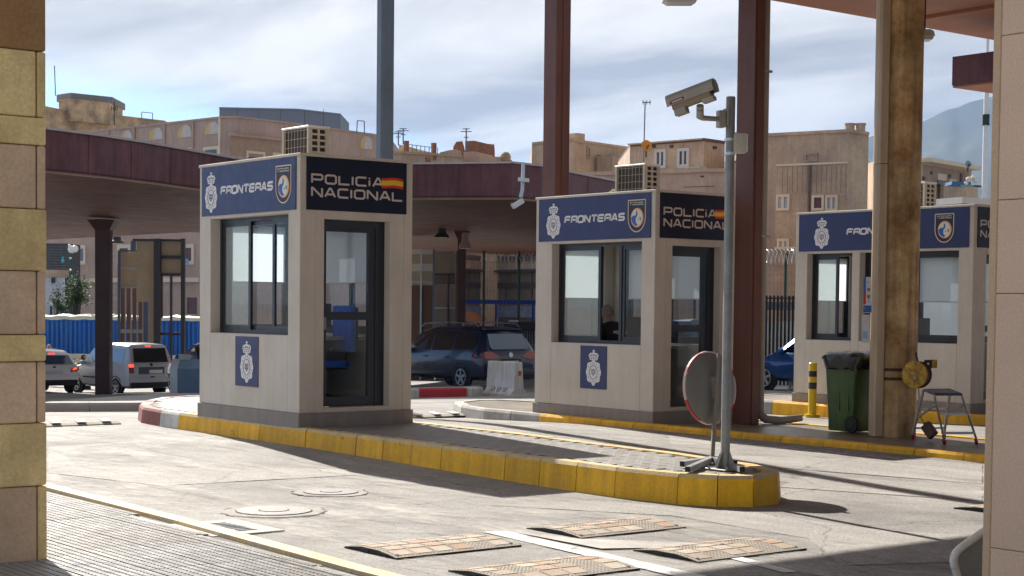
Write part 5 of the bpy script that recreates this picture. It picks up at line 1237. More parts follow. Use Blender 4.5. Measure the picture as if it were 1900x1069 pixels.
# railing on the old roofs
P0_, P1_ = atd(757, 268, 102), atd(812, 275, 102)
t = thing('roof_railing', 'thin metal railing on the old roofs left of the brick hut', 'railing', P0_)
m = MB(); m.bar(P0_, P1_, .04); m.build('rail', grey_steel, t)
for k in range(8): q = P0_.lerp(P1_, k/7); m = MB(); m.bar(q-V((0, 0, .9)), q, .035); m.build('post', grey_steel, t)
m = MB(); m.box(0, .3, 0, .3, 0, 1.2)
for x, y in ((754, 266), (805, 270)):
    p = atd(x, y, 101); m = MB(); m.box(p.x-.12, p.x+.12, p.y-.12, p.y+.12, p.z-.9, p.z+.15); m.build('brick_pier', brick_r, label='short brick pier on the old roofs, %s end of the railing' % ('left' if x < 800 else 'right'), category='pier')

bE = Bld('flat_roof_house', 'plain flat-roofed tan house with one narrow window right of the brown column', 'building', [(987, 264.5), (1062, 256), (1078, 260), (1170, 273)], 102, 10, pl_tan)
bE.pane(0, 1062-14, 256, 1062, 262, pl_tan, 0, .1, 'parapet') if 0 else None
p = atd(1070, 248, 100); m = MB(); m.box(p.x-.3, p.x+.4, p.y-.3, p.y+.4, bE.z-.2, p.z); m.build('chimney', pl_tan, bE.root)
bE.window(2, 1088, 271, 1094, 294, pl_conc, win_d, .1)
m = MB(); q = [bE.hit(2, 1100, 294)[0], bE.hit(2, 1172, 297)[0]]; bE.pane(2, 1100, 295, 1174, 330, pl_conc, .3, 1.5, 'terrace_wall')
for x in (1109, 1135): bE.window(2, x-4, 287, x+4, 293, pl_conc, win_d, .05)
bF = Bld('cream_house', 'tan house with a tiled eave and two white-framed windows, left of the camera pole', 'building', [(1169, 267), (1306, 256.5), (1345, 262)], 88, 10, pl_tan, roof=M('dark_eave', (.12, .075, .06), .8))
bF.window(0, 1216, 277, 1237, 313, trim_w, win_d, .16, 1); bF.window(0, 1258, 275, 1280, 311, trim_w, win_d, .16, 1); bF.band(0, 1222, 1304, 312, 316, trim_w, .25)
for k in range(30): x = 1171+k*4.5; bF.pane(0, x, 267.5-(x-1169)*.0766, x+3.4, 270-(x-1169)*.0766, M('pale_tile', (.5, .38, .3), .8), .0, .3, 'roof_tile')
for x, y in ((1214, 272), (1247, 272), (1325, 274)): bF.pane(0 if x < 1306 else 1, x-2.5, y-2.5, x+2.5, y+2.5, M('dark_vent', (.08, .07, .07)), 0, .1, 'vent')
a = atd(1194, 300, 84); b = atd(1197, 190, 84); t = thing('aerial', 'tall thin aerial rising behind the orange dish', 'aerial', a); m = MB(); m.tube([a, b], .035, 5); m.build('mast', grey_steel, t)
m = MB(); m.bar(b-CX*.15, b+CX*.3, .05); m.build('boom', grey_steel, t)
for k in (-.1, .08, .25): m = MB(); m.bar(b+CX*k-V((0, 0, .12)), b+CX*k+V((0, 0, .12)), .03); m.build('element', grey_steel, t)
def dish(px, py, r, D, label, mat, n):
    c = atd(px, py, D); n = V(n).normalized(); t = thing('satellite_dish', label, 'satellite dish', c)
    m = MB(); m.lathe(c, n, [(.001, 0), (r*.6, r*.06), (r, r*.2), (r*.98, r*.24), (r*.58, r*.1), (.001, r*.04)], 20); m.build('reflector', mat, t, smooth=60)
    m = MB(); m.tube([c-V((0, 0, r*.8)), c+n*r*.9-V((0, 0, r*.1))], .03, 5); m.build('feed_arm', lamp_d, t); m = MB(); m.tube([c, c-V((0, 0, r*1.9))], .04, 6); m.build('mast', lamp_d, t)
dish(1199, 271, .30, 82, 'orange satellite dish in front of the tan house with two windows', M('orange_dish', (.62, .26, .02), .6, .08, 3), (-.2, -.9, .25))
bG = Bld('pink_wall_building', 'low pink building between the middle booth and the brown column with downpipe', 'building', [(1040, 320), (1170, 318), (1311, 313), (1352, 313)], 70, 8, pl_pink)
bG.band(1, 1172, 1311, 313, 316, pl_tan, .1)
bG.pane(1, 1300, 326, 1306, 329, M('dark_vent', (.08, .07, .07)), 0, .03, 'vent'); bG.pane(1, 1268, 346, 1325, 347, M('dark_crack', (.12, .09, .08)), 0, .015, 'crack')
P = [atd(x, y, 71.5) for x, y in ((1345, 316), (1353, 313), (1362, 304), (1372, 299), (1400, 296), (1440, 296))]
m = MB(); m.ex([V((P[0].x, P[0].y, -2))]+P+[V((P[-1].x, P[-1].y, -2))], V((CF.x, CF.y, 0))*4); m.build('garden_wall', pl_pink, label='pink wall sweeping upwards just left of the brown column with downpipe', category='wall')

bH = Bld('concrete_building', 'bare concrete building with small blue windows and two chimneys, right of the brown column', 'building', [(1400, 249), (1574, 240), (1612, 245.5)], 80, 9, pl_conc)
bH.band(0, 1400, 1573, 303.5, 307, pl_cream, .10)
bH.pane(0, 1500, 307, 1503, 480, M('drain_dark', (.14, .11, .10)), 0, .12, 'drainpipe')
bl_w = M('blue_reflecting_pane', (.30, .40, .52), .2, .15, 2, 0, 0)
for a, fm in (((1441, 361, 1466, 391), bl_w), ((1507, 362, 1530, 391), shut), ((1532, 362, 1555, 392), bl_w), ((1443, 443, 1465, 463), bl_w), ((1420, 361, 1436, 391), bl_w)): bH.window(0, *a, pl_cream, fm, .12, 1 if fm is bl_w else 0)
bH.window(0, 1495, 285, 1517, 300, pl_conc, pl_conc, .06)
bH.band(0, 1400, 1573, 458, 462, pl_cream, .15)
for x in (1577, 1597):
    p = atd(x, 229, 84); m = MB(); m.lathe((p.x, p.y, bH.z-.2), (0, 0, 1), [(.24, 0), (.24, p.z-bH.z+.1), (.28, p.z-bH.z+.11), (.28, p.z-bH.z+.2)], 14); m.build('chimney', pl_conc, bH.root)
for k in range(14):
    x = 1452+k*9
    if abs(x-1501) < 4: continue
    bH.pane(0, x, 309, x+.5, 358, M('board_mark', (.22, .18, .15)), 0, .015, 'board_joint')
p = atd(1578, 360, 79); t = thing('wall_lamp', 'small pale lamp bracket on the corner of the concrete building', 'lamp', p)
m = MB(); m.bar(p-V((0, 0, .5)), p+V((0, 0, .5)), .12); m.build('bracket', trim_w, t); m = MB(); m.ball(p-CX*-.12+V((0, 0, -.15)), .17, 10, 6); m.build('shade', lamp_d, t)
bI = Bld('tan_house', 'tan house with a deep eave, in front of the blue hill at the right', 'building', [(1640, 292), (1704, 300), (1709, 300), (1802, 316)], 86, 10, pl_tan)
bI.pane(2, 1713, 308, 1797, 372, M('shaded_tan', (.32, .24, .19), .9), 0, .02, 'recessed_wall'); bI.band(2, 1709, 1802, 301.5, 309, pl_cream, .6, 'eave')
for a, mt in (((1738, 323, 1754, 335), pl_cream), ((1738, 335, 1749, 345), win_d), ((1760, 333, 1773, 338), pl_cream), ((1780, 322, 1784, 345), shut)): bI.pane(2, *a, mt, .02, .08, 'shutter')
for x, y in ((1727, 321), (1761, 327), (1713, 331)): bI.pane(2, x-2, y-3, x+2, y+3, M('dark_vent', (.08, .07, .07)), .02, .06, 'vent')
bI.pane(2, 1735, 345, 1799, 375, pl_conc, .3, .5, 'terrace_wall')
dish(1796, 305, .19, 84, 'small blue-grey satellite dish on the tan house beside the white mast', M('dish_blue_grey', (.25, .32, .38), .6), (-.3, -.9, .2))
a = atd(1760, 341, 60); b = atd(1795, 343, 60); m = MB(); m.bar(a, b, .9, .12); m.build('awning', M('blue_awning', (.04, .14, .30), .7), label='blue awning sticking out below the tan house near the white mast', category='awning')
a = atd(1786, 345, 47); b = atd(1822, 346, 46); t = thing('equipment_bracket', 'dark green bracket with pale floodlights on the white mast', 'bracket', b); m = MB(); m.bar(a, b, .12, .06); m.build('arm', M('dark_green_metal', (.02, .05, .04)), t)
for x, y, r in ((1798, 333, .11), (1806, 330, .09), (1793, 340, .07), (1810, 336, .08)): m = MB(); m.ball(atd(x, y, 46.4), (r, r*.8, r*.7), 10, 6); m.build('floodlight', trim_w, t)
a = atd(1824, 470, 46); b = atd(1824, 150, 46); c = atd(1825, 60, 46)
t = thing('white_mast', 'tall white mast standing just left of the right pillar', 'mast', (a.x, a.y, g(a.x, a.y)))
m = MB(); m.tube([(a.x, a.y, -.9), (a.x, a.y, b.z)], [.085, .07], 12); m.build('lower_tube', M('white_mast_paint', (.66, .68, .72), .45, .05), t, smooth=40); m = MB(); m.tube([(a.x, a.y, b.z), (a.x, a.y, c.z)], .04, 10); m.build('upper_tube', M('white_mast_paint', (.66, .68, .72)), t)
m = MB(); p = atd(1822, 213, 45.9); m.tube([(a.x, a.y, p.z-.3), (a.x, a.y, p.z)], .1, 10); m.build('collar', M('dark_green_metal', (.02, .05, .04)), t)
bJ = Bld('flat_cabin', 'flat white cabin roof with a dark side, right behind the third booth', 'cabin', [(1700, 373), (1783, 366), (1860, 371)], 40, 5, M('cabin_white', (.55, .54, .52), .6, .05), zb=-1)
bJ.pane(1, 1784, 369, 1850, 400, M('cabin_dark', (.07, .09, .11), .6), 0, .02, 'dark_side')

# hill
random.seed(4)
ridge = [(700, 470), (1100, 380), (1250, 335), (1330, 307), (1362, 287), (1378, 283), (1450, 278), (1600, 258), (1705, 228), (1740, 210), (1770, 200), (1800, 189), (1840, 180), (1950, 160), (2150, 155), (2500, 190)]
def ry(x):
    for (a, ya), (b, yb) in zip(ridge, ridge[1:]):
        if x <= b: return ya+(yb-ya)*(x-a)/(b-a)
    return ridge[-1][1]
from mathutils import noise as mno
m = MB(); cols_ = list(range(700, 2500, 9)); vs_ = []; K = 26
for x in cols_:
    y = ry(x)+2.2*mno.noise((x*.05, 0, 0))+1.0*mno.noise((x*.21, 3, 0))
    top = atd(x, y, 4500)
    for k in range(K):
        f_ = k/(K-1); D = 4500-2500*f_; base = atd(x, 600, D); h = top.z*(1-f_)**1.25*(1+.10*mno.noise((x*.006, f_*3, 1))*min(1, f_*8)+.03*mno.noise((x*.03, f_*9, 4))*min(1, f_*8))-1.5*f_
        q = CAM+(base-CAM); vs_.append((q.x, q.y, h))
n_ = len(cols_); m.add(vs_, [(i*K+j, (i+1)*K+j, (i+1)*K+j+1, i*K+j+1) for i in range(n_-1) for j in range(K-1)])
m.build('distant_hill', M('scrub_hillside', (.035, .042, .028), .95, .3, .006, .2, 0), smooth=60, kind='structure')

# ------------------------------------------------------------------ containers, street things at the left
cblue = M('container_blue', (.010, .13, .52), .5, .10, .4, .04, .05, 20, streak=.25, stain=(.05, .2, .48), stain_amt=.4, stain_scale=.6); tarp = M('cream_tarpaulin', (.62, .60, .50), .8, .1, 1)
def container(px0, px1, D, label):
    a = atd(px0, 591+(px0-85)*.012, D); b = atd(px1, 591+(px1-85)*.012, D); z0 = g(a.x, a.y); d = V((b.x-a.x, b.y-a.y, 0)); L = d.length; d.normalize(); n = V((d.y, -d.x, 0))
    if n.dot(CF) > 0: n = -n
    zt_ = a.z; t = thing('shipping_container', label, 'container', (a.x, a.y, z0), 'blue containers behind the cars')
    m = MB(); nr = int(L/.28); pts_ = []
    for k in range(nr):
        s = k*L/nr; w_ = L/nr
        for u, o in ((0, .05), (.45, .05), (.6, 0), (.9, 0)): pts_.append(a+d*(s+u*w_)+n*o)
    pts_.append(a+d*L+n*.05)
    m.loft([[V((p.x, p.y, z0+.15)) for p in pts_], [V((p.x, p.y, zt_-.12)) for p in pts_]], caps=False, close=False); m.build('corrugated_side', cblue, t)
    f = [a, b, b-n*2.4, a-n*2.4]; m = MB(); m.prism([(p.x, p.y) for p in f], z0+.05, zt_-.14); m.build('body', cblue, t)
    for zz_ in (zt_-.12, z0+.03): m = MB(); m.bar((*(a+n*.03).xy, zz_+.05), (*(b+n*.03).xy, zz_+.05), .1, .12); m.build('rail', cblue, t)
    for p in (a, b): m = MB(); m.bar((*(p+n*.04).xy, z0), (*(p+n*.04).xy, zt_), .12, .12); m.build('corner_post', cblue, t)
    pts_ = []; k_ = 16; m = MB()
    rings = []
    for k in range(k_+1):
        p = a.lerp(b, k/k_); h = random.uniform(.16, .34); rings.append([V((*(p+n*.12).xy, zt_-.02-random.uniform(0, .08))), V((*(p+n*.08).xy, zt_+h*.6)), V((*(p-n*1.0).xy, zt_+h)), V((*(p-n*2.4).xy, zt_+.05)), V((*(p-n*2.4).xy, zt_-.1))])
    m.loft(rings); m.build('tarpaulin', tarp, t, smooth=50)
container(10, 206, 104, 'blue shipping container under a cream tarpaulin, behind the white car')
container(209, 390, 104, 'blue shipping container under a cream tarpaulin, behind the silver van')
t = thing('guard_rail', 'cream and grey guard rail in front of the blue containers', 'guard rail', atd(180, 672, 92))
for y, h_ in ((661, .26), (670, .14)):
    a = atd(70, y-1, 92); b = atd(330, y+3, 92); m = MB(); m.bar(a, b, .06, h_); m.build('rail', M('cream_rail', (.6, .52, .38), .7), t)
for k in range(12): p = atd(75+k*23, 668, 92.3); m = MB(); m.bar((p.x, p.y, g(p.x, p.y)), (p.x, p.y, p.z+.2), .1, .1); m.build('post', conc_k, t)
# dark slatted structure and white wall at the far left
bK = Bld('slatted_shed', 'dark grey slatted upper storey over a whitewashed wall at the far left', 'shed', [(-40, 450), (128, 452)], 114, 3, M('slat_dark', (.075, .078, .085), .8, .15, 2))
for k in range(9): bK.pane(0, -40, 456+k*5, 128, 458.2+k*5, M('slat_grey', (.13, .135, .15), .7, .2, 4), 0, .06, 'slat')
bK.pane(0, -40, 500, 128, 515, pl_conc, 0, .12, 'concrete_band'); bK.pane(0, -40, 515, 121, 640, M('whitewash', (.52, .54, .60), .85, .05, 1), 0, .10, 'whitewashed_wall')
bK.pane(0, 97, 515, 103, 525, lamp_d, .1, .3, 'wall_lamp'); bK.pane(0, 94, 568, 97, 590, lamp_d, .1, .2, 'post')
gp_ = M('green_lamp_paint', (.01, .07, .06), .4)
a = atd(132, 600, 110); t = thing('street_lamp', 'dark green street lamp with white globes at the far left', 'street lamp', (a.x, a.y, g(a.x, a.y)))
m = MB(); zt_ = atd(132, 476, 110).z; m.tube([(a.x, a.y, g(a.x, a.y)), (a.x, a.y, zt_), (a.x, a.y, zt_+.35)], [.10, .07, .04], 10); m.build('post', gp_, t, smooth=40)
for x, y, r in ((133, 463, .19), (129, 456, .08), (139, 462, .18), (131, 479, .07), (131, 501, .07)): m = MB(); m.ball(atd(x, y, 109.8), r*1.35, 12, 8); m.build('globe', M('white_globe', (.75, .74, .72), .3, .03), t, smooth=80)
p = atd(116.5, 481, 108); t = thing('lantern', 'small turquoise lantern left of the green street lamp', 'lantern', p)
m = MB(); m.lathe(p-V((0, 0, .2)), (0, 0, 1), [(.09, 0), (.1, .12), (.05, .2), (.06, .3), (.02, .38)], 10); m.build('body', M('turquoise', (.02, .40, .50), .4), t)
m = MB(); m.bar(p+V((0, 0, .17)), atd(130, 477, 109.6), .03); m.build('arm', gp_, t)
# leaf clumps
leafm = M('leaf_green', (.06, .115, .025), .6, .3, 1.2, 0, 0, rnd=0, trans=.25); leafd = M('leaf_dark', (.03, .06, .018), .6, .3, 1.2, 0, 0, trans=.2)
def shrub(name, label, cx_px, cy_px, D, rx, rz, n, cat='shrub', lobes=9):
    c = atd(cx_px, cy_px, D); z0 = g(c.x, c.y); t = thing(name, label, cat, (c.x, c.y, z0)); R = random.Random(int(cx_px))
    tr = MB(); ctrs = []
    for k in range(lobes):
        q = R.random()*6.28; e = V((c.x+rx*.6*math.cos(q)*R.random(), c.y+rx*.6*math.sin(q)*R.random(), c.z+rz*R.uniform(-.6, .75))); ctrs.append(e)
        tr.tube([(c.x, c.y, z0), V((c.x, c.y, z0)).lerp(e, .5)+V((R.uniform(-.1, .1), R.uniform(-.1, .1), 0)), e], [.07, .04, .015], 6)
    tr.build('branches', M('bark', (.10, .07, .05), .9), t)
    for mt, f_ in ((leafm, .6), (leafd, .4)):
        m = MB()
        for _ in range(int(n*f_)):
            e = R.choice(ctrs); p = e+V((R.gauss(0, rx*.27), R.gauss(0, rx*.27), R.gauss(0, rz*.24))); s = R.uniform(.05, .11); u = V((R.gauss(0, 1), R.gauss(0, 1), R.gauss(0, .6))).normalized(); w_ = u.orthogonal().normalized()
            m.add([p-u*s, p+w_*s*.45, p+u*s, p-w_*s*.45], [(0, 1, 2, 3)])
        m.build('foliage', mt, t, kind='stuff')
shrub('shrub', 'bushy green shrub beside the green street lamp, above the containers', 142, 547, 108, 1.05, 1.05, 3200, lobes=12)
shrub('shrub', 'thin wispy shrub in front of the whitewashed wall', 106, 556, 107, .6, .7, 500, lobes=6)
shrub('shrub', 'small dark bush at the foot of the whitewashed wall', 116, 573, 107, .5, .4, 500, lobes=6)

# steel framed gates behind the silver van
bdm = M('tan_board', (.27, .20, .13), .8, .12, 1.5, .08, .1, 20); bdb = M('brown_board', (.13, .075, .055), .8, .12, 1.5); fr_d = M('near_black_frame', (.022, .02, .026), .5); fr_g = M('grey_frame', (.27, .25, .25), .5); fr_b = M('navy_frame', (.05, .065, .11), .5)
def gate(name, label, D, parts_, pxbase, cat='gate'):
    a = atd(*pxbase, D); t = thing(name, label, cat, (a.x, a.y, g(a.x, a.y)))
    nn = V((CF.x, CF.y, 0)).normalized()
    for (nm, x0, y0, x1, y1, mt, th, off) in parts_:
        P = [atd(x, y, D) for x, y in ((x0, y1), (x1, y1), (x1, y0), (x0, y0))]
        # upright rectangle
        u, l_ = P[3].z, P[0].z; q = [V((P[0].x, P[0].y, l_)), V((P[1].x, P[1].y, l_)), V((P[1].x, P[1].y, u)), V((P[0].x, P[0].y, u))]
        m = MB(); m.ex([p+nn*off for p in q], nn*th); m.build(nm, mt, t)
    return t
yb = 722
gate('sign_gantry', 'narrow steel frame with two tan panels above grey bars, behind the silver van', 70, [('post', 218, 465, 222, yb, fr_b, .15, 0), ('post', 266, 464, 274, yb, fr_b, .2, 0), ('top_rail', 222, 464, 266, 467, fr_b, .1, 0),
   ('panel', 223, 468, 266, 496, bdm, .03, .05), ('shelf', 222, 496, 266, 500, fr_g, .1, 0), ('panel', 223, 500, 266, 531, bdm, .03, .05), ('shelf', 222, 531, 266, 535, fr_g, .1, 0)]+
   [('bar', x, 535, x+1.6, yb, fr_g, .05, .0) for x in (231.5, 242, 254, 264)]+[('board', x, 535, x+7.5, yb, bdb, .02, .1) for x in (223, 233.5, 244.5, 255.5)]+[('crossbar', 219, 611, 266, 618, fr_g, .06, -.03)], (245, yb))
gate('steel_frame', 'tall black steel frame with tan panels and glazed lower part, behind the blue kiosk', 67, [('post', 243, 447, 251, 465, fr_b, .15, 0), ('post', 285, 443, 297, yb, fr_d, .25, 0), ('post', 335, 443, 342, yb, fr_d, .2, 0), ('top_rail', 246, 443, 342, 447, fr_d, .2, .01),
   ('panel', 252, 447, 285, 560, bdm, .03, .15), ('panel', 297, 447, 335, 474, bdm, .03, .1), ('rail', 297, 474, 335, 480, fr_d, .1, 0), ('panel', 297, 480, 335, 507, bdm, .03, .1), ('rail', 297, 507, 335, 512, fr_d, .1, 0),
   ('mullion', 315, 512, 319, yb, fr_d, .1, 0), ('rail', 297, 617, 335, 622, fr_d, .09, .005), ('board', 274, 560, 285, yb, bdm, .03, .2), ('board', 298, 512, 301, 590, bdb, .02, .12)], (300, yb))
wb = M('beige_board', (.40, .33, .25), .8, .05, 2); ww = M('white_board', (.60, .57, .53), .8, .04, 2)
gate('panelled_hut', 'beige and brown panelled hut wall right of the nearest booth, with slim blue posts', 64, [('panel', 740, 463, 803, 472, ww, .1, .1), ('panel', 740, 472, 803, 489, wb, .1, .1), ('panel', 740, 489, 803, 503, ww, .1, .1), ('panel', 740, 503, 803, 521, wb, .1, .1), ('panel', 740, 521, 803, 529, ww, .1, .1),
   ('panel', 740, 529, 803, yb, bdb, .1, .1), ('notice', 767, 592, 776, 606, ww, .02, .05), ('notice', 787, 594, 793, 606, wb, .02, .05), ('post', 778, 464, 781, yb, M('pale_blue_metal', (.45, .55, .65)), .08, 0), ('post', 801, 463, 806, yb, grey_steel, .12, 0)], (770, yb))
gate('steel_frame', 'steel frame with one brownish mesh panel, behind the roof of the people carrier', 62, [('panel', 807, 466, 844, 508, M('mesh_tan', (.24, .20, .155), .8, .1, 2), .03, .03), ('rail', 807, 508, 844, 510, fr_d, .06, 0), ('rail', 807, 510, 844, 527, M('mesh_dark', (.13, .10, .085), .8), .02, .02), ('mullion', 829, 508, 832, yb, fr_d, .06, 0),
   ('post', 844, 466, 849, yb, bdb, .1, 0), ('rail', 807, 570, 844, 573, M('pale_green_rail', (.5, .58, .48), .6), .05, 0), ('panel', 807, 573, 844, yb, M('grey_sheet', (.17, .16, .15), .8), .03, .05)], (825, yb))
# ------------------------------------------------------------------ walls and fences behind booths
bW = Bld('boundary_building', 'long brown-grey boundary building behind the razor wire fence', 'building', [(730, 461), (905, 476), (1100, 468), (1420, 470), (1700, 466)], 92, 6, M('brown_grey_wall', (.20, .155, .14), .9, .14, .5, .10, .2, 12, streak=.3))
for i, x0, x1 in ((0, 850, 905), (1, 905, 1100), (2, 1100, 1420), (3, 1420, 1600)):
    bW.band(i, x0, x1, 484, 499, pl_tan if i > 1 else pl_conc, .06, 'upper_wall'); bW.band(i, x0, x1, 500, 503.5, M('purple_ledge', (.10, .08, .11)), .25)
    bW.band(i, x0, x1, 524, 535, M('dark_band', (.085, .07, .08)), .05, 'dark_band')
    bW.band(i, x0, x1, 568, 590, M('blue_white_hoarding', (.25, .28, .42), .8, .3, 3), .08, 'hoarding')
for k in range(12):
    x = 868+k*24; bW.pane(0 if x < 905 else (1 if x < 1100 else 2), x, 506, x+1, 553, M('dark_crack', (.12, .09, .08)), 0, .08, 'rib')
gf = M('fence_green', (.015, .06, .045), .5); wire = M('fence_wire', (.16, .17, .17), .6, metal=.5); razor = M('razor_wire', (.55, .57, .58), .35, metal=.7)
def line_pts(px0, py0, D0, px1, py1, D1, n): 
    a, b = atd(px0, py0, D0), atd(px1, py1, D1); return [a.lerp(b, k/(n-1)) for k in range(n)]
def mesh_fence(label, px0, px1, D, ytop, posts, coil_r, coil_px0=None, coil_px1=None):
    a = atd(px0, ytop, D); b = atd(px1, ytop, D); z0 = g(a.x, a.y); t = thing('mesh_fence', label, 'fence', (a.x, a.y, z0)); zt_ = a.z
    for x in posts: p = atd(x, ytop, D); m = MB(); m.tube([(p.x, p.y, z0), (p.x, p.y, zt_+.05), (p.x+CF.x*-.25, p.y-CF.y*.25, zt_+.4)], .05, 8); m.build('post', gf, t, smooth=50)
    m = MB(); L = (b-a).length; n = int(L/.12)
    for k in range(n+1): q = a.lerp(b, k/n); m.box(q.x-.003, q.x+.003, q.y-.003, q.y+.003, z0, zt_)
    for k in range(14): zz_ = z0+(zt_-z0)*k/13; m.bar((a.x, a.y, zz_), (b.x, b.y, zz_), .006)
    m.build('wire_mesh', wire, t, kind='stuff')
    c0 = atd(coil_px0 or px0, ytop, D); c1 = atd(coil_px1 or px1, ytop, D); d = (c1-c0); L = d.length; d.normalize(); u = V((-d.y, d.x, 0)); pts_ = []; turns = int(L/.28)
    for ph in (0, math.pi):
        pts_ = [c0+d*(L*k/(turns*12))+u*math.cos(ph+k*math.pi/6)*coil_r+V((0, 0, math.sin(ph+k*math.pi/6)*coil_r+coil_r*.9)) for k in range(turns*12+1)]
        m = MB(); m.tube(pts_, .012, 4); m.build('razor_coil', razor, t)
    return t
mesh_fence('green posted mesh fence topped with razor wire, behind the people carrier', 855, 1200, 60, 487, [898, 963, 1030, 1100, 1170], .17, 900, 1200)
mesh_fence('mesh fence with large white razor coils between the downpipe and the third booth', 1225, 1720, 56, 490, [1290, 1375, 1458, 1540, 1630], .26)
t = gate('blue_canopy_frame', 'bright blue beam on blue posts behind the dark blue people carrier', 66, [('beam', 855, 556, 1010, 563.5, M('bright_blue_steel', (.01, .05, .36), .5), .2, 0), ('post', 917.5, 563.5, 921.5, 650, M('bright_blue_steel', (.01, .05, .36)), .15, .02), ('post', 986, 563.5, 991, 650, M('bright_blue_steel', (.01, .05, .36)), .15, .02)], (920, 700), 'canopy frame')
P = [atd(x, y, 72) for x, y in ((862, 596), (862, 580), (876, 579), (900, 590), (900, 600))]
m = MB(); m.ex(P, V((CF.x, CF.y, 0))*3); m.build('tiled_roof', M('terracotta', (.38, .15, .07), .8, .15, 3), label='small terracotta roof slope behind the roof rails of the people carrier', category='roof')
gate('dark_shelter', 'low black shelter with a pale edge, behind the right rear of the people carrier', 58, [('roof', 935, 600, 1020, 611, fr_d, 2., 0), ('edge', 944, 594, 962, 597, trim_w, .1, -.1), ('wall', 962, 597, 1020, 600, fr_d, .2, 0), ('back', 950, 611, 1020, 640, M('shelter_shade', (.03, .03, .035)), .1, 1.5)]+
     [('picket', 945+k*4.6, 614, 946.3+k*4.6, 692, fr_g, .04, .2) for k in range(12)]+[('rail', 942, 618, 1010, 620, fr_d, .05, .25), ('rail', 942, 684, 1010, 687, fr_d, .05, .25)], (960, 712), 'shelter')
a = atd(1380, 548, 50); b = atd(1500, 548, 50); z0 = g(a.x, a.y)
t = thing('picket_fence', 'tall black picket fence between the downpipe and the third booth', 'fence', (a.x, a.y, z0))
bkm = M('black_fence_paint', (.012, .014, .022), .4)
for k in range(18): q = a.lerp(b, k/17); m = MB(); m.box(q.x-.025, q.x+.025, q.y-.025, q.y+.025, z0, a.z); m.build('picket', bkm, t)
for zz_ in (a.z-.08, z0+.3): m = MB(); m.bar((a.x, a.y, zz_), (b.x, b.y, zz_), .04, .05); m.build('rail', bkm, t)
gate('low_white_wall', 'low pale wall seen between the pickets right of the downpipe', 53, [('wall', 1385, 596, 1500, 660, M('pale_wall', (.45, .43, .40), .8), .2, 0), ('panel', 1385, 560, 1500, 575, M('dim_glass', (.06, .08, .10), .3), .1, .5)], (1440, 690), 'wall')

# ------------------------------------------------------------------ white barrier and kiosk
wp = M('dirty_white_plastic', (.56, .53, .50), .5, .08, 3, .05, .05, 30, streak=.3, stain=(.36, .29, .2), stain_amt=.5, stain_scale=2)
p = atd(948, 739, 36.5); x0, y0 = p.x, p.y; z0 = p.z
t = thing('plastic_barrier', 'dirty white plastic road barrier behind the people carrier, right of the striped kerb', 'barrier', (x0, y0, z0))
sec = [(-.0, 0), (0.0, .08), (.09, .2), (.13, .78), (.15, .80), (.30, .80), (.32, .78), (.37, .2), (.46, .08), (.46, 0)]
m = MB(); m.loft([[(x0+x, y0+y, z0+z) for x, z in sec] for y in (0, .03, 1.0, 1.03)]); m.build('body', wp, t, bevel=.01)
for k in range(3): m = MB(); yy = y0+.25+k*.22; m.loft([[(x0+.06, yy, z0+.22), (x0+.06, yy+.10, z0+.22), (x0+.02, yy+.12, z0+.09), (x0+.02, yy-.02, z0+.09)], [(x0+.10, yy, z0+.22), (x0+.10, yy+.1, z0+.22), (x0+.1, yy+.12, z0+.09), (x0+.1, yy-.02, z0+.09)]]); m.build('recess', M('barrier_shade', (.32, .31, .32), .6), t)
m = MB(); m.box(x0+.20, x0+.28, y0-.012, y0, z0+.5, z0+.6); m.build('sticker', M('brown_print', (.35, .09, .03)), t)
for yy in (y0-.03, y0+.78): m = MB(); m.box(x0-.05, x0+.51, yy, yy+.26, z0-.02, z0+.07); m.build('foot', wp, t, bevel=.015)
kb = M('kiosk_blue', (.07, .12, .19), .5, .08, 3, .05, .05, 30); kg = M('kiosk_grey', (.25, .27, .30), .5)
a = ong(330, 738, .13); x0, y0, z0 = a.x, a.y, g(a.x, a.y)+.13; K_ = 34.8
t = gate('ticket_kiosk', 'blue-grey machine housing with a sloping top beside the nearest booth', 34.8, [], (340, 735), 'kiosk')
q = [atd(x, 734, K_) for x in (329, 383)]; q = [V((v.x, v.y, 0)) for v in q]; sdv = atd(315, 734, 35.1)-atd(329, 734, K_); sdv.z = 0; zb = atd(340, 736, K_).z; zt1 = atd(329, 684, K_).z; zt2 = atd(315, 668, K_).z
bk2 = V((CF.x, CF.y, 0)).normalized()*.55
m = MB(); m.loft([[V((*q[0].xy, zb)), V((*q[0].xy, zt1)), V((*(q[0]+sdv+bk2*.6).xy, zt2)), V((*(q[0]+sdv+bk2).xy, zt2)), V((*(q[0]+sdv+bk2).xy, zb)), V((*(q[0]+sdv).xy, zb))][:1]+[V((*q[0].xy, zt1)), V((*(q[0]+bk2*.5).xy, zt2)), V((*(q[0]+bk2).xy, zt2)), V((*(q[0]+bk2).xy, zb))],
                  [V((*q[1].xy, zb)), V((*q[1].xy, zt1)), V((*(q[1]+bk2*.5).xy, zt2)), V((*(q[1]+bk2).xy, zt2)), V((*(q[1]+bk2).xy, zb))]]); m.build('housing', kb, t, bevel=.01)
m = MB(); s2 = sdv; m.ex([V((*q[0].xy, zb)), V((*q[0].xy, zt1)), V((*(q[0]+bk2*.5).xy, zt2)), V((*(q[0]+bk2).xy, zt2)), V((*(q[0]+bk2).xy, zb))], s2); m.build('side_box', kg, t, bevel=.008)
P = [atd(x, y, K_+.25) for x, y in ((331, 673), (353, 676), (353, 658), (331, 657))]; m = MB(); m.ex(P, bk2*.1); m.build('raised_panel', kg, t)
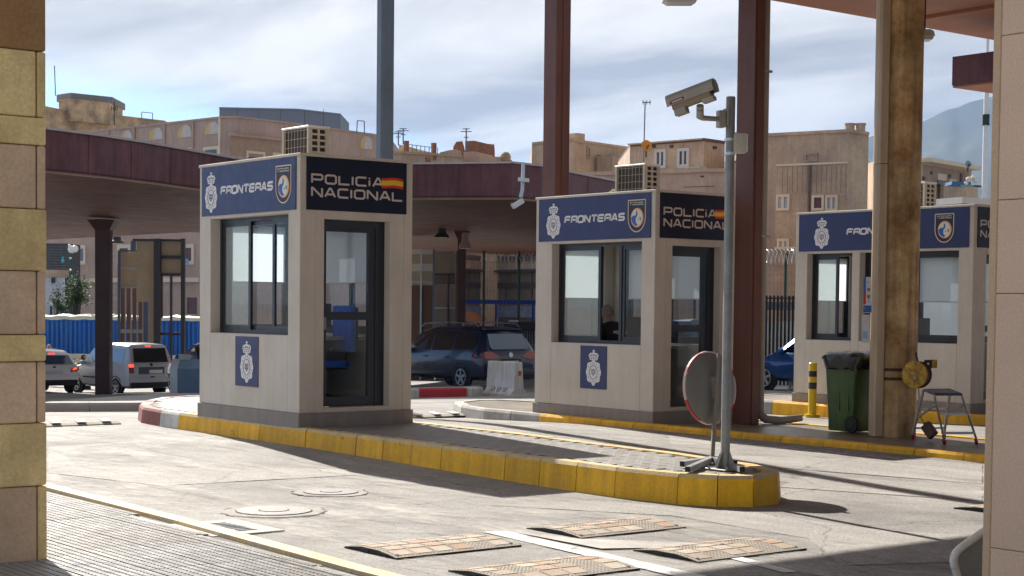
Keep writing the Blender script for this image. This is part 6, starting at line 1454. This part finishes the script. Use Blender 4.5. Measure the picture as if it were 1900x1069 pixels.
P = [atd(x, y, K_+.1) for x, y in ((338, 680), (358, 680), (352, 673), (334, 673))]; m = MB(); m.ex(P, V((0, 0, .02))); m.build('screen', win_d, t)

# ------------------------------------------------------------------ cars
tyre = M('tyre', (.015, .015, .016), .8, .1, 8, .1, .2, 60); rimm = M('alloy', (.50, .52, .55), .3, .05, 5, 0, 0, metal=.8); blkp = M('dark_trim', (.015, .015, .017), .6)
carglass = M('car_glass', (.012, .018, .022), .05, .2, 1.2, 0, 0, spec=.9, coat=1); redl = M('tail_light_red', (.28, .004, .008), .2, .1, 8, 0, 0, coat=.6); redlit = M('brake_light_lit', (.8, .03, .02), .3, emit=((1, .06, .03), 1.2)); plate_w = M('number_plate', (.6, .6, .58), .5, .03, 5, 0, 0)
def car(name, label, cat, paint, st, W, wheels, side, rear, loc, yaw, rails=None, spokes=5, wr=.33, lit=False, extras=None, seats=True, trim_z=None):
    """st: stations rear to front (x, z_bottom, z_belt, z_top, half width, half width at top)"""
    t = thing(name, label, cat, (0, 0, 0))
    rings = []
    for x, zb, zm, zt, hw, ht in st:
        r = [(0, zb), (.82*hw, zb), (.97*hw, zb+.09), (hw, zb+(zm-zb)*.5), (.975*hw, zm), (ht, zt-.05), (ht*.86, zt), (0, zt+.012)]
        rings.append([V((x, -y, z)) for y, z in r]+[V((x, y, z)) for y, z in r[::-1][1:-1]])
    m = MB(); m.loft(rings); body = m.build('body', paint, t, smooth=38)
    def at(x):
        for a, b in zip(st, st[1:]):
            if a[0] <= x <= b[0]:
                f = (x-a[0])/(b[0]-a[0]) if b[0] > a[0] else 0; return [u+(v-u)*f for u, v in zip(a, b)]
        return st[-1] if x > st[-1][0] else st[0]
    def sy(x, z):
        _, zb, zm, zt, hw, ht = at(x)
        if z >= zm: f = (z-zm)/max(.01, zt-.05-zm); return .975*hw+(ht-.975*hw)*min(1, f)
        f = (z-zb)/max(.01, zm-zb); return hw*(1 if f > .3 else .97)*(1-.025*max(0, f-.5)*2)
    def panel(poly, s, d0, d1, mat, nm, par=t):
        m = MB(); A = [V((x, s*(sy(x, z)+d1), z)) for x, z in poly]; B = [V((x, s*(sy(x, z)+d0), z)) for x, z in poly]; n = len(A)
        m.add(A+B, [tuple(range(n)), tuple(range(n, 2*n))[::-1]]+[(i, (i+1) % n, n+(i+1) % n, n+i) for i in range(n)]); return m.build(nm, mat, par)
    for s in (1, -1):
        for nm, poly in side: panel(poly, s, -.02, .008, carglass, nm)
        if trim_z: 
            for z in trim_z: panel([(wheels[0]+.45, z), (wheels[1]-.45, z), (wheels[1]-.45, z+.05), (wheels[0]+.45, z+.05)], s, -.01, .015, blkp, 'trim_strip')
        for wx in wheels:
            panel([(wx+(wr+.07)*math.cos(q), wr+(wr+.07)*math.sin(q)) for q in [k*2*math.pi/20 for k in range(20)]], s, -.05, .004, blkp, 'wheel_arch')
            c = V((wx, s*(sy(wx, wr)-.155), wr))
            m = MB(); m.lathe(c, (0, s, 0), [(wr*.6, .0), (wr-.03, .0), (wr, .04), (wr, .15), (wr-.03, .18), (wr*.66, .185)], 26); wh = m.build('wheel', tyre, t, smooth=40)
            m = MB(); m.lathe(c, (0, s, 0), [(wr*.68, .16), (wr*.66, .19), (wr*.60, .19), (wr*.58, .14), (.02, .13)], 26, caps=True); m.build('rim', M('rim_dark', (.06, .06, .065), .4), wh, smooth=40)
            m = MB(); m.lathe(c, (0, s, 0), [(wr*.70, .180), (wr*.69, .200), (wr*.60, .200), (wr*.60, .180)], 26, caps=False); m.build('rim_ring', rimm, wh)
            m = MB(); m.lathe(c, (0, s, 0), [(.06, .15), (.05, .2), (.001, .2)], 12)
            for k in range(spokes):
                q = k*2*math.pi/spokes+.3; d = V((math.cos(q), 0, math.sin(q))); m.bar(c+V((0, s*.185, 0))+d*.04, c+V((0, s*.19, 0))+d*wr*.62, .07 if spokes < 7 else .035, .02, up=(0, 1, 0))
            m.build('spokes', rimm, wh)
    # rear face panels: poly in (y, z), laid on the rear surface
    def rx(z, y=0):
        q = [(s_[3], s_[0], s_[1]) for s_ in st]
        # rear profile runs along stations until the top is reached
        best = st[0][0]
        for a, b in zip(st, st[1:]):
            if b[0] > st[0][0]+1.0: break
            if a[3] <= z <= b[3]: best = a[0]+(b[0]-a[0])*(z-a[3])/max(1e-4, b[3]-a[3]); break
            if z < st[0][3]: best = st[0][0]; break
            best = b[0]
        return best+.10*(abs(y)/(W/2))**3*0
    for nm, poly, mat, d in rear:
        m = MB(); A = [V((rx(z, y)-d, y, z)) for y, z in poly]; B = [V((rx(z, y)+.03, y, z)) for y, z in poly]; n = len(A)
        m.add(A+B, [tuple(range(n)), tuple(range(n, 2*n))[::-1]]+[(i, (i+1) % n, n+(i+1) % n, n+i) for i in range(n)]); o = m.build(nm, mat, t)
    if rails:
        for s in (1, -1):
            x_0, x_1, zr, yr = rails; m = MB(); m.tube([(x_0, s*yr, zr-.07), (x_0+.12, s*yr, zr), ((x_0+x_1)/2, s*yr, zr+.03), (x_1-.15, s*yr, zr-.01), (x_1, s*yr, zr-.1)], .018, 6); m.build('roof_rail', rimm, t)
    if extras: extras(t, panel, sy)
    t.location = loc; t.rotation_euler = (0, 0, yaw); return t
def mirror_wing(x, z, paint):
    def f(t, panel, sy):
        for s in (1, -1):
            m = MB(); m.ball((x, s*(sy(x, z)+.13), z+.02), (.06, .13, .085), 10, 7); m.build('wing_mirror', paint, t, smooth=60)
        for s in (1, -1):
            for hx in (x-.85, x-1.85): m = MB(); y = sy(hx, z-.17); m.box(hx-.09, hx+.09, s*y-.015, s*y+.02*s+.0, z-.19, z-.155) if s > 0 else m.box(hx-.09, hx+.09, s*y-.02, s*y+.015, z-.19, z-.155); m.build('door_handle', paint, t)
            for dx in (x-.02, x-1.02, x-1.98):
                panel([(dx, .35), (dx+.012, .35), (dx+.012, z-.05), (dx, z-.05)], s, -.01, .002, blkp, 'door_gap')
    return f
def rpoly(y0, y1, z0, z1): return [(y0, z0), (y1, z0), (y1, z1), (y0, z1)]
YAWN = math.pi/2
# dark blue people carrier
dk = M('dark_metallic_paint', (.007, .013, .040), .32, .15, .8, 0, 0, metal=.0, coat=.6, spec=.4)
st = [(-1.00, .38, .70, .72, .80, .76), (-.98, .30, .98, 1.02, .90, .80), (-.93, .28, 1.02, 1.10, .93, .80), (-.80, .28, 1.05, 1.36, .945, .76), (-.62, .28, 1.06, 1.62, .95, .72), (-.35, .27, 1.06, 1.70, .952, .70), (.6, .26, 1.03, 1.735, .952, .70), (1.5, .26, 1.0, 1.72, .952, .70), (2.2, .26, .98, 1.60, .95, .68), (2.9, .27, .97, 1.14, .94, .72), (3.0, .28, .97, 1.06, .93, .74), (3.55, .30, .84, .92, .90, .70), (3.83, .34, .68, .74, .82, .62), (3.9, .42, .60, .64, .70, .55)]
P = onz(862, 721, 0); P = atd(862, 719, 45); zc = g(P.x+.8, P.y)
side = [('side_window', [(-.48, 1.13), (-.60, 1.28), (-.42, 1.55), (-.1, 1.58), (.42, 1.60), (.42, 1.09), (-.1, 1.10)]), ('side_window', [(.52, 1.08), (.52, 1.60), (1.42, 1.60), (1.42, 1.05)]), ('side_window', [(1.54, 1.05), (1.54, 1.59), (2.02, 1.54), (2.45, 1.28), (2.68, 1.04)])]
rear = [('rear_window', [(-.60, 1.12), (.60, 1.12), (.66, 1.2), (.60, 1.54), (-.60, 1.54), (-.66, 1.2)], M('blue_reflecting_glass', (.02, .07, .13), .08, .2, 1.5, 0, 0, spec=.9, coat=1), .045), ('tail_light', [(.38, .92), (.62, .86), (.90, .88), (.90, 1.06), (.62, 1.06)], redl, .02), ('tail_light', [(-.38, .92), (-.62, .86), (-.90, .88), (-.90, 1.06), (-.62, 1.06)], redl, .02),
        ('number_plate', rpoly(-.26, .26, .70, .81), plate_w, .03), ('bumper', rpoly(-.86, .86, .40, .56), dk, .07), ('lower_trim', rpoly(-.84, .84, .30, .39), blkp, .05), ('emblem', [(.07*math.cos(q), .97+.07*math.sin(q)) for q in [k*math.pi/6 for k in range(12)]], rimm, .02), ('wiper', [(-.02, 1.13), (-.42, 1.17), (-.42, 1.19), (-.02, 1.16)], blkp, .03), ('plate_recess', rpoly(-.34, .34, .66, .86), blkp, .012)]
def suv_extra(t, panel, sy):
    mirror_wing(2.55, 1.05, dk)(t, panel, sy)
    for s in (1, -1): panel([(-.93, .90), (-.60, .87), (-.45, .92), (-.55, 1.02), (-.90, 1.05)], s, -.02, .012, redl, 'tail_light_side')
    m = MB(); m.box(-.66, -.52, -.62, .62, 1.655, 1.675); m.build('spoiler', dk, t)
car('people_carrier', 'dark blue people carrier with roof rails, waiting under the low canopy between two booths', 'car', dk, st, 1.9, (0, 2.92), side, rear, (P.x+.82, P.y, zc), YAWN, rails=(-.45, 2.2, 1.80, .70), extras=suv_extra, wr=.34)
# silver van
sv = M('silver_paint', (.38, .40, .45), .4, .05, 1, 0, 0, metal=.0, coat=.6, spec=.5)
st = [(-.86, .42, .60, .62, .80, .78), (-.84, .32, 1.02, 1.06, .88, .80), (-.80, .30, 1.05, 1.16, .895, .79), (-.68, .28, 1.06, 1.60, .90, .75), (-.55, .28, 1.06, 1.78, .90, .73), (.6, .27, 1.04, 1.82, .90, .73), (1.5, .27, 1.02, 1.79, .90, .72), (1.8, .27, 1.0, 1.64, .90, .70), (2.40, .27, 1.0, 1.14, .89, .72), (3.1, .30, .90, .96, .87, .68), (3.45, .36, .74, .80, .78, .6), (3.52, .45, .6, .64, .62, .5)]
side = [('side_window', [(-.42, 1.16), (-.42, 1.62), (.42, 1.62), (.55, 1.16)]), ('side_window', [(.66, 1.15), (.66, 1.62), (1.42, 1.62), (1.42, 1.12)]), ('side_window', [(1.50, 1.12), (1.50, 1.62), (1.68, 1.60), (2.2, 1.12)])]
rear = [('rear_window', [(-.66, 1.18), (.66, 1.18), (.62, 1.66), (-.62, 1.66)], carglass, .05), ('tail_light', rpoly(.70, .87, .82, 1.02), redl, .03), ('tail_light', rpoly(-.87, -.70, .82, 1.02), redl, .03), ('brake_lamp', rpoly(.71, .86, 1.02, 1.12), redlit, .032), ('brake_lamp', rpoly(-.86, -.71, 1.02, 1.12), redlit, .032), ('high_brake_light', rpoly(-.1, .1, 1.71, 1.755), redlit, .03),
        ('number_plate', rpoly(-.42, .10, .80, .92), plate_w, .03), ('plate_recess', rpoly(-.5, .5, .78, 1.02), M('plate_recess_grey', (.07, .08, .10)), .012), ('bumper', rpoly(-.84, .84, .50, .64), sv, .06), ('lower_bumper', rpoly(-.82, .82, .32, .50), blkp, .05), ('emblem', [(.05*math.cos(q), 1.1+.05*math.sin(q)) for q in [k*math.pi/6 for k in range(12)]], blkp, .02), ('lamp', rpoly(-.1, .05, .66, .7), blkp, .02)]
P = atd(217, 735, 56.5); zv = P.z
car('silver_van', 'silver passenger van with lit brake lights, queueing behind the dark canopy column', 'van', sv, st, 1.8, (0, 2.68), side, rear, (P.x+.80, P.y, zv), YAWN+.10, extras=mirror_wing(2.1, 1.08, sv), wr=.32, trim_z=[.58])
# white hatchback
wt = M('white_car_paint', (.75, .75, .77), .35, .05, 1, 0, 0, coat=.7, spec=.5)
st = [(-.72, .40, .62, .64, .80, .78), (-.70, .30, .92, .96, .85, .76), (-.62, .28, .96, 1.10, .86, .72), (-.40, .27, .97, 1.40, .865, .64), (-.15, .27, .97, 1.48, .865, .62), (.9, .26, .95, 1.52, .865, .62), (1.6, .26, .93, 1.46, .865, .62), (2.3, .26, .92, 1.02, .86, .66), (2.8, .30, .82, .88, .82, .6), (3.2, .38, .62, .66, .70, .5)]
side = [('side_window', [(-.2, 1.05), (-.1, 1.36), (.7, 1.38), (.7, 1.02)]), ('side_window', [(.8, 1.02), (.8, 1.38), (1.5, 1.34), (2.05, 1.0)])]
rear = [('rear_window', [(-.66, 1.02), (.66, 1.02), (.56, 1.32), (-.56, 1.32)], M('blue_reflecting_glass', (.02, .07, .13)), .05), ('tail_light', [(.56, .74), (.86, .80), (.86, .95), (.62, .88)], redl, .03), ('tail_light', [(-.56, .74), (-.86, .80), (-.86, .95), (-.62, .88)], redl, .03), ('brake_lamp', [(-.64, .80), (-.80, .84), (-.80, .91), (-.66, .88)], redlit, .035), ('high_brake_light', rpoly(-.12, .12, 1.38, 1.42), redlit, .03),
        ('number_plate', rpoly(-.3, .3, .68, .80), plate_w, .03), ('lower_bumper', rpoly(-.80, .80, .28, .48), blkp, .05), ('bumper', rpoly(-.84, .84, .48, .60), wt, .05), ('emblem', [(.05*math.cos(q), .92+.03*math.sin(q)) for q in [k*math.pi/6 for k in range(12)]], blkp, .02)]
P = atd(92, 730, 57)
car('white_car', 'white hatchback with a lit brake light, partly hidden by the left stone pillar', 'car', wt, st, 1.73, (0, 2.5), side, rear, (P.x, P.y+.2, g(P.x, P.y)), YAWN-.05, extras=mirror_wing(2.0, 1.02, wt))
# dark car behind the kiosk
nv = M('navy_car_paint', (.015, .035, .09), .3, .05, 1, 0, 0, coat=.8, metal=.3)
st2 = st; side2 = side
P = atd(306, 728, 47)
car('dark_car', 'dark car with one silver front wheel showing left of the blue kiosk', 'car', nv, st2, 1.73, (0, 2.5), side2, rear, (P.x+1.15, P.y-2.35, g(P.x, P.y)), YAWN, extras=mirror_wing(2.0, 1.02, nv))
bc = M('bright_blue_car_paint', (.015, .07, .25), .3, .05, 1, 0, 0, coat=.8, metal=.3)
P = atd(1450, 722, 42.5); stb = [s if s[0] < 1.5 else (s[0]+.45, *s[1:]) for s in st2]
car('blue_car', 'bright blue car whose driver shows between the downpipe and the third booth', 'car', bc, stb, 1.73, (0, 2.95), [('side_window', [(-.2, 1.05), (-.1, 1.36), (.95, 1.38), (.95, 1.02)])], rear, (P.x+.85, P.y-2.35, g(P.x+.8, P.y)), YAWN, extras=mirror_wing(2.35, 1.02, bc))
bcar = [o for o in bpy.data.objects if o.get('label', '').startswith('bright blue car')][0]; bb = [o for o in bcar.children if o.name.startswith('body')][0]
m = MB(); m.ex([V((1.05, .05, 1.0)), V((2.45, .05, 1.0)), V((1.95, .05, 1.36)), V((1.05, .05, 1.40))], V((0, 1.2, 0))); cut = m.build('cutter', blkp, None, loc=(0, 0, 0)); bpy.context.view_layer.update(); cut.matrix_world = bcar.matrix_world.copy() if 0 else Matrix.LocRotScale(bcar.location, bcar.rotation_euler, None)
mo = bb.modifiers.new('cut', 'BOOLEAN'); mo.operation = 'DIFFERENCE'; mo.object = cut; mo.solver = 'EXACT'; bpy.context.view_layer.update()
nm_ = bpy.data.meshes.new_from_object(bb.evaluated_get(bpy.context.evaluated_depsgraph_get())); bb.modifiers.clear(); bb.data = nm_; bpy.data.objects.remove(cut)
P = atd(1290, 640, 40)
vs3 = [(-.86, .42, .60, .62, .80, .78), (-.84, .32, 1.02, 1.06, .88, .80), (-.68, .28, 1.06, 1.60, .90, .75), (-.55, .28, 1.06, 1.78, .90, .73), (1.8, .27, 1.02, 1.78, .90, .72), (2.15, .27, 1.0, 1.62, .90, .70), (2.72, .27, 1.0, 1.14, .89, .72), (3.45, .36, .74, .80, .78, .6), (3.52, .45, .6, .64, .62, .5)]
car('blue_van', 'blue van seen through the glass door of the middle booth', 'van', nv, vs3, 1.8, (0, 2.68), [('side_window', [(-.42, 1.16), (-.42, 1.62), (1.42, 1.62), (1.42, 1.14)])], [('rear_window', [(-.66, 1.18), (.66, 1.18), (.62, 1.66), (-.62, 1.66)], carglass, .05)], (P.x, P.y, g(P.x, P.y)), YAWN)

# ------------------------------------------------------------------ people
skin = M('skin', (.42, .22, .15), .6, .06, 8, 0, 0); hair_g = M('grey_hair', (.22, .20, .18), .8, .2, 30, .2, .2, 80); black_c = M('black_cloth', (.008, .008, .012), .85, .2, 5)
def skin_mesh(name, verts, edges, radii, root, mat, parent, sub=2):
    me = bpy.data.meshes.new(name); me.from_pydata([tuple(v) for v in verts], edges, []); o = bpy.data.objects.new(name, me); COL.objects.link(o)
    mo = o.modifiers.new('skin', 'SKIN'); mo.use_smooth_shade = True
    for i, r in enumerate(radii):
        d = me.skin_vertices[0].data[i]; d.radius = r if isinstance(r, tuple) else (r, r); d.use_root = (i == root)
    su = o.modifiers.new('sub', 'SUBSURF'); su.levels = sub; su.render_levels = sub
    dg = bpy.context.evaluated_depsgraph_get(); nm = bpy.data.meshes.new_from_object(o.evaluated_get(dg)); o.modifiers.clear(); o.data = nm
    nm.materials.clear(); nm.materials.append(mat)
    for p_ in nm.polygons: p_.use_smooth = True
    o.parent = parent; return o
def head(t, c, r, look, hair=None, scarf=None):
    """c centre of head, look: facing direction"""
    f = V((look[0], look[1], 0)).normalized(); s = V((-f.y, f.x, 0)); Z = V((0, 0, 1)); m = MB(); rings = []
    for k in range(11):
        a = k*math.pi/10; z = math.cos(a)*r*1.28; w = math.sin(a); w = max(w, .05)
        jaw = 1 if z > -.2*r else .86+.1*(z/r+1)
        rings.append([c+Z*z+s*math.cos(q)*r*w*.86*jaw+f*(math.sin(q)*r*w*1.02*jaw) for q in [i*2*math.pi/16 for i in range(16)]])
    m.loft(rings)
    n0 = c+f*r*.98-Z*r*.12; m.loft([[n0+Z*r*.28-s*.006, n0+Z*r*.28+s*.006, n0-Z*r*.12+s*r*.16, n0-Z*r*.12-s*r*.16], [n0+f*r*.04+Z*r*.2-s*.003, n0+f*r*.04+Z*r*.2+s*.003, n0+f*r*.22-Z*r*.1+s*.006, n0+f*r*.22-Z*r*.1-s*.006]])
    for q in (-1, 1): m.ball(c+s*q*r*.86-Z*r*.05, (r*.12, r*.16, r*.28), 8, 6)
    h = m.build('head', skin, t, smooth=70)
    for q in (-1, 1): m = MB(); m.ball(c+f*r*.90+s*q*r*.34+Z*r*.08, r*.10, 8, 5); m.build('eye', M('eye_dark', (.05, .04, .04), .3), h)
    m = MB(); m.ball(c+f*r*.93-Z*r*.55, (r*.26, r*.26, r*.05), 8, 5); m.build('mouth', M('lips', (.35, .13, .11), .5), h)
    cov = hair or scarf; m = MB(); rings = []
    lim = 7 if hair else 10
    for k in range(lim):
        a = k*math.pi/10; z = math.cos(a)*r*1.36+.01*r; w = max(math.sin(a), .05); back = -r*.06
        fr_ = 1.10 if (k < 3) else (.55 if hair else 1.02)
        rings.append([c+Z*z+s*math.cos(q)*r*w*.94+f*(math.sin(q)*r*w*(fr_ if math.sin(q) > 0 else 1.12)+back) for q in [i*2*math.pi/16 for i in range(16)]])
    m.loft(rings); m.build('hair' if hair else 'headscarf', cov, t, smooth=70)
def person(label, head_px, D, look, shirt, z_foot, at_=None, bow=0, hair=None, scarf=None, seated=False, robe=False, arms='down', group=None):
    hc = V(at_) if at_ is not None else atd(*head_px, D); f = V((look[0], look[1], 0)).normalized(); s = V((-f.y, f.x, 0)); Z = V((0, 0, 1)); r = .098 if not bow else .088
    t = thing('person', label, 'person', (hc.x, hc.y, z_foot)); nk = hc-Z*(.17-bow*.06)-f*(.02+bow*.05); ch = hc-Z*(.40-bow*.12)-f*(.04+bow*.08); pv = hc-Z*.74-f*(.03+bow*.08)
    if seated: hips = pv; 
    Vv = [pv, pv+Z*.2, ch, nk]; E_ = [(0, 1), (1, 2), (2, 3)]; Rr = [(.17, .13), (.15, .11), (.19, .12), (.055, .055)]
    for q in (-1, 1):
        sh = ch+s*q*.20+Z*.08; b = len(Vv)
        if arms == 'desk' or (arms == 'out' and q == 1): el = sh-Z*.24+s*q*.06+f*.06; ha = el+f*.26+Z*.03-s*q*.06
        else: el = sh-Z*.28+s*q*.05; ha = el-Z*.25+f*.06
        Vv += [sh, el, ha]; E_ += [(2, b), (b, b+1), (b+1, b+2)]; Rr += [.075, .05, .035]
        # hand: palm with fingers
        d = (ha-el).normalized(); o = MB(); side_ = d.orthogonal().normalized(); sd_ = d.cross(side_)
        o.loft([[ha+d*.0+side_*x*.03+sd_*y*.014 for x, y in ((-1, -1), (1, -1), (1, 1), (-1, 1))], [ha+d*.09+side_*x*.04+sd_*y*.012 for x, y in ((-1, -1), (1, -1), (1, 1), (-1, 1))]])
        for k, L_f in enumerate((.065, .078, .072, .055)):
            b0 = ha+d*.088+side_*(-.03+k*.02); o.tube([b0, b0+d*L_f*.5+sd_*.004, b0+d*L_f*.85+sd_*.022], [.009, .008, .006], 6)
        b0 = ha+d*.03+side_*.034; o.tube([b0, b0+side_*.025+d*.03, b0+side_*.03+d*.06], [.011, .009, .007], 6); o.build('hand', skin, t, smooth=60)
    for q in (-1, 1):
        hp = pv+s*q*.09-Z*.04; b = len(Vv)
        if seated: kn = hp+f*.42-Z*.02; an = kn-Z*.40
        else: L_l = hp.z-z_foot; kn = hp-Z*L_l*.48+f*.02; an = V((kn.x, kn.y, z_foot+.08))
        Vv += [hp, kn, an, an+f*.14-Z*.04]; E_ += [(0, b), (b, b+1), (b+1, b+2), (b+2, b+3)]; Rr += [.095, .06, .042, .04]
    org = V(t.location)
    skin_mesh('body', [v-org for v in Vv], E_, Rr, 0, shirt, t)
    m = MB(); m.tube([nk-Z*.04, hc-Z*.06], .055, 10); m.build('neck', skin, t, smooth=60)
    if robe:
        rings = []
        for zz_, rr in ((0, .30), (.3, .26), (.7, .22), (1.05, .22), (1.28, .20), (1.36, .10)):
            k = (hc.z-.14-z_foot)/1.36; rings.append([V((hc.x-f.x*.03, hc.y-f.y*.03, z_foot+zz_*k))+s*math.cos(q)*rr*1.1+f*math.sin(q)*rr*.8 for q in [i*2*math.pi/18 for i in range(18)]])
        m = MB(); m.loft(rings); m.build('robe', shirt, t, smooth=60)
    head(t, hc, r, look, hair, scarf); return t
pz = .12
off = person('grey-haired officer in a dark jacket sitting at the open window of the middle booth, seen from behind', (1126, 581), 22.25, (-.10, .99), black_c, pz+.05, bow=1, hair=hair_g, seated=True, arms='desk')
off['label'] = 'grey-haired officer in a dark jacket seated inside the middle booth, seen from behind'
hc = atd(1126, 581, 22.25); m = MB()
PLb = Plane(hc+V((0, 0, -.30))-V((-.10, .99, 0))*.245, (.99, .10, 0), (.10, -.99, 0)); word(PLb, m, 'POLICIA', -.13, .13, 0.02, .045, .009, 0, .003); m.build('back_lettering', white_vinyl, off)
person('woman in a long black robe and headscarf standing beside the silver van', (155, 664), 63, (.2, -1), black_c, g(*atd(155, 664, 63).xy), scarf=black_c, robe=True)
person('person with a grey head covering standing behind the white car', (91, 645), 66, (-.3, -1), M('dark_grey_cloth', (.03, .03, .04)), g(*atd(91, 645, 66).xy), scarf=M('grey_white_scarf', (.42, .42, .46), .8))
P = atd(1463, 634, 42.6); dr = person('driver in a pale shirt with an arm at the window of the bright blue car', (1466, 632), 42.9, (-.1, 1), M('pale_shirt', (.5, .55, .5), .8), bcar.location.z+.2, at_=(bcar.location.x-.42, bcar.location.y+1.95, bcar.location.z+1.24), hair=M('brown_hair', (.05, .03, .02)), seated=True, arms='desk')
t = gate('hazard_board', 'small red and white board on the roofline of the white car', 62, [('board', 84, 655, 97, 665, trim_w, .05, 0), ('stripe', 84, 658, 97, 661, redl, .03, -.02), ('yellow_box', 98, 656, 105, 664, by_, .1, .1)], (90, 665), 'board')
# ------------------------------------------------------------------ air between here and the hill
hm = bpy.data.materials.new('pale_haze'); hm.use_nodes = True; ht_ = hm.node_tree; ht_.nodes.clear()
pv_ = ht_.nodes.new('ShaderNodeVolumePrincipled'); pv_.inputs['Color'].default_value = (.30, .55, 1, 1); pv_.inputs['Density'].default_value = .000085; pv_.inputs['Anisotropy'].default_value = 0.0
oo_ = ht_.nodes.new('ShaderNodeOutputMaterial'); ht_.links.new(pv_.outputs[0], oo_.inputs['Volume'])
m = MB(); m.box(-4900, 5600, -4900, 5600, -4, 690)
hb_ = m.build('haze', hm, loc=(0, 0, -4), kind='stuff')
